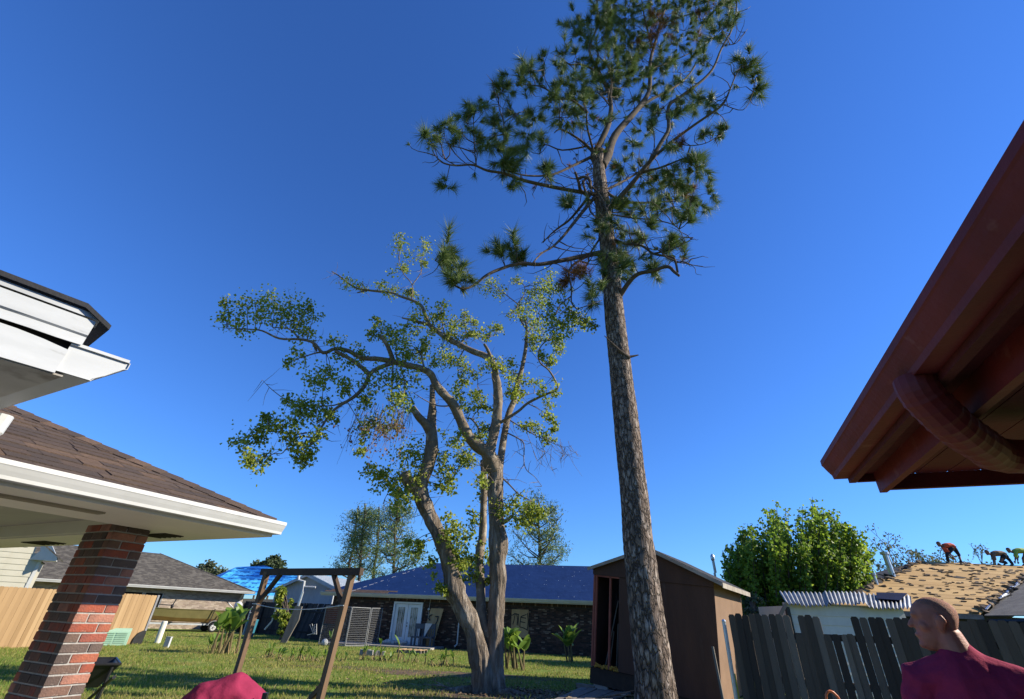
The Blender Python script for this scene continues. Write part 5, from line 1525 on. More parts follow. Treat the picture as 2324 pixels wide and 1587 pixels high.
LA = [([(1180, 1020), (1050, 1080), (920, 1135), (760, 1140), (640, 1112)], 26, 10, -1.2), ([(1205, 1000), (1130, 930), (1060, 880), (980, 840), (940, 860)], 26, 8, -0.9), ([(980, 840), (970, 760), (985, 690)], 14, 7, -0.4), ([(1195, 980), (1150, 820), (1150, 720)], 20, 10, -1.3), ([(1300, 930), (1400, 800), (1450, 740), (1560, 650), (1680, 590), (1790, 510), (1850, 430)], 40, 12, 1.5),
      ([(1560, 1040), (1640, 910), (1680, 830), (1680, 690), (1770, 620), (1900, 520), (1970, 440), (2020, 320), (2090, 190), (2120, 50), (2115, -60)], 36, 8, -1.0), ([(1560, 1040), (1700, 920), (1850, 810), (1950, 740), (2030, 680), (2070, 600), (2110, 500), (2150, 430)], 28, 8, -1.6), ([(1290, 560), (1200, 460), (1110, 420), (1040, 420), (1000, 390)], 22, 8, -0.8), ([(1160, 730), (1050, 650), (960, 640), (900, 590), (840, 560), (740, 550)], 20, 8, -0.6),
      ([(960, 640), (880, 520), (870, 400)], 9, 5, 0.2), ([(1160, 950), (990, 975), (880, 940), (840, 1000)], 15, 7, 0.5), ([(610, 1130), (610, 950), (610, 800), (580, 700), (580, 620)], 16, 6, 0.2), ([(430, 1060), (420, 960), (415, 830), (415, 740)], 12, 6, 0.3), ([(420, 1000), (330, 960), (240, 930), (220, 800)], 9, 5, -0.3), ([(610, 800), (690, 740), (760, 720)], 9, 5, 0.5), ([(300, 1075), (210, 1020), (140, 920)], 9, 4, -0.3),
      ([(1690, 930), (1820, 945), (1920, 930), (2000, 885)], 10, 5, -0.5), ([(2050, 685), (2160, 715), (2220, 620), (2240, 540)], 8, 4, -0.3), ([(2050, 300), (2120, 280), (2190, 190)], 7, 4, -0.2), ([(1560, 300), (1520, 100), (1500, -40)], 16, 8, -0.8), ([(1600, 190), (1660, 150), (1760, 110), (1880, 80)], 16, 7, -0.6), ([(1560, 450), (1700, 400), (1850, 330)], 14, 6, 0.8), ([(1300, 700), (1250, 630), (1220, 600)], 12, 8, -0.4), ([(1300, 640), (1310, 540), (1290, 440), (1230, 370)], 14, 8, -0.9), ([(1980, 440), (1900, 380)], 6, 4, 0.2), ([(1720, 580), (1760, 480), (1700, 470)], 8, 4, 0.3), ([(720, 1150), (700, 1060), (680, 1000)], 8, 4, 0.1)]
for pts, a_, c_, dy in LA: T.limb('A', pts, a_ * 0.78, c_ * 0.75, dy)
NA = [(200, 880, 45), (130, 880, 40), (250, 800, 50), (300, 900, 40), (370, 800, 60), (430, 710, 65), (480, 690, 45), (540, 770, 50), (550, 880, 50), (450, 930, 45), (530, 950, 50), (600, 590, 50), (590, 560, 30), (620, 860, 60), (640, 960, 60), (620, 1040, 60), (650, 1080, 45), (690, 740, 50), (780, 750, 70), (740, 870, 60), (820, 770, 50), (860, 900, 50), (760, 970, 45), (880, 1090, 30), (780, 450, 65), (740, 500, 45), (720, 550, 35), (850, 500, 35), (870, 380, 35), (970, 410, 25), (1000, 345, 45), (1080, 380, 40), (1080, 200, 60), (1100, 150, 50), (1150, 260, 60), (1160, 130, 45), (1250, 180, 80), (1330, 60, 80), (1300, 20, 60), (1400, 120, 80), (1420, 200, 90), (1400, 300, 90), (1440, 330, 70), (1250, 260, 70), (1330, 350, 60), (1220, 330, 50), (1510, 400, 70), (1600, 430, 70), (1520, 500, 60), (1640, 470, 60), (1560, 40, 70), (1600, 110, 60), (1700, 30, 70), (1750, 90, 70), (1850, 40, 80), (1950, 60, 70), (2000, 30, 70), (1900, 130, 70), (1780, 200, 60), (1740, 290, 70), (1830, 370, 50), (2030, 200, 55), (2070, 180, 45), (1980, 240, 45), (2100, 60, 40), (1880, 310, 45), (2170, 430, 60), (2220, 500, 35), (2230, 580, 45), (2200, 440, 35), (1960, 640, 50), (1830, 670, 55), (1900, 640, 45), (2030, 850, 45), (1840, 1050, 50), (1870, 1090, 45), (960, 560, 50), (1000, 540, 50), (1080, 520, 60), (920, 620, 45), (1050, 600, 60), (1130, 560, 50), (1100, 640, 60), (1000, 720, 55), (1040, 760, 55), (940, 700, 50), (1130, 700, 45), (1230, 780, 40), (1300, 450, 60), (1350, 500, 60), (1200, 520, 50), (1400, 560, 50), (1450, 480, 60), (1600, 740, 50), (1680, 770, 50), (1560, 810, 40), (1500, 850, 40), (1450, 910, 45), (1700, 960, 35), (1750, 700, 45), (1390, 1080, 40), (1700, 1130, 50), (1480, 1090, 40), (1200, 430, 45), (1280, 600, 40), (1180, 640, 45), (1400, 420, 60), (1700, 560, 40), (1620, 640, 45), (1820, 560, 40), (1900, 430, 35), (1680, 370, 60), (1460, 640, 45), (1350, 620, 40), (1900, 870, 30), (1300, -60, 80), (1600, -60, 80), (1850, -60, 80), (2050, -50, 60), (1420, 40, 70), (1480, 250, 60), (1230, 80, 55), (1290, 130, 60)]
NB = [(250, 220, 45), (720, 220, 30), (950, 100, 35), (700, 90, 60), (650, 60, 50), (1110, 320, 45), (1120, 360, 35), (1470, 100, 45), (1490, 360, 50), (1540, 310, 40), (1450, 350, 35), (1640, 180, 50), (1740, 190, 55), (1800, 220, 60), (1850, 180, 60), (1880, 250, 70), (1940, 220, 55), (1970, 300, 60), (2010, 330, 50), (2090, 270, 40), (2020, 410, 40), (1950, 470, 30), (1840, 370, 60), (1760, 350, 55), (1720, 390, 50), (1870, 410, 50), (2000, 90, 50), (1960, 50, 45), (1430, 480, 40), (1440, 360, 30), (1660, 500, 35), (1620, 580, 50), (1590, 600, 45), (1820, 630, 50), (1900, 680, 60), (1800, 650, 40), (1350, 600, 60), (1390, 760, 60), (1470, 760, 70), (1560, 750, 60), (1500, 800, 50), (1380, 870, 60), (1400, 830, 50), (1700, 800, 45), (1690, 840, 35), (1350, 720, 45), (1290, 950, 45), (1270, 1010, 45), (280, 700, 60), (230, 730, 45), (320, 720, 45), (280, 760, 45), (650, 700, 50), (630, 680, 45), (740, 650, 35), (720, 710, 35), (780, 730, 30), (420, 860, 40), (300, 880, 30), (350, 880, 30), (1560, 410, 35), (1650, 430, 40), (1500, 580, 40)]
NBR = [('A', 1570, 240, 60), ('A', 1650, 160, 50), ('A', 1530, 280, 40), ('A', 1600, 210, 50), ('A', 1560, 130, 45), ('B', 1860, 250, 40), ('B', 1950, 240, 30), ('B', 1120, 850, 45), ('B', 1180, 840, 45), ('B', 1080, 900, 45), ('B', 1230, 820, 35), ('B', 1480, 690, 30), ('A', 1860, 250, 35), ('A', 1750, 940, 25), ('A', 1900, 60, 40)]
bn, bb, bt = MB(), MB(), MB()
def sprig(kind, x, y, r, b, dens):
    u, v, s = conv(kind)((x, y))
    q = T.near(u, v)
    dist = math.hypot(q[0] - u, q[1] - v)
    c = P(u, v, q[2].y + U(-0.5, 0.5))
    rr = r * s * S(c) * 1.25
    if dist > 4:
        mid = q[2].lerp(c, 0.5) + V((0, 0, -0.12 * (c - q[2]).length))
        bt.tube([q[2], mid, c], [0.018, 0.014, 0.008], 5, False)
    for k in range(max(4, int(rr * 15))):                     # several tufts make one clump
        o = c + V((random.gauss(0, 0.58), random.gauss(0, 0.58), random.gauss(0, 0.42))) * rr
        bt.tube([c, o], [0.01, 0.006], 4, False)
        needles(b, o, U(0.38, 0.72), int(dens * U(0.9, 1.7)), (o - c) * 1.5 + V((U(-0.3, 0.3), U(-0.3, 0.3), U(0.0, 0.5))))
for x, y, r in NA: sprig('A', x, y, r, bn, 105)
for x, y, r in NB: sprig('B', x, y, r, bn, 105)
for k, x, y, r in NBR: sprig(k, x, y, r, bb, 60)
# crooked side branches and bare twigs through the crown
for k in range(900):
    u, v, p = random.choice(T.samples)
    if v > 600: continue
    L0 = U(0.35, 1.5) if k < 520 else U(0.25, 0.8)
    d = V((random.gauss(0, 1), random.gauss(0, 1), random.gauss(0.15, 0.7))).normalized()
    pts = [p]
    for q in range(4):
        d = (d + V((random.gauss(0, 0.32), random.gauss(0, 0.32), random.gauss(0.07, 0.28)))).normalized()
        pts.append(pts[-1] + d * L0 / 4)
    r0 = 0.012 + 0.010 * L0
    bt.tube(pts, [r0, r0 * 0.8, r0 * 0.65, r0 * 0.5, 0.005], 4, False)
    if k < 520 and U(0, 1) < 0.22: needles(bn, pts[-1], U(0.22, 0.45), int(U(30, 75)), d)
    elif U(0, 1) < 0.05: needles(bb, pts[-1], 0.3, 40, d - V((0, 0, 0.8)))
bn.build('needles', m_needle, pine, kind='stuff')
bb.build('dead_needles', m_needbr, pine, kind='stuff')
bt.build('twigs', m_plimb, pine, kind='stuff')
b = MB(); q0_, q1_ = P(1428, 813, pbase.y - 0.28), P(1371, 762, pbase.y - 0.55); b.tube([q0_, q0_.lerp(q1_, 0.4) + V((0, 0, -0.05)), q1_], [0.06, 0.045, 0.012], 8); b.build('broken_branch', m_plimb, pine)
b = MB(); q0_, q1_ = P(1420, 812, pbase.y - 0.22), P(1448, 806, pbase.y - 0.2); b.tube([q0_, q1_], [0.06, 0.02], 8); b.build('branch_stub', m_plimb, pine)
# ---- broken multi-stemmed tree
random.seed(101)
tb = G(1098, 1572)
tree = E('broken_tree', 'broken multi-stemmed tree with split grey trunks and sparse bright leaves', 'tree', V((tb.x, tb.y, 0)))
T = Tree(tree, tb.y, m_tlimb)
T.limb('E', [(1120, 1690), (1140, 1570), (1140, 1430), (1120, 1300), (1070, 1100), (1010, 960), (950, 830), (920, 700), (890, 560), (830, 420), (770, 300), (725, 200), (700, 110), (715, 40)], 0, widths=[290, 175, 150, 140, 122, 124, 128, 112, 108, 96, 96, 102, 108, 96], dy=-0.5, name='trunk', seg=44, wob=0.0, ground=True, lump=0.12, mat=m_tbark, sub=20, bark=(0.16, 7.0, 1.8))
T.limb('D', [(255, 1580), (300, 1480), (345, 1340), (350, 1250), (345, 1150), (352, 1000), (350, 850)], 0, widths=[110, 95, 90, 84, 74, 50, 34], dy=0.4, name='stem', seg=20, lump=0.1, sub=8, bark=(0.10, 5.5, 1.6))
T.limb('D', [(340, 1200), (300, 1130), (250, 1080), (205, 1010)], 70, 46, -0.3, name='stem', seg=12)
T.limb('E', [(690, 120), (640, 80), (600, 30), (580, 0)], 90, 70, -0.3, name='stem', seg=12)
T.limb('E', [(1275, 1690), (1250, 1570), (1235, 1430), (1228, 1300), (1230, 1100), (1240, 900), (1250, 750), (1242, 600), (1252, 500), (1236, 300), (1230, 150), (1230, 0), (1205, -110)], 0, widths=[240, 150, 124, 112, 108, 112, 108, 108, 124, 104, 104, 108, 104], dy=0.2, name='trunk', seg=44, wob=0.0, ground=True, lump=0.12, mat=m_tbark, sub=20, bark=(0.16, 7.0, 1.8))
T.limb('D', [(790, 1480), (760, 1350), (690, 1300), (610, 1210), (560, 1110), (510, 1000), (440, 920), (380, 850), (340, 770), (270, 730), (150, 700), (60, 680)], 0, widths=[120, 100, 84, 74, 70, 66, 60, 56, 52, 48, 44, 40], dy=-1.6, name='stem', seg=20, lump=0.1, sub=8, bark=(0.10, 5.5, 1.6))
T.limb('C', [(1200, 878), (1110, 852), (1020, 835), (930, 830), (850, 790), (770, 775), (700, 800), (640, 740), (560, 720), (440, 715), (340, 670), (250, 660), (130, 655)], 0, widths=[36, 34, 30, 27, 25, 22, 20, 17, 15, 13, 10, 7, 4], dy=-0.8, seg=11)
T.limb('C', [(1110, 860), (990, 910), (940, 1000), (880, 1060), (800, 1110), (750, 1150), (700, 1220), (650, 1310), (600, 1370), (570, 1440)], 0, widths=[27, 25, 23, 20, 17, 15, 13, 10, 8, 4], dy=-0.6, seg=9)
T.limb('C', [(985, 935), (920, 880), (850, 830), (770, 790)], 30, 20, -0.1)
T.limb('C', [(1115, 850), (1080, 760), (1040, 700)], 28, 24, -0.3)
T.limb('C', [(870, 1070), (760, 1110), (640, 1110)], 12, 4, 0.4)
T.limb('C', [(720, 790), (660, 800), (560, 830)], 14, 6, -0.3)
T.limb('C', [(560, 725), (500, 660), (400, 650)], 12, 5, 0.5)
T.limb('C', [(640, 745), (660, 790)], 16, 12, 0.1)
T.limb('C', [(620, 1290), (540, 1300), (460, 1390), (410, 1395), (300, 1440)], 10, 3, -0.4)
T.limb('C', [(600, 1250), (540, 1280), (420, 1265), (330, 1270), (230, 1300)], 10, 3, 0.4)
T.limb('C', [(600, 1170), (500, 1090), (400, 1020), (340, 960)], 8, 2, 0.2)
T.limb('D', [(770, 1350), (800, 1200), (825, 1080), (830, 950), (825, 850), (810, 770)], 80, 56, 0.1, name='stem', seg=18, lump=0.1, sub=8, bark=(0.10, 5.5, 1.6))
T.limb('D', [(812, 790), (800, 700), (740, 640), (640, 600), (540, 550), (460, 510), (390, 460), (330, 410), (300, 340), (270, 270), (200, 230), (110, 200), (70, 180), (0, 170)], 0, widths=[52, 46, 46, 44, 40, 38, 35, 31, 27, 24, 21, 18, 16, 13], dy=1.2, seg=12, lump=0.08)
T.limb('C', [(1050, 440), (960, 430), (900, 420), (850, 390), (800, 350), (750, 320)], 14, 6, 0.3)
T.limb('C', [(960, 430), (900, 445)], 10, 7, 0.0)
T.limb('D', [(205, 225), (205, 120), (150, 50), (125, 0), (110, -50)], 9, 4, 0.2)
T.limb('D', [(205, 120), (250, 60), (275, 10), (270, -40)], 8, 4, -0.2)
T.limb('D', [(335, 410), (250, 390), (180, 370), (130, 360)], 28, 9, -0.4)
T.limb('D', [(790, 680), (760, 600), (730, 550)], 28, 20, -0.2)
T.limb('D', [(780, 660), (795, 670), (803, 650)], 14, 6, -0.2)
T.limb('E', [(1190, 1150), (1140, 1050), (1130, 900), (1120, 700), (1120, 560), (1140, 450), (1145, 300), (1150, 150), (1150, 0), (1140, -90)], 0, widths=[80, 72, 66, 62, 62, 54, 48, 46, 42, 34], dy=1.2, name='stem', seg=14, lump=0.12)
T.limb('D', [(850, 1500), (850, 1400), (870, 1250), (890, 1150), (910, 1050), (950, 960), (970, 850), (1000, 750), (1030, 600), (1040, 450), (1030, 380)], 0, widths=[60, 54, 50, 47, 44, 40, 36, 31, 26, 20, 13], dy=1.3, name='stem', seg=12, lump=0.08)
RL = [([(830, 1140), (900, 1090), (980, 1040), (1050, 980), (1150, 930), (1260, 880), (1255, 830), (1200, 740), (1140, 690), (1125, 620), (1150, 560), (1200, 520)], 30, 8, -1.4), ([(1040, 450), (975, 330), (975, 260), (1020, 190), (1020, 120), (950, 90)], 16, 5, 0.4), ([(975, 255), (900, 200), (840, 150), (740, 100)], 10, 4, -0.4), ([(975, 320), (930, 325), (880, 352)], 9, 5, -0.2), ([(1030, 500), (1080, 430), (1130, 380)], 12, 5, 0.6), ([(1200, 520), (1240, 440), (1290, 330), (1330, 290)], 8, 3, 0.3), ([(1050, 560), (1150, 530), (1230, 500)], 8, 3, -0.3),
      ([(915, 1200), (980, 1240), (1020, 1280), (1020, 1400), (1040, 1470), (1100, 1520), (1150, 1587)], 13, 4, -0.6), ([(930, 1110), (1040, 1180), (1130, 1230), (1200, 1260), (1300, 1300), (1370, 1290)], 12, 2, -0.5), ([(1130, 1235), (1170, 1340), (1200, 1430), (1250, 1500)], 6, 2, -0.2), ([(1040, 1200), (1080, 1300), (1120, 1400), (1180, 1450)], 5, 2, 0.3), ([(1200, 1255), (1260, 1330), (1340, 1360), (1410, 1330)], 4, 2, 0.1), ([(470, 1015), (390, 1000), (300, 960), (220, 910)], 15, 6, -0.5), ([(960, 1000), (1020, 930), (1110, 905)], 10, 4, 0.4), ([(1040, 985), (1120, 1020), (1190, 1060)], 9, 3, 0.3), ([(580, 600), (540, 690), (620, 740), (680, 810), (680, 850)], 13, 5, -0.5), ([(540, 690), (540, 760), (560, 810)], 8, 3, 0.1), ([(300, 700), (270, 630), (240, 590)], 20, 13, 0.2), ([(720, 1250), (690, 1170), (640, 1100), (600, 1090)], 22, 12, 0.9), ([(540, 1200), (540, 1220), (550, 1230)], 24, 18, -0.4), ([(640, 1300), (600, 1400), (720, 1450), (680, 1530)], 8, 4, -0.4), ([(450, 480), (430, 430), (420, 330), (420, 260)], 14, 5, 0.3), ([(560, 560), (600, 500), (720, 500), (810, 490)], 12, 5, 0.6), ([(600, 510), (590, 420), (590, 340)], 8, 4, 0.2)]
for pts, a_, c_, dy in RL: T.limb('D', pts, a_ * 0.8, c_ * 0.8, dy)
T.limb('E', [(1270, 20), (1330, 80), (1400, 150), (1480, 190)], 14, 5, -0.5)
T.limb('E', [(1260, 350), (1300, 335), (1350, 300)], 44, 20, -0.3)
T.limb('C', [(1110, 870), (1105, 1000), (1100, 1070), (1140, 1150), (1130, 1230)], 10, 4, -0.5)
T.limb('C', [(1150, 790), (1160, 900), (1180, 990), (1160, 1080), (1100, 1120)], 9, 4, -0.6)
T.limb('E', [(510, 60), (470, 150), (440, 215)], 7, 3, -0.2)
CL = {'C': [(120, 580, 45), (180, 590, 60), (250, 520, 60), (230, 620, 60), (300, 510, 60), (390, 480, 65), (380, 560, 60), (460, 560, 55), (510, 500, 70), (530, 540, 60), (560, 610, 55), (540, 660, 60), (600, 690, 35), (640, 600, 45), (620, 530, 30), (430, 620, 50), (330, 580, 45), (130, 500, 25), (540, 820, 45), (500, 860, 30), (770, 750, 40), (790, 800, 35), (880, 800, 50), (920, 830, 45), (840, 390, 45), (930, 385, 35), (1035, 410, 30), (1100, 425, 30), (1140, 160, 60), (1140, 110, 25), (1130, 290, 35), (1180, 290, 20), (1250, 230, 45), (1310, 170, 40), (1300, 270, 25), (1210, 440, 30), (1040, 670, 65), (1020, 610, 25), (990, 700, 40), (1120, 740, 60), (1170, 800, 60), (1250, 790, 50), (730, 910, 60), (640, 970, 70), (700, 990, 60), (740, 920, 50), (820, 960, 50), (830, 1020, 40), (580, 1090, 75), (540, 1130, 60), (620, 1110, 60), (680, 1120, 50), (600, 1170, 60), (480, 1090, 35), (470, 1220, 70), (430, 1250, 50), (520, 1190, 50), (370, 1200, 35), (360, 1170, 25), (240, 1290, 70), (200, 1310, 50), (290, 1300, 40), (300, 1270, 30), (300, 1430, 60), (350, 1390, 50), (270, 1450, 40), (260, 1410, 35), (510, 1300, 50), (500, 1340, 40), (540, 1420, 45), (600, 1430, 45), (620, 1390, 30), (580, 1360, 30), (660, 1270, 45), (640, 1320, 35), (670, 1200, 40), (740, 1180, 30), (700, 1130, 40), (940, 1080, 40), (1000, 1000, 60), (960, 1090, 50), (1050, 950, 60), (1100, 980, 60), (1180, 940, 65), (1240, 970, 60), (1160, 1080, 60), (1080, 1080, 50), (1200, 1050, 55), (1000, 1200, 40), (930, 1250, 45), (940, 1290, 30), (1060, 1240, 50), (1110, 1220, 45), (1270, 560, 60), (1230, 600, 40), (1340, 600, 40), (930, 1390, 30), (990, 1480, 45), (1040, 1540, 50), (1170, 1490, 90), (1200, 1400, 50), (1250, 1470, 50), (1280, 1370, 40), (1150, 1560, 70), (1230, 1550, 60)],
      'D': [(30, 150, 35), (190, 170, 30), (420, 270, 40), (425, 330, 45), (430, 400, 50), (400, 370, 35), (500, 390, 35), (590, 340, 35), (580, 400, 40), (650, 400, 35), (640, 460, 45), (600, 480, 40), (520, 490, 55), (480, 480, 40), (560, 530, 40), (700, 490, 35), (800, 430, 50), (840, 440, 35), (760, 490, 30), (350, 470, 35), (240, 430, 40), (170, 420, 25), (100, 520, 60), (60, 480, 45), (180, 560, 60), (200, 620, 50), (330, 550, 40), (300, 580, 35), (420, 570, 60), (430, 640, 55), (470, 620, 50), (380, 690, 40), (520, 690, 40), (600, 700, 45), (560, 760, 40), (650, 760, 45), (520, 860, 50), (560, 900, 50), (590, 830, 40), (680, 900, 45), (700, 960, 45), (560, 980, 45), (600, 1030, 50), (680, 1040, 50), (720, 1010, 40), (800, 730, 55), (850, 700, 45), (880, 760, 45), (930, 700, 45), (960, 760, 35), (920, 880, 45), (980, 820, 60), (1030, 800, 50), (1080, 840, 35), (960, 930, 40), (1000, 900, 35), (1180, 880, 45), (1240, 900, 40), (1200, 1000, 40), (1230, 1100, 30), (1190, 1060, 35), (1160, 640, 35), (1230, 670, 35), (1200, 690, 30), (940, 300, 50), (1000, 290, 40), (800, 140, 45), (840, 140, 40), (780, 110, 35), (960, 80, 35), (1090, 130, 50), (1150, 90, 60), (1210, 90, 50), (1230, 150, 55), (1130, 180, 50), (1070, 240, 50), (1150, 250, 60), (1190, 290, 60), (1110, 310, 60), (1200, 340, 50), (1060, 370, 60), (1120, 400, 55), (1010, 380, 40), (1090, 480, 50), (1140, 480, 45), (1220, 430, 50), (1270, 480, 55), (1300, 530, 45), (1250, 540, 40), (1220, 500, 45), (1300, 400, 50), (1330, 300, 40), (1380, 350, 50), (1440, 340, 55), (1420, 400, 50), (1490, 390, 45), (1510, 420, 40), (1340, 450, 45), (1280, 600, 35), (1100, 560, 40), (1060, 540, 40), (1180, 150, 40), (1280, 130, 40), (1230, 260, 40), (480, 1270, 60), (540, 1250, 60), (560, 1340, 60), (570, 1400, 50), (450, 1370, 50), (630, 1420, 50), (500, 1470, 50), (430, 1430, 40), (690, 1180, 60), (680, 1230, 50), (740, 1160, 35), (1030, 1160, 50), (1090, 1150, 50), (1140, 1190, 40), (1200, 1240, 30), (1230, 1180, 25), (480, 1520, 60), (700, 1540, 45)],
      'E': [(430, 30, 40), (520, 90, 50), (600, 60, 110), (560, 130, 70), (530, 170, 45), (590, 170, 60), (480, 40, 40), (640, 110, 60), (830, 40, 50), (860, 100, 40), (900, 60, 45), (1140, 70, 45), (1150, 140, 40), (900, 360, 50), (960, 380, 55), (990, 430, 50), (940, 440, 60), (900, 430, 45), (870, 480, 45), (960, 500, 55), (1000, 520, 50), (980, 570, 45), (1030, 600, 40), (960, 620, 45), (1010, 640, 35), (840, 780, 40), (870, 820, 40), (1140, 510, 50), (1130, 580, 45), (1110, 620, 40), (1090, 710, 50), (1060, 740, 40), (1180, 760, 25), (1350, 170, 60), (1330, 230, 70), (1400, 260, 70), (1280, 270, 60), (1240, 230, 45), (1360, 320, 60), (1440, 270, 55), (1080, 310, 40), (1080, 380, 40), (650, 540, 50), (700, 500, 45), (620, 500, 40), (780, 620, 40), (1500, 300, 45), (1560, 260, 50), (1480, 220, 45)]}
bl_, bt = MB(), MB()
base_n = len(T.samples)
for kind, lst in CL.items():
    for x, y, r in lst:
        u, v, s = conv(kind)((x, y))
        q = T.near(u, v)
        c = P(u, v, q[2].y + U(-0.45, 0.25))
        rr = r * s * S(c)
        if (c - q[2]).length > 0.12: bt.tube([q[2], q[2].lerp(c, 0.5) + V((U(-0.06, 0.06), U(-0.06, 0.06), 0.05)), c], [0.014, 0.011, 0.006], 5, False)
        for k in range(3):
            o_ = c + V((random.gauss(0, 0.5), random.gauss(0, 0.5), random.gauss(0, 0.5))) * rr
            bt.tube([c, o_], [0.006, 0.003], 4, False)
        for k in range(3):
            o_ = c + V((random.gauss(0, 0.5), random.gauss(0, 0.5), random.gauss(0, 0.5))) * rr
            leaves(bl_, o_, rr * 0.95, int(18 + rr * 70), 0.080)
bl_.build('leaves', m_leaf, tree, kind='stuff')
m_dleaf = M('dead_leaves', (0.20, 0.12, 0.07), (0.26, 0.15, 0.11), 9, 0.8, trans=0.3)
bd2 = MB()
for k in range(700):                                          # fine bare twigs
    u, v, p = random.choice(T.samples)
    if v > 1180: continue
    d = V((random.gauss(0, 1), random.gauss(0, 1), random.gauss(-0.1, 0.8))).normalized() * U(0.25, 0.8)
    bt.tube([p, p + d * 0.55 + V((U(-0.08, 0.08), 0, U(-0.08, 0.08))), p + d], [0.010, 0.007, 0.003], 4, False)
for k in range(70):                                           # hanging dead spray
    x, y = U(880, 1230), U(1080, 1180)
    u, v, s = conv('C')((x, y))
    p = P(u, v, T.near(u, v)[2].y - 0.2)
    q = p + V((U(-0.35, 0.15), U(-0.3, 0.3), -U(0.4, 1.5)))
    bt.tube([p, p.lerp(q, 0.5) + V((U(-0.1, 0.1), U(-0.1, 0.1), 0)), q], [0.007, 0.006, 0.003], 4, False)
    leaves(bd2, p.lerp(q, U(0.5, 1)), 0.12, 5, 0.06)
for k in range(26):
    x, y = U(1080, 1380), U(1240, 1340)
    u, v, s = conv('D')((x, y))
    p = P(u, v, T.near(u, v)[2].y)
    q = p + V((U(-0.2, 0.5), U(-0.3, 0.3), -U(0.2, 0.9)))
    bt.tube([p, p.lerp(q, 0.5) + V((U(-0.1, 0.1), 0, 0)), q], [0.006, 0.005, 0.002], 4, False)
bt.build('twigs', m_tlimb, tree, kind='stuff')
bd2.build('dead_leaves', m_dleaf, tree, kind='stuff')
for k, (u, v, du) in enumerate(((1050, 1585, -70), (1160, 1588, 62), (1100, 1600, -20), (1138, 1598, 40))):
    b = MB(); q0_ = V((tb.x + (u - 1098) * 0.006, tb.y - 0.1, 0.06)); q1_ = V((q0_.x + du * 0.016, tb.y - 0.3 - 0.1 * k, -0.04)); b.tube([q0_, q0_.lerp(q1_, 0.5) + V((0, 0.06, 0.0)), q1_], [0.12, 0.08, 0.03], 9, True, 0.3); b.build('root', m_tbark, tree, smooth=True)
m_litter = M('leaf_litter', (0.2, 0.13, 0.07), rand=('isl', [(0.20, 0.13, 0.07), (0.14, 0.085, 0.045), (0.28, 0.20, 0.10), (0.10, 0.065, 0.04)]), rough=0.9)
random.seed(64)
bl3 = MB()
for k in range(2600):
    a_ = U(0, 6.28); q_ = abs(random.gauss(0, 1))
    c_ = V((0.6 + math.cos(a_) * q_ * 2.6, 14.6 + math.sin(a_) * q_ * 1.6, 0))
    c_.z = gz(c_.x, c_.y) + U(0.01, 0.05)
    d = V((U(-1, 1), U(-1, 1), U(-0.3, 0.3))).normalized(); s_ = d.cross(V((U(-0.4, 0.4), U(-0.4, 0.4), 1))).normalized() * 0.03
    i = len(bl3.v); bl3.v += [c_, c_ + d * 0.04 - s_, c_ + d * 0.09, c_ + d * 0.04 + s_]; bl3.f += [(i, i + 1, i + 2), (i, i + 2, i + 3)]
o = bl3.build('leaf_litter', m_litter); o['kind'] = 'stuff'; tag(o, 'brown fallen leaves scattered on the bare soil under the broken tree', 'leaf litter')
for k, (x, y, a_, ln, lab) in enumerate(((2.3, 13.5, 0.4, 1.3, 'forked fallen branch lying between the two trunks'), (-1.0, 14.0, 2.7, 0.9, 'short fallen branch lying on the grass side of the broken tree'), (1.5, 12.9, 1.2, 0.7, 'small fallen twig near the board walk'))):
    b = MB(); p0_ = V((x, y, 0.04)); d = V((math.cos(a_), math.sin(a_) * 0.6, 0.06))
    b.tube([p0_, p0_ + d * ln * 0.5 + V((0, 0.05, 0.04)), p0_ + d * ln], [0.03, 0.022, 0.008], 6)
    b.tube([p0_ + d * ln * 0.45 + V((0, 0.05, 0.04)), p0_ + d * ln * 0.8 + V((0.05, -0.2, 0.14))], [0.016, 0.006], 5)
    o = b.build('fallen_branch', m_tlimb, smooth=True); tag(o, lab, 'branch')
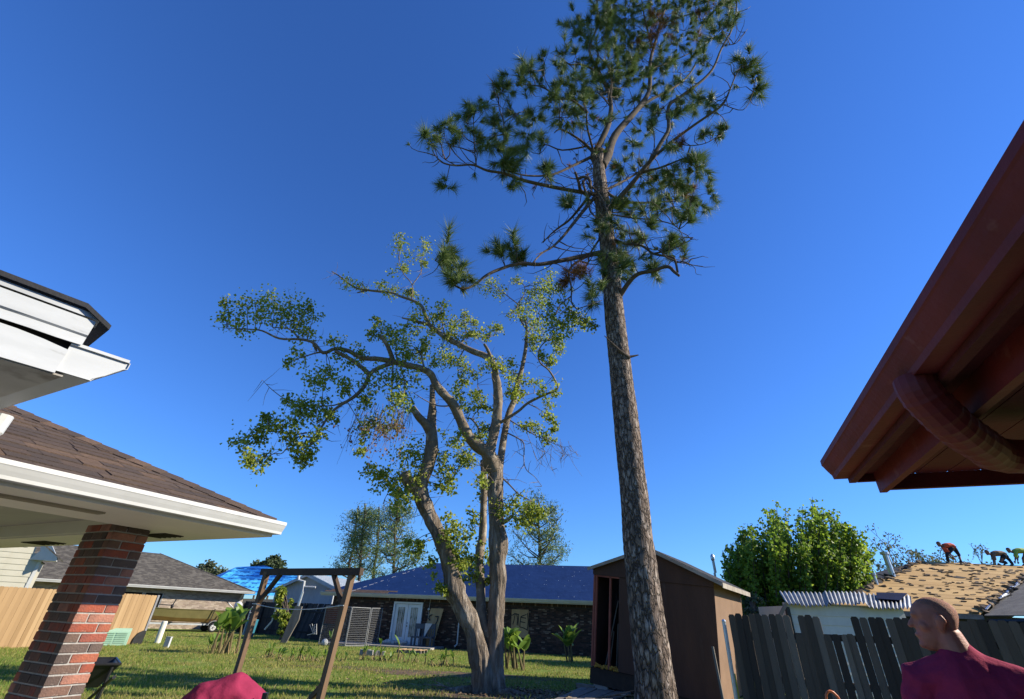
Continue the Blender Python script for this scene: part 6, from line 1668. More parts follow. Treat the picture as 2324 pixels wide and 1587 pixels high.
# ---- generic far trees
def far_pine(label, u, vtop, vbot, Y, wpx, seedn, dens=1.0, bare=0.4, lean=0.0, group=None, trees=1):
    random.seed(seedn)
    p0 = P(u, vbot, Y); p0.z = 0
    p1 = P(u + lean, vtop, Y)
    r = E('far_pine', label, 'tree', p0, group)
    H_ = p1.z
    W_ = wpx * S(p1) * 0.5
    b = MB()
    tr_ = [p0.lerp(p1, i / 8) + V((U(-0.2, 0.2), U(-0.2, 0.2), 0)) * (1 if 0 < i < 8 else 0) for i in range(9)]
    b.tube(tr_, [H_ * 0.017 * (1 - 0.08 * i) for i in range(9)], 8); b.build('trunk', m_plimb, r)
    bl, bn2 = MB(), MB()
    for k in range(int(26 * dens)):
        t_ = bare + (1 - bare) * (k + U(0, 1)) / (26 * dens)
        o_ = p0.lerp(p1, t_ * 0.94)
        a_ = U(0, 6.28)
        q_ = (t_ - bare) / (1 - bare)
        ln = W_ * (0.35 + 0.65 * math.sin(math.pi * min(1, 0.22 + q_ * 0.78)) ** 0.6) * U(0.3, 1.05)
        e_ = o_ + V((math.cos(a_) * ln, math.sin(a_) * ln, ln * U(0.15, 0.95)))
        m_ = o_.lerp(e_, 0.5) + V((U(-0.3, 0.3), U(-0.3, 0.3), -0.12 * ln))
        bl.tube([o_, m_, e_], [0.09, 0.06, 0.03], 5, False)
        for q in range(random.choice((2, 3, 4))):
            c_ = m_.lerp(e_, U(0.35, 1.15)) + V((U(-0.6, 0.6), U(-0.6, 0.6), U(-0.3, 0.6)))
            bl.tube([m_.lerp(e_, 0.6), c_], [0.03, 0.015], 4, False)
            sz = U(0.3, 0.62)
            for w_ in range(int(85 * sz + 8)):
                d = V((random.gauss(0, 1), random.gauss(0, 1), random.gauss(0.3, 1))).normalized()
                s_ = d.cross(V((U(-1, 1), U(-1, 1), U(-1, 1)))).normalized() * U(0.03, 0.055)
                o2 = c_ + V((random.gauss(0, sz), random.gauss(0, sz), random.gauss(0, sz * 0.65)))
                i = len(bn2.v); bn2.v += [o2 - s_, o2 + s_, o2 + d * U(0.25, 0.5)]; bn2.f.append((i, i + 1, i + 2))
    bl.build('limbs', m_plimb, r); bn2.build('needles', m_needle, r, kind='stuff')
far_pine('slim far pine at the left edge of the pine group', 795, 1148, 1330, 62, 70, 1, 0.8, 0.35, 18)
far_pine('tall far pine with bare lower trunk in the pine group', 822, 1142, 1330, 60, 75, 2, 1.0, 0.42, 6)
far_pine('brownish far pine standing between two taller pines', 858, 1150, 1330, 66, 70, 3, 0.9, 0.4, 2)
far_pine('broad crowned far pine forking low beside the broken tree', 893, 1136, 1330, 58, 120, 4, 1.5, 0.35, 12)
far_pine('far pine with broad round crown behind the navy roof', 1222, 1138, 1330, 56, 150, 5, 1.8, 0.36, 0)
def leafy(label, u, v0, v1, Y, wpx, n, seedn, mat, size=0.12, name='leafy_tree', upright=False, group=None, zoff=0, stemmat=None):
    random.seed(seedn)
    top, bot = P(u, v0, Y), P(u, v1, Y)
    base = V((bot.x, bot.y, 0))
    r = E(name, label, 'tree', base, group)
    W_ = wpx * 0.5 * S(top) * 1.05
    H_ = top.z - bot.z
    bs_, bl = MB(), MB()
    for k in range(n):
        if upright:
            a_ = U(0, 6.28); q = math.sqrt(U(0, 1))
            fx, fy = math.cos(a_) * q, math.sin(a_) * q
            hh = H_ * (1 - 0.34 * q ** 2) * U(0.62, 1.06)
            s0_ = base + V((fx * W_ * 0.35, fy * W_ * 0.35, bot.z * 0.4))
            e_ = V((bot.x + (top.x - bot.x) * hh / H_ + fx * W_ * U(0.85, 1.05), bot.y + fy * W_ * 0.8, bot.z + hh))
            bs_.tube([s0_, s0_.lerp(e_, 0.45) + V((fx * W_ * 0.22, 0, 0)), e_], [0.05, 0.03, 0.008], 5, False)
            m = 15
            for j in range(m):
                t_ = 0.30 + 0.72 * j / m
                c_ = s0_.lerp(e_, min(t_, 1.0)) + V((fx * W_ * 0.22 * math.sin(math.pi * min(t_, 1)), 0, 0))
                leaves(bl, c_ + V((U(-0.12, 0.12), U(-0.12, 0.12), 0)), 0.19, 13, size)
        else:
            a_ = U(0, 6.28); q = U(0.2, 1); zz = U(0, 1)
            wr_ = math.sin(math.pi * (0.15 + 0.8 * zz)) * W_ * q
            c_ = V((bot.x + (top.x - bot.x) * zz, bot.y, bot.z + H_ * zz)) + V((math.cos(a_) * wr_, math.sin(a_) * wr_, 0))
            s0_ = base + V((0, 0, bot.z + H_ * zz * 0.4))
            bs_.tube([s0_, s0_.lerp(c_, 0.5) + V((0, 0, 0.15)), c_], [0.06, 0.035, 0.01], 5, False)
            for j in range(3): leaves(bl, c_ + V((random.gauss(0, 0.3), random.gauss(0, 0.3), random.gauss(0, 0.3))) * W_ * 0.35, W_ * 0.16, 16, size)
    b = MB(); b.tube([base + V((0, 0, -0.1)), base + V((0, 0, bot.z + H_ * 0.45))], [0.16, 0.08], 8); b.build('trunk', stemmat or m_plimb, r)
    bs_.build('branches', stemmat or m_plimb, r); bl.build('leaves', mat, r, kind='stuff')
m_green = M('bright_leaves', (0.08, 0.14, 0.02), rand=('isl', [(0.18, 0.28, 0.03), (0.23, 0.33, 0.035), (0.14, 0.23, 0.026), (0.31, 0.40, 0.05), (0.12, 0.20, 0.025)]), rough=0.5, spec=0.35, trans=0.55)
m_pale = M('pale_leaves', (0.10, 0.12, 0.06), rand=('isl', [(0.10, 0.125, 0.06), (0.13, 0.15, 0.075), (0.08, 0.10, 0.05), (0.15, 0.15, 0.09)]), rough=0.7, trans=0.35)
m_dkg = M('dark_leaves', (0.05, 0.07, 0.03), rand=('isl', [(0.05, 0.075, 0.028), (0.07, 0.095, 0.035), (0.04, 0.06, 0.025)]), rough=0.6, trans=0.3)
leafy('dense bright green upright tree behind the corrugated metal roof', 1800, 1137, 1405, 24, 272, 165, 41, m_green, 0.14, upright=True)
leafy('low light green bush beside the shed at the end of the old fence', 1712, 1352, 1396, 22, 80, 14, 13, m_pale, 0.11, name='bush')
leafy('small round dark tree crown above the light blue tarpaulin roof', 622, 1266, 1300, 70, 62, 46, 14, m_dkg, 0.3)
leafy('dark spreading tree top left of the round crown over the light blue roof', 592, 1277, 1298, 72, 50, 30, 15, m_dkg, 0.3)
leafy('pale low scrub between the grey roof and light blue roof', 478, 1284, 1306, 75, 66, 30, 16, m_pale, 0.3, name='scrub')
leafy('young leafy tree standing at the collapsed back fence', 643, 1333, 1436, 32.5, 46, 30, 17, m_leaf, 0.15)
def bare_tree(label, u, vtop, Y, seedn, lean=0, spread=1.0, group=None):
    random.seed(seedn)
    top = P(u + lean, vtop, Y); b0 = P(u, 1330, Y); base = V((b0.x, b0.y, 0))
    r = E('storm_tree', label, 'tree', base, group)
    bs_, bl = MB(), MB()
    H_ = top.z
    def grow(p, d, ln, rad, lev):
        q = p + d * ln
        bs_.tube([p, p.lerp(q, 0.5) + V((U(-1, 1), U(-1, 1), 0)) * ln * 0.05, q], [rad, rad * 0.8, rad * 0.6], 5, False)
        if lev == 0:
            leaves(bl, q, 0.4, 6, 0.18); return
        for k in range(random.choice((2, 3))):
            dd = (d + V((random.gauss(0, 0.42) * spread, random.gauss(0, 0.35), random.gauss(0.05, 0.2)))).normalized()
            grow(q if k else p.lerp(q, U(0.6, 1)), dd, ln * U(0.45, 0.72), rad * 0.6, lev - 1)
    grow(base, (top - base).normalized(), H_ * 0.42, 0.16, 4)
    bs_.build('branches', m_tlimb, r); bl.build('leaves', m_pale, r, kind='stuff')
bare_tree('storm stripped tree with long bare leaning limbs beside the roof vent', 2052, 1216, 42, 3, -38, 1.2)
bare_tree('thin stripped tree behind the left hip of the torn roof', 2075, 1228, 46, 4, 6, 1.2)
bare_tree('sparse flat topped tree left of the bending roofer', 2108, 1225, 46, 5, 8, 1.2)
bare_tree('sparse tree showing between the roofers', 2215, 1246, 48, 6, -4, 1.3)
bare_tree('low sparse tree behind the standing roofer', 2148, 1240, 50, 8, 0, 1.3)
# ---------------------------------------------------------------- neighbour's metal roofed lean-to
m_corr = M('corrugated_steel', (0.25, 0.25, 0.24), (0.18, 0.18, 0.17), 5, 0.45, metal=0.3, c3=(0.33, 0.33, 0.31), scale3=2)
m_wsid = M('white_lap_siding', (0.52, 0.50, 0.45), (0.46, 0.44, 0.40), 3, 0.6)
m0, m1 = P(1783, 1368, 15.0), P(2070, 1382, 15.0)
t0, t1 = P(1768, 1343, 16.7), P(2066, 1351, 16.9)
ml_ = E('lean_to', 'small pale sided lean-to with a dented corrugated steel roof', 'lean-to', V((9.5, 15.5, 0)))
ed = (m1 - m0)
def corr(s0, s1, name, dz, n, bend):
    b = MB()
    nn = n * 6
    for i in range(nn + 1):
        s = s0 + (s1 - s0) * i / nn
        zz = 0.034 * math.sin(2 * math.pi * n * i / nn)
        a_, c_ = m0 + (m1 - m0) * s, t0 + (t1 - t0) * s
        for j in range(7):
            t_ = j / 6
            k = bend * (0.10 * noise.noise(V((s * 9, t_ * 2, 1))) - 0.10 * max(0, math.sin(s * 9.5) - 0.55)) * (1 - t_) ** 1.5
            p = a_.lerp(c_, t_) + V((0, 0, zz + dz + k))
            if j == 0: p += (a_ - c_).normalized() * 0.06 * noise.noise(V((s * 14, 5, 0)))
            b.v.append(p)
    for i in range(nn):
        for j in range(6):
            q = i * 7 + j
            b.f.append((q, q + 7, q + 8, q + 1))
    return b.build(name, m_corr, ml_, smooth=True)
corr(0.0, 0.36, 'roof_sheet', 0.0, 11, 1.0)
corr(0.34, 0.66, 'roof_sheet', 0.04, 10, 0.9)
corr(0.64, 1.0, 'roof_sheet', 0.0, 11, 0.6)
b = MB()
q = [m0.lerp(t0, 0.5) + (m1 - m0) * 0.80 + V((0, 0, 0.085)), m0.lerp(t0, 0.45) + (m1 - m0) * 0.99 + V((0, 0, 0.085)), t1 + V((-0.1, 0, 0.06)), t0.lerp(t1, 0.74) + V((0, 0, 0.06))]
b.slab(q, 0.012); o = b.build('tarpaulin_piece', M('navy_scrap', (0.003, 0.008, 0.03), (0.005, 0.012, 0.045), 3, 0.9, spec=0.05)); tag(o, 'navy blue tarpaulin scrap lying on the corrugated lean-to roof', 'tarpaulin')
wdir = V((ed.x, ed.y, 0)).normalized(); wnn = V((wdir.y, -wdir.x, 0))
wA = V((m0.x, m0.y, 0)) - wnn * 0.25 + wdir * 0.1
wlen = ed.length - 0.2
b = MB(); b.obox(wA + wdir * wlen / 2 - wnn * 0.08 + V((0, 0, 1.17)), wdir * wlen / 2, wnn * 0.05, V((0, 0, 1.17)))
b.obox(wA - wnn * 0.9 + V((0, 0, 1.15)) + wdir * 0.05, wdir * 0.04, wnn * 0.78, V((0, 0, 1.1)))
b.build('wall', m_wsid, ml_)
me = boxmesh('siding_board', wlen, 0.025, 0.26, m_wsid)
for k in range(9): piece('siding_board', me, ml_, wA + wdir * wlen / 2 + wnn * 0.0 + V((0, 0, 0.28 + k * 0.235)), frame(wdir, -wnn) @ Matrix.Rotation(math.radians(-5), 3, 'X'))
b = MB(); b.obox(wA + wnn * 0.06 + V((0, 0, 1.1)), wdir * 0.05, wnn * 0.05, V((0, 0, 1.12))); b.build('corner_post', m_black, ml_)
b = MB(); b.beam(wA - wdir * 0.6 + wnn * 0.1 + V((0, 0, 1.6)), m0 + wnn * -0.05 + V((0, 0, -0.05)), 0.08, 0.08); b.build('brace', m_oldw, ml_)
# ---------------------------------------------------------------- house with its roof being stripped
m_deck = M('roof_deck', (0.40, 0.265, 0.12), (0.34, 0.215, 0.095), 2.5, 0.9, 0.3, 30, rand=('obj', [(0.43, 0.265, 0.095), (0.39, 0.235, 0.082), (0.46, 0.29, 0.11), (0.41, 0.25, 0.09)]), stretch=(0.3, 1, 1))
m_scrap = M('torn_shingle', (0.06, 0.05, 0.045), rand=('obj', [(0.09, 0.065, 0.048), (0.14, 0.10, 0.065), (0.22, 0.15, 0.08), (0.05, 0.042, 0.036), (0.18, 0.12, 0.065)]), rough=0.95)
rs = E('stripped_house', 'house with bare tan roof decking and torn dark shingle scraps', 'house', V((18, 22, 0)))
H0 = V((12.7, 20.0, 2.45)); H1 = V((18.6, 20.0, 2.45)); HV = V((25.4, 23.9, 4.38)); RR = V((30.0, 25.0, 4.93)); RL_ = V((21.3, 25.0, 4.93))
rn = (H1 - H0).cross(RL_ - H0).normalized()
if rn.z < 0: rn = -rn
def RP(u, v): return PL(u, v, H0, rn)
nb = 17
for k in range(nb):                                  # one board per course, trimmed at hip and valley
    t0_, t1_ = k / nb, (k + 1) / nb - 0.002
    def edge(t_):
        l = H0.lerp(RL_, t_)
        tv = (HV.z - H1.z) / (RL_.z - H1.z)
        r_ = H1.lerp(HV, t_ / tv) if t_ < tv else HV.lerp(RR, (t_ - tv) / (1 - tv))
        return l, r_
    a_, c_ = edge(t0_); d_, e_ = edge(t1_)
    b = MB(); b.prism([a_ + rn * 0.004 * (k % 3), c_ + rn * 0.004 * (k % 3), e_ + rn * 0.004 * (k % 3), d_ + rn * 0.004 * (k % 3)], -rn * 0.03)
    b.build('deck_board', m_deck, rs)
random.seed(55)
me_s = []
for k in range(6):
    me = bpy.data.meshes.new('shingle_scrap')
    n = 6
    vs = [(math.cos(6.283 * i / n) * U(0.5, 1.1) * 0.5, math.sin(6.283 * i / n) * U(0.4, 1.1) * 0.5, U(0.0, 0.04)) for i in range(n)]
    me.from_pydata(vs + [(x, y, z - 0.03) for x, y, z in vs], [], [tuple(range(n)), tuple(range(2 * n - 1, n - 1, -1))] + [(i, i + n, (i + 1) % n + n, (i + 1) % n) for i in range(n)])
    me.materials.append(m_scrap); me_s.append(me)
ru = (RL_ - H0); ru = (ru - V((1, 0, 0)) * ru.x).normalized()
Rr = Matrix((V((1, 0, 0)), ru, rn)).transposed()
cnt = 0
while cnt < 240:
    s, t_ = U(0, 1), U(0, 1) ** 0.9
    l = H0.lerp(RL_, t_); r_ = H1.lerp(HV, min(1, t_ / 0.78)) if t_ < 0.78 else HV.lerp(RR, (t_ - 0.78) / 0.22)
    p = l.lerp(r_, s)
    big = U(0, 1) < 0.12
    piece('shingle_scrap', random.choice(me_s), rs, p + rn * 0.018, Rr @ Matrix.Rotation(U(-0.3, 0.3), 3, 'Z'), (U(0.12, 0.42) * (1.8 if big else 1), U(0.05, 0.15) * (1.5 if big else 1), 1))
    cnt += 1
for k in range(46):                                  # rough edge along hip, ridge and valley
    t_ = (k % 23) / 23
    p = H0.lerp(RL_, 0.25 + t_ * 0.75) if k < 23 else H1.lerp(HV, t_)
    piece('shingle_scrap', random.choice(me_s), rs, p + rn * 0.05 + V((U(-0.15, 0.15), U(-0.15, 0.15), 0)), Rr @ Matrix.Rotation(U(-1.5, 1.5), 3, 'Z') @ Matrix.Rotation(U(-0.5, 0.5), 3, 'X'), (U(0.2, 0.6), U(0.15, 0.35), U(1, 3)))
b = MB()
b.slab([H0 + V((0, 10, 0)), H0, RL_, RL_ + V((0, 0.01, 0))], 0.03)
b.slab([RL_ + V((0, 0.02, 0)), RR + V((0, 0.02, 0)), RR + V((0, 6, -2.4)), H0 + V((0, 10, 0))], 0.03)
b.build('back_slope', m_tar, rs)
b = MB()
V0, V1 = V((18.75, 20.0, 2.42)), V((18.75, 15.0, 2.42))
b.slab([V0, V1, V((25.4, 15.0, 4.34)), HV + V((0, 0, -0.03))], 0.03)
b.build('side_slope', M('grey_felt', (0.16, 0.15, 0.13), (0.09, 0.085, 0.08), 2.5, 0.95, 0.6, 12), rs)
b = MB()
b.beam(H0 + V((-0.1, -0.06, -0.1)), H1 + V((0, -0.06, -0.1)), 0.1, 0.16); b.build('gutter', M('dark_gutter', (0.06, 0.06, 0.065), (0.12, 0.12, 0.12), 4, 0.6), rs)
b = MB()
for k in range(7):
    q = H1.lerp(HV, U(0, 0.9)); b.beam(q + rn * 0.08 + V((0.1, 0, 0)), q + (HV - H1).normalized() * U(0.5, 1.2) + rn * 0.1 + V((U(0, 0.3), 0, 0)), 0.07, 0.03)
b.build('valley_flashing', m_galv, rs)
b = MB()
b.box(V((21.5, 25.5, 1.2)), (17.0, 10.4, 2.4)); b.build('wall', m_dmort, rs)
b = MB()
b.tube([V((18.75, 15.2, 2.2)), V((18.75, 19.9, 2.2))], 0.1, 6); b.build('side_gutter', m_black, rs)
for k, (u, v, h_, r_) in enumerate(((2023, 1302, 1.0, 0.12), (1988, 1322, 0.45, 0.06))):
    p = RP(u + 2, v + 4); b = MB(); b.tube([p + V((0, 0, -0.1)), p + V((-0.02, 0, h_ - 0.12)), p + V((-0.02, 0, h_ - 0.1)), p + V((-0.02, 0, h_))], [r_, r_, r_ * 1.6, r_ * 1.6], 10); b.build('roof_vent', m_galv, rs)
b = MB(); p = G(1730, 1400, 2.4)
q0_, q1_ = P(1688, 1381, 34), P(1775, 1383, 34)
b.slab([q0_ + V((0, 0, -0.5)), q1_ + V((0, 0, -0.5)), q1_ + V((0, 3, 0.5)), q0_ + V((0, 3, 0.5))], 0.06)
fh = E('far_house', 'far low house with a dull brown roof seen beyond the old fence end', 'house', V((q0_.x + 1, q0_.y + 2, 0)))
b.build('roof', m_brd, fh)
b = MB(); b.prism([V((q0_.x + 0.2, q0_.y + 0.4, 0)), V((q1_.x - 0.2, q1_.y + 0.4, 0)), V((q1_.x - 0.2, q1_.y + 0.4, q1_.z - 0.5)), V((q0_.x + 0.2, q0_.y + 0.4, q0_.z - 0.5))], V((0, 2.5, 0))); b.build('wall', m_wsid, fh)
# ---------------------------------------------------------------- people
m_skin = M('skin', (0.38, 0.155, 0.09), (0.30, 0.105, 0.062), 16, 0.55, 0.35, 120, spec=0.35, c3=(0.38, 0.13, 0.085), scale3=9, bdist=0.004)
m_hairg = M('cropped_grey_hair', (0.35, 0.155, 0.098), (0.25, 0.125, 0.085), 90, 0.8, 0.5, 300)
m_maroon = M('maroon_cotton', (0.28, 0.026, 0.068), (0.235, 0.022, 0.057), 6, 0.9, 0.35, 14, spec=0.15, bdist=0.03)
m_jeans = M('dark_denim', (0.03, 0.038, 0.06), (0.022, 0.028, 0.045), 20, 0.9)
m_shoe = M('dark_shoes', (0.03, 0.025, 0.02), rough=0.7)
def remesh(o, vox, it):
    m = o.modifiers.new('remesh', 'REMESH'); m.mode = 'VOXEL'; m.voxel_size = vox; m.use_smooth_shade = True
    m = o.modifiers.new('smooth', 'SMOOTH'); m.factor = 0.5; m.iterations = it
def chain(mb, pts, n=12, left=None):                 # pts: (point, ra, rb)
    rings = []
    for i, (p, ra, rb) in enumerate(pts):
        d = (pts[min(i + 1, len(pts) - 1)][0] - pts[max(i - 1, 0)][0]).normalized()
        l = V(left) if left is not None else d.cross(V((0.2, 0.3, 1)))
        l = l - d * l.dot(d)
        if l.length < 1e-3: l = d.cross(V((1, 0, 0)))
        l.normalize(); f = d.cross(l)
        rings.append((p, l * ra, f * rb))
    a, z = rings[0], rings[-1]
    d0 = (pts[0][0] - pts[1][0]).normalized(); d1 = (pts[-1][0] - pts[-2][0]).normalized()
    rings = [(a[0] + d0 * pts[0][1] * 0.55, a[1] * 0.45, a[2] * 0.45)] + rings + [(z[0] + d1 * pts[-1][1] * 0.55, z[1] * 0.45, z[2] * 0.45)]
    mb.ering(rings, n)
def head(mb, o, F_, U_, k=1.0):                      # o: chin height point on the head axis, F_ face direction, U_ up
    F_ = F_.normalized(); U_ = (U_ - F_ * U_.dot(F_)).normalized(); L_ = U_.cross(F_).normalized()
    tab = [(-0.012, 0.070, 0.015, 0.022), (0.008, 0.092, -0.01, 0.038), (0.035, 0.097, -0.04, 0.052), (0.065, 0.096, -0.062, 0.060), (0.095, 0.094, -0.080, 0.068), (0.125, 0.089, -0.094, 0.073), (0.152, 0.097, -0.102, 0.076), (0.178, 0.093, -0.102, 0.075), (0.203, 0.076, -0.090, 0.066), (0.222, 0.052, -0.066, 0.050), (0.234, 0.02, -0.034, 0.026)]
    rings = [(o + (U_ * z + F_ * (f + b_) / 2) * k, L_ * w_ * k, F_ * (f - b_) / 2 * k) for z, f, b_, w_ in tab]
    mb.ering(rings, 20)
    q = lambda f, l, z: o + (F_ * f + L_ * l + U_ * z) * k
    chain(mb, [(q(0.088, 0, 0.138), 0.011 * k, 0.011 * k), (q(0.104, 0, 0.115), 0.013 * k, 0.013 * k), (q(0.114, 0, 0.098), 0.016 * k, 0.014 * k)], 10, L_)
    for s in (-1, 1):
        chain(mb, [(q(0.092, 0.018 * s, 0.152), 0.010 * k, 0.010 * k), (q(0.084, 0.045 * s, 0.150), 0.009 * k, 0.009 * k)], 8)
        chain(mb, [(q(-0.012, 0.074 * s, 0.075), 0.010 * k, 0.010 * k), (q(-0.010, 0.084 * s, 0.098), 0.020 * k, 0.009 * k), (q(-0.018, 0.092 * s, 0.122), 0.028 * k, 0.009 * k), (q(-0.018, 0.090 * s, 0.142), 0.018 * k, 0.009 * k)], 10, F_)
        chain(mb, [(q(0.060, 0.046 * s, 0.105), 0.022 * k, 0.022 * k), (q(0.05, 0.05 * s, 0.085), 0.022 * k, 0.022 * k)], 10)
    chain(mb, [(q(0.088, -0.024, 0.056), 0.009 * k, 0.009 * k), (q(0.099, 0, 0.058), 0.011 * k, 0.010 * k), (q(0.088, 0.024, 0.056), 0.009 * k, 0.009 * k)], 8)
    chain(mb, [(q(0.086, -0.016, 0.012), 0.016 * k, 0.016 * k), (q(0.086, 0.016, 0.012), 0.016 * k, 0.016 * k)], 10)
    return q, F_, L_, U_
def hand(mb, w, d, pn):                              # wrist, direction of the hand, palm normal
    d = d.normalized(); pn = (pn - d * pn.dot(d)).normalized(); s = d.cross(pn)
    chain(mb, [(w, 0.026, 0.018), (w + d * 0.05, 0.038, 0.014), (w + d * 0.09, 0.040, 0.013)], 10, s)
    for k, (o_, ln) in enumerate(((-0.030, 0.066), (-0.010, 0.076), (0.010, 0.072), (0.030, 0.056))):
        b0 = w + d * 0.088 + s * o_
        chain(mb, [(b0, 0.0095, 0.0095), (b0 + d * ln * 0.5 + pn * 0.012, 0.009, 0.009), (b0 + d * ln * 0.85 + pn * 0.034, 0.008, 0.008)], 8)
    b0 = w + d * 0.03 - s * 0.03
    chain(mb, [(b0, 0.013, 0.013), (b0 + d * 0.035 - s * 0.03 + pn * 0.01, 0.011, 0.011), (b0 + d * 0.065 - s * 0.035 + pn * 0.025, 0.009, 0.009)], 8)
def figure(name, label, base, J, left, faceF, faceU, cloth, legs, vox, it=4, skinm=None, hairm=None, shoe=None, sleeve=0.95, cap=None, k=1.0, tail=0.35, nr=1.0):
    """J: world points pelvis, waist, chest, neck, head; sL eL wL, sR eR wR; hL kL aL, hR kR aR."""
    r = E(name, label, 'person', base)
    left = left.normalized()
    skinm = skinm or m_skin
    b = MB()
    chain(b, [(J['pelvis'], 0.155 * k, 0.105 * k), (J['waist'], 0.145 * k, 0.10 * k), (J['chest'], 0.175 * k, 0.115 * k), (J['chest'].lerp(J['neck'], 0.7), 0.12 * k, 0.08 * k), (J['neck'], 0.058 * k * nr, 0.058 * k * nr)], 16, left)
    chain(b, [(J['chest'].lerp(J['neck'], 0.8), 0.08 * k * nr, 0.07 * k * nr), (J['neck'], 0.060 * k * nr, 0.062 * k * nr), (J['head'] + faceU.normalized() * 0.07 * k - faceF.normalized() * 0.025 * k, 0.056 * k * nr, 0.062 * k * nr)], 14, left)
    hq = head(b, J['head'], faceF, faceU, k)
    for s in 'LR':
        sg = 1 if s == 'L' else -1
        chain(b, [(J['chest'].lerp(J['neck'], 0.55) + left * 0.08 * sg * k, 0.075 * k, 0.075 * k), (J['s' + s], 0.062 * k, 0.062 * k), (J['s' + s].lerp(J['e' + s], 0.4), 0.053 * k, 0.053 * k), (J['e' + s], 0.043 * k, 0.043 * k), (J['e' + s].lerp(J['w' + s], 0.35), 0.043 * k, 0.041 * k), (J['w' + s], 0.027 * k, 0.023 * k)], 12)
        hand(b, J['w' + s], J['w' + s] - J['e' + s], -left * sg if abs((J['w' + s] - J['e' + s]).normalized().dot(left)) < 0.9 else V((0, 0, -1)))
        chain(b, [(J['h' + s], 0.10 * k, 0.10 * k), (J['h' + s].lerp(J['k' + s], 0.4), 0.085 * k, 0.085 * k), (J['k' + s], 0.058 * k, 0.058 * k), (J['k' + s].lerp(J['a' + s], 0.3), 0.058 * k, 0.056 * k), (J['a' + s], 0.036 * k, 0.036 * k)], 12)
        chain(b, [(J['a' + s] + V((0, 0, -0.02)), 0.04, 0.04), (J['a' + s] + faceF.normalized() * 0.06 + V((0, 0, -0.04)), 0.042, 0.03), (J['a' + s] + faceF.normalized() * 0.16 + V((0, 0, -0.055)), 0.04, 0.022)], 10)
    body = b.build('body', skinm, r); remesh(body, vox, it)
    c = 0.032 if vox < 0.012 else 0.018
    b = MB()
    chain(b, [(J['pelvis'].lerp(J['waist'], tail), 0.165 * k + c, 0.115 * k + c), (J['waist'], 0.155 * k + c, 0.112 * k + c), (J['chest'], 0.180 * k + c, 0.120 * k + c), (J['chest'].lerp(J['neck'], 0.55), 0.155 * k + c, 0.098 * k + c), (J['chest'].lerp(J['neck'], 0.83), 0.086 * k + c, 0.072 * k + c)], 18, left)
    for s in 'LR':
        sg = 1 if s == 'L' else -1
        e_ = J['s' + s].lerp(J['e' + s], sleeve)
        chain(b, [(J['chest'].lerp(J['neck'], 0.5) + left * 0.07 * sg * k, 0.088 * k + c * 0.7, 0.088 * k + c * 0.7), (J['s' + s], 0.074 * k + c * 0.6, 0.074 * k + c * 0.6), (J['s' + s].lerp(e_, 0.5), 0.066 * k + c, 0.066 * k + c), (e_, 0.066 * k + c, 0.066 * k + c)], 12)
    sh_ = b.build('shirt', cloth, r); remesh(sh_, vox, it)
    if vox < 0.012:                                  # soft folds in the cloth
        tx = bpy.data.textures.new('folds', 'CLOUDS'); tx.noise_scale = 0.16; tx.noise_depth = 1
        dm = sh_.modifiers.new('folds', 'DISPLACE'); dm.texture = tx; dm.strength = 0.035; dm.mid_level = 0.4; dm.texture_coords = 'LOCAL'
        sm2 = sh_.modifiers.new('soften', 'SMOOTH'); sm2.factor = 0.5; sm2.iterations = 4
        cb = MB()
        nq = J['chest'].lerp(J['neck'], 0.90); ax_ = (J['neck'] - J['chest']).normalized(); fv = ax_.cross(left).normalized()
        cb.tube([nq + left * (0.078 * k) * math.cos(a_ * 0.2618) + fv * (0.082 * k) * math.sin(a_ * 0.2618) - ax_ * 0.03 * max(0, -math.sin(a_ * 0.2618) if fv.dot(faceF) < 0 else math.sin(a_ * 0.2618)) for a_ in range(25)], 0.009, 8)
        cb.build('collar', cloth, sh_, smooth=True)
    b = MB()
    chain(b, [(J['pelvis'].lerp(J['waist'], 0.45), 0.150 * k + c, 0.103 * k + c), (J['pelvis'], 0.160 * k + c, 0.112 * k + c), (J['pelvis'].lerp((J['hL'] + J['hR']) / 2, 0.9), 0.15 * k, 0.11 * k)], 14, left)
    for s in 'LR':
        chain(b, [(J['h' + s], 0.105 * k + c * 0.6, 0.105 * k + c * 0.6), (J['h' + s].lerp(J['k' + s], 0.4), 0.09 * k + c * 0.6, 0.09 * k + c * 0.6), (J['k' + s], 0.066 * k + c * 0.7, 0.066 * k + c * 0.7), (J['a' + s].lerp(J['k' + s], 0.12), 0.055 * k + c, 0.055 * k + c)], 12)
    pn = b.build('trousers', legs, r); remesh(pn, vox, it)
    for s in 'LR':
        b = MB()
        chain(b, [(J['a' + s] - faceF.normalized() * 0.03 + V((0, 0, -0.03)), 0.052, 0.05), (J['a' + s] + faceF.normalized() * 0.07 + V((0, 0, -0.045)), 0.052, 0.042), (J['a' + s] + faceF.normalized() * 0.17 + V((0, 0, -0.06)), 0.048, 0.03)], 12)
        o = b.build('shoe', shoe or m_shoe, r, smooth=True)
    if hairm or cap:
        q, F_, L_, U_ = hq
        b = MB()
        tab = [(0.070, -0.045, -0.065, 0.045), (0.095, -0.035, -0.082, 0.060), (0.125, -0.022, -0.095, 0.0690), (0.152, 0.02, -0.103, 0.0755), (0.178, 0.062, -0.103, 0.0755), (0.203, 0.072, -0.0915, 0.0670), (0.223, 0.052, -0.067, 0.0510), (0.236, 0.02, -0.035, 0.027)]
        b.ering([(J['head'] + (U_ * z + F_ * (f + bb_) / 2) * k, L_ * w_ * k, F_ * (f - bb_) / 2 * k) for z, f, bb_, w_ in tab], 20)
        if cap: b.obox(q(0.12, 0, 0.175), F_ * 0.05, L_ * 0.06, U_ * 0.006)
        b.build('cap' if cap else 'hair', cap or hairm, r, smooth=True)
    return r
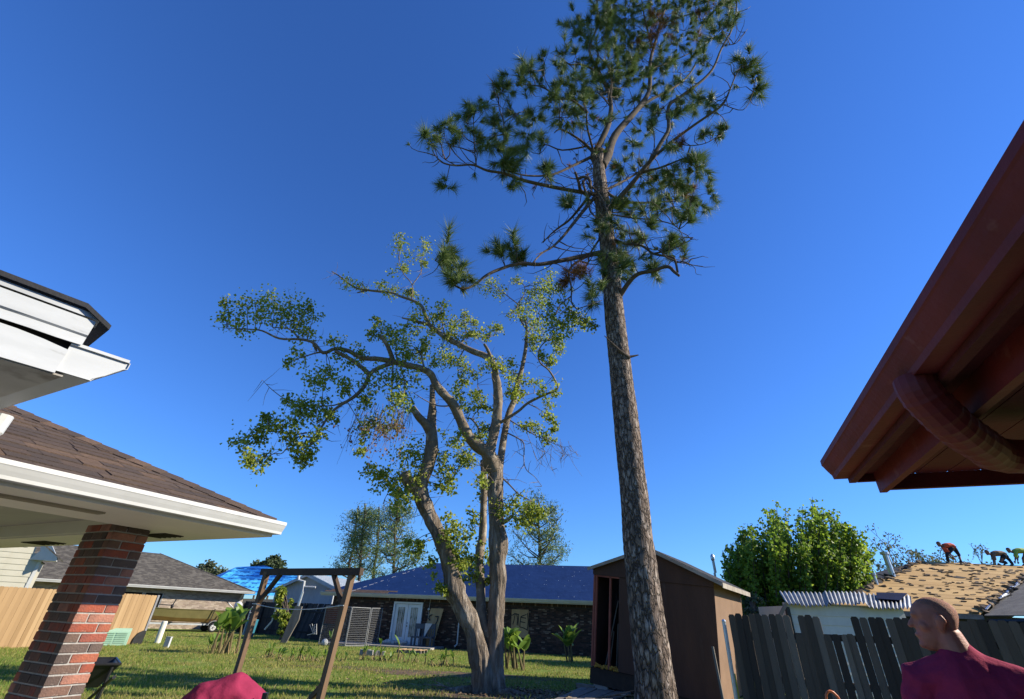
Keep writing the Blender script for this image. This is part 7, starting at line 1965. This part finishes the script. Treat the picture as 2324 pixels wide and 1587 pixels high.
# man watching the trees
hx = G(2098, 1355, 1.79)
nk = V((hx.x + 0.035, hx.y - 0.03, 1.545))
tf = V((-0.66, -0.75, 0)).normalized(); tl = V((-tf.y, tf.x, 0))
hf = V((-0.80, 0.60, 0.02)).normalized()
mb_ = V((nk.x + 0.05, nk.y - 0.03, 0))
ch = nk + V((0.02, -0.02, -0.24))
J = {'pelvis': V((mb_.x, mb_.y, 0.93)), 'waist': V((mb_.x, mb_.y, 1.10)), 'chest': ch, 'neck': nk, 'head': V((hx.x + 0.005, hx.y, 1.552))}
for s, sg in (('L', 1), ('R', -1)):
    sh0 = nk + tl * 0.185 * sg + V((0, 0, -0.14))
    J['s' + s] = sh0
    J['e' + s] = sh0 + tl * 0.07 * sg + V((0, 0, -0.29)) + tf * -0.03
    J['w' + s] = J['e' + s] + tf * 0.12 + V((0, 0, -0.24)) - tl * 0.02 * sg
    J['h' + s] = J['pelvis'] + tl * 0.09 * sg + V((0, 0, -0.04))
    J['k' + s] = J['h' + s] + V((0, 0, -0.42)) + tf * 0.03 + tl * 0.02 * sg
    J['a' + s] = J['k' + s] + V((0, 0, -0.39)) - tf * 0.02
figure('person', 'person in maroon t-shirt with shaved head looking away towards the trees', mb_, J, tl, hf, V((0.06, 0.02, 1)), m_maroon, m_jeans, 0.0065, 5, hairm=m_hairg, nr=1.14)
# bent over person, only the back shows
bc_ = P(535, 1530, 5.7); z0 = bc_.z
vr = V((0.93, 0.36, 0)).normalized(); vd = V((-0.36, 0.93, 0)).normalized()
bs = V((bc_.x, bc_.y, 0))
def bq(r_, d_, z): return bs + vr * r_ + vd * d_ + V((0, 0, z))
top = z0 - 0.13
J = {'pelvis': bq(0.16, 0, top - 0.10), 'waist': bq(0.03, 0, top - 0.005), 'chest': bq(-0.22, 0, top - 0.10), 'neck': bq(-0.44, 0, top - 0.30), 'head': bq(-0.50, 0, top - 0.40)}
for s, sg in (('L', 1), ('R', -1)):
    J['s' + s] = bq(-0.34, -0.2 * sg, top - 0.25); J['e' + s] = bq(-0.30, -0.27 * sg, top - 0.52); J['w' + s] = bq(-0.36, -0.22 * sg, top - 0.75)
    J['h' + s] = bq(0.15, -0.09 * sg, top - 0.14); J['k' + s] = bq(-0.06, -0.12 * sg, top - 0.48); J['a' + s] = bq(0.06, -0.12 * sg, 0.09)
figure('person', 'bent over person in a maroon t-shirt with only the back showing', bs, J, -vd, V((-0.75, -0.35, -0.6)), V((-0.6, -0.2, 0.3)), m_maroon, m_jeans, 0.009, 22, hairm=m_hairg, k=1.12, tail=-0.55)
# roofers
m_or = M('orange_shirt', (0.50, 0.085, 0.035), rough=0.85); m_ygr = M('lime_shirt', (0.26, 0.36, 0.06), rough=0.85); m_brn = M('brown_shirt', (0.16, 0.10, 0.065), rough=0.85)
m_dskin = M('tanned_skin', (0.20, 0.10, 0.06), rough=0.6); m_blk = M('black_trousers', (0.018, 0.018, 0.022), rough=0.9); m_hairb = M('black_hair', (0.02, 0.016, 0.014), rough=0.8)
def roofer(label, px, shirt, legs):
    f = {k_: v_ for k_, v_ in px.items()}
    gL = RP(*f['aL']); gR = RP(*f['aR'])
    Yc = (gL.y + gR.y) / 2
    vr_ = V((0.76, -0.65, 0)); fw = V((0.62, 0.78, 0)).normalized()
    J = {}
    for k_, (u, v) in f.items():
        d_ = {'L': -0.10, 'R': 0.10}.get(k_[-1], 0.0) if len(k_) == 2 else 0.0
        if k_ in ('aL', 'aR'): J[k_] = RP(u, v) + V((0, 0, 0.08))
        else: J[k_] = P(u, v, Yc + d_)
    face = (J['neck'] - J['pelvis']).normalized()
    return figure('person', label, V(((gL.x + gR.x) / 2, Yc, (gL.z + gR.z) / 2)), J, fw * -1, (face + V((-0.2, 0, -0.35))).normalized(), V((-0.4, 0, 0.8)), shirt, legs, 0.016, 3, m_dskin, m_hairb, k=1.0)
roofer('roofer in orange shirt and black trousers bending over on the roof ridge', {'pelvis': (2163, 1241), 'waist': (2155, 1238), 'chest': (2146, 1239), 'neck': (2137, 1240), 'head': (2133, 1240), 'sL': (2141, 1243), 'eL': (2153, 1254), 'wL': (2160, 1262), 'sR': (2139, 1243), 'eR': (2148, 1255), 'wR': (2158, 1264), 'hL': (2159, 1244), 'kL': (2148, 1260), 'aL': (2153, 1279), 'hR': (2165, 1245), 'kR': (2175, 1259), 'aR': (2183, 1282)}, m_or, m_blk)
roofer('crouching roofer in brown shirt on hands and knees on the roof ridge', {'pelvis': (2278, 1258), 'waist': (2270, 1256), 'chest': (2259, 1256), 'neck': (2248, 1258), 'head': (2243, 1259), 'sL': (2254, 1260), 'eL': (2256, 1270), 'wL': (2258, 1279), 'sR': (2252, 1260), 'eR': (2254, 1270), 'wR': (2254, 1279), 'hL': (2278, 1261), 'kL': (2270, 1275), 'aL': (2284, 1280), 'hR': (2281, 1262), 'kR': (2289, 1270), 'aR': (2298, 1283)}, m_brn, m_blk)
roofer('roofer in lime green shirt bending over at the right end of the ridge', {'pelvis': (2331, 1253), 'waist': (2321, 1250), 'chest': (2309, 1250), 'neck': (2297, 1253), 'head': (2292, 1254), 'sL': (2304, 1255), 'eL': (2304, 1264), 'wL': (2303, 1273), 'sR': (2303, 1255), 'eR': (2308, 1265), 'wR': (2309, 1274), 'hL': (2329, 1256), 'kL': (2322, 1268), 'aL': (2326, 1283), 'hR': (2333, 1257), 'kR': (2336, 1270), 'aR': (2342, 1285)}, m_ygr, m_brn)
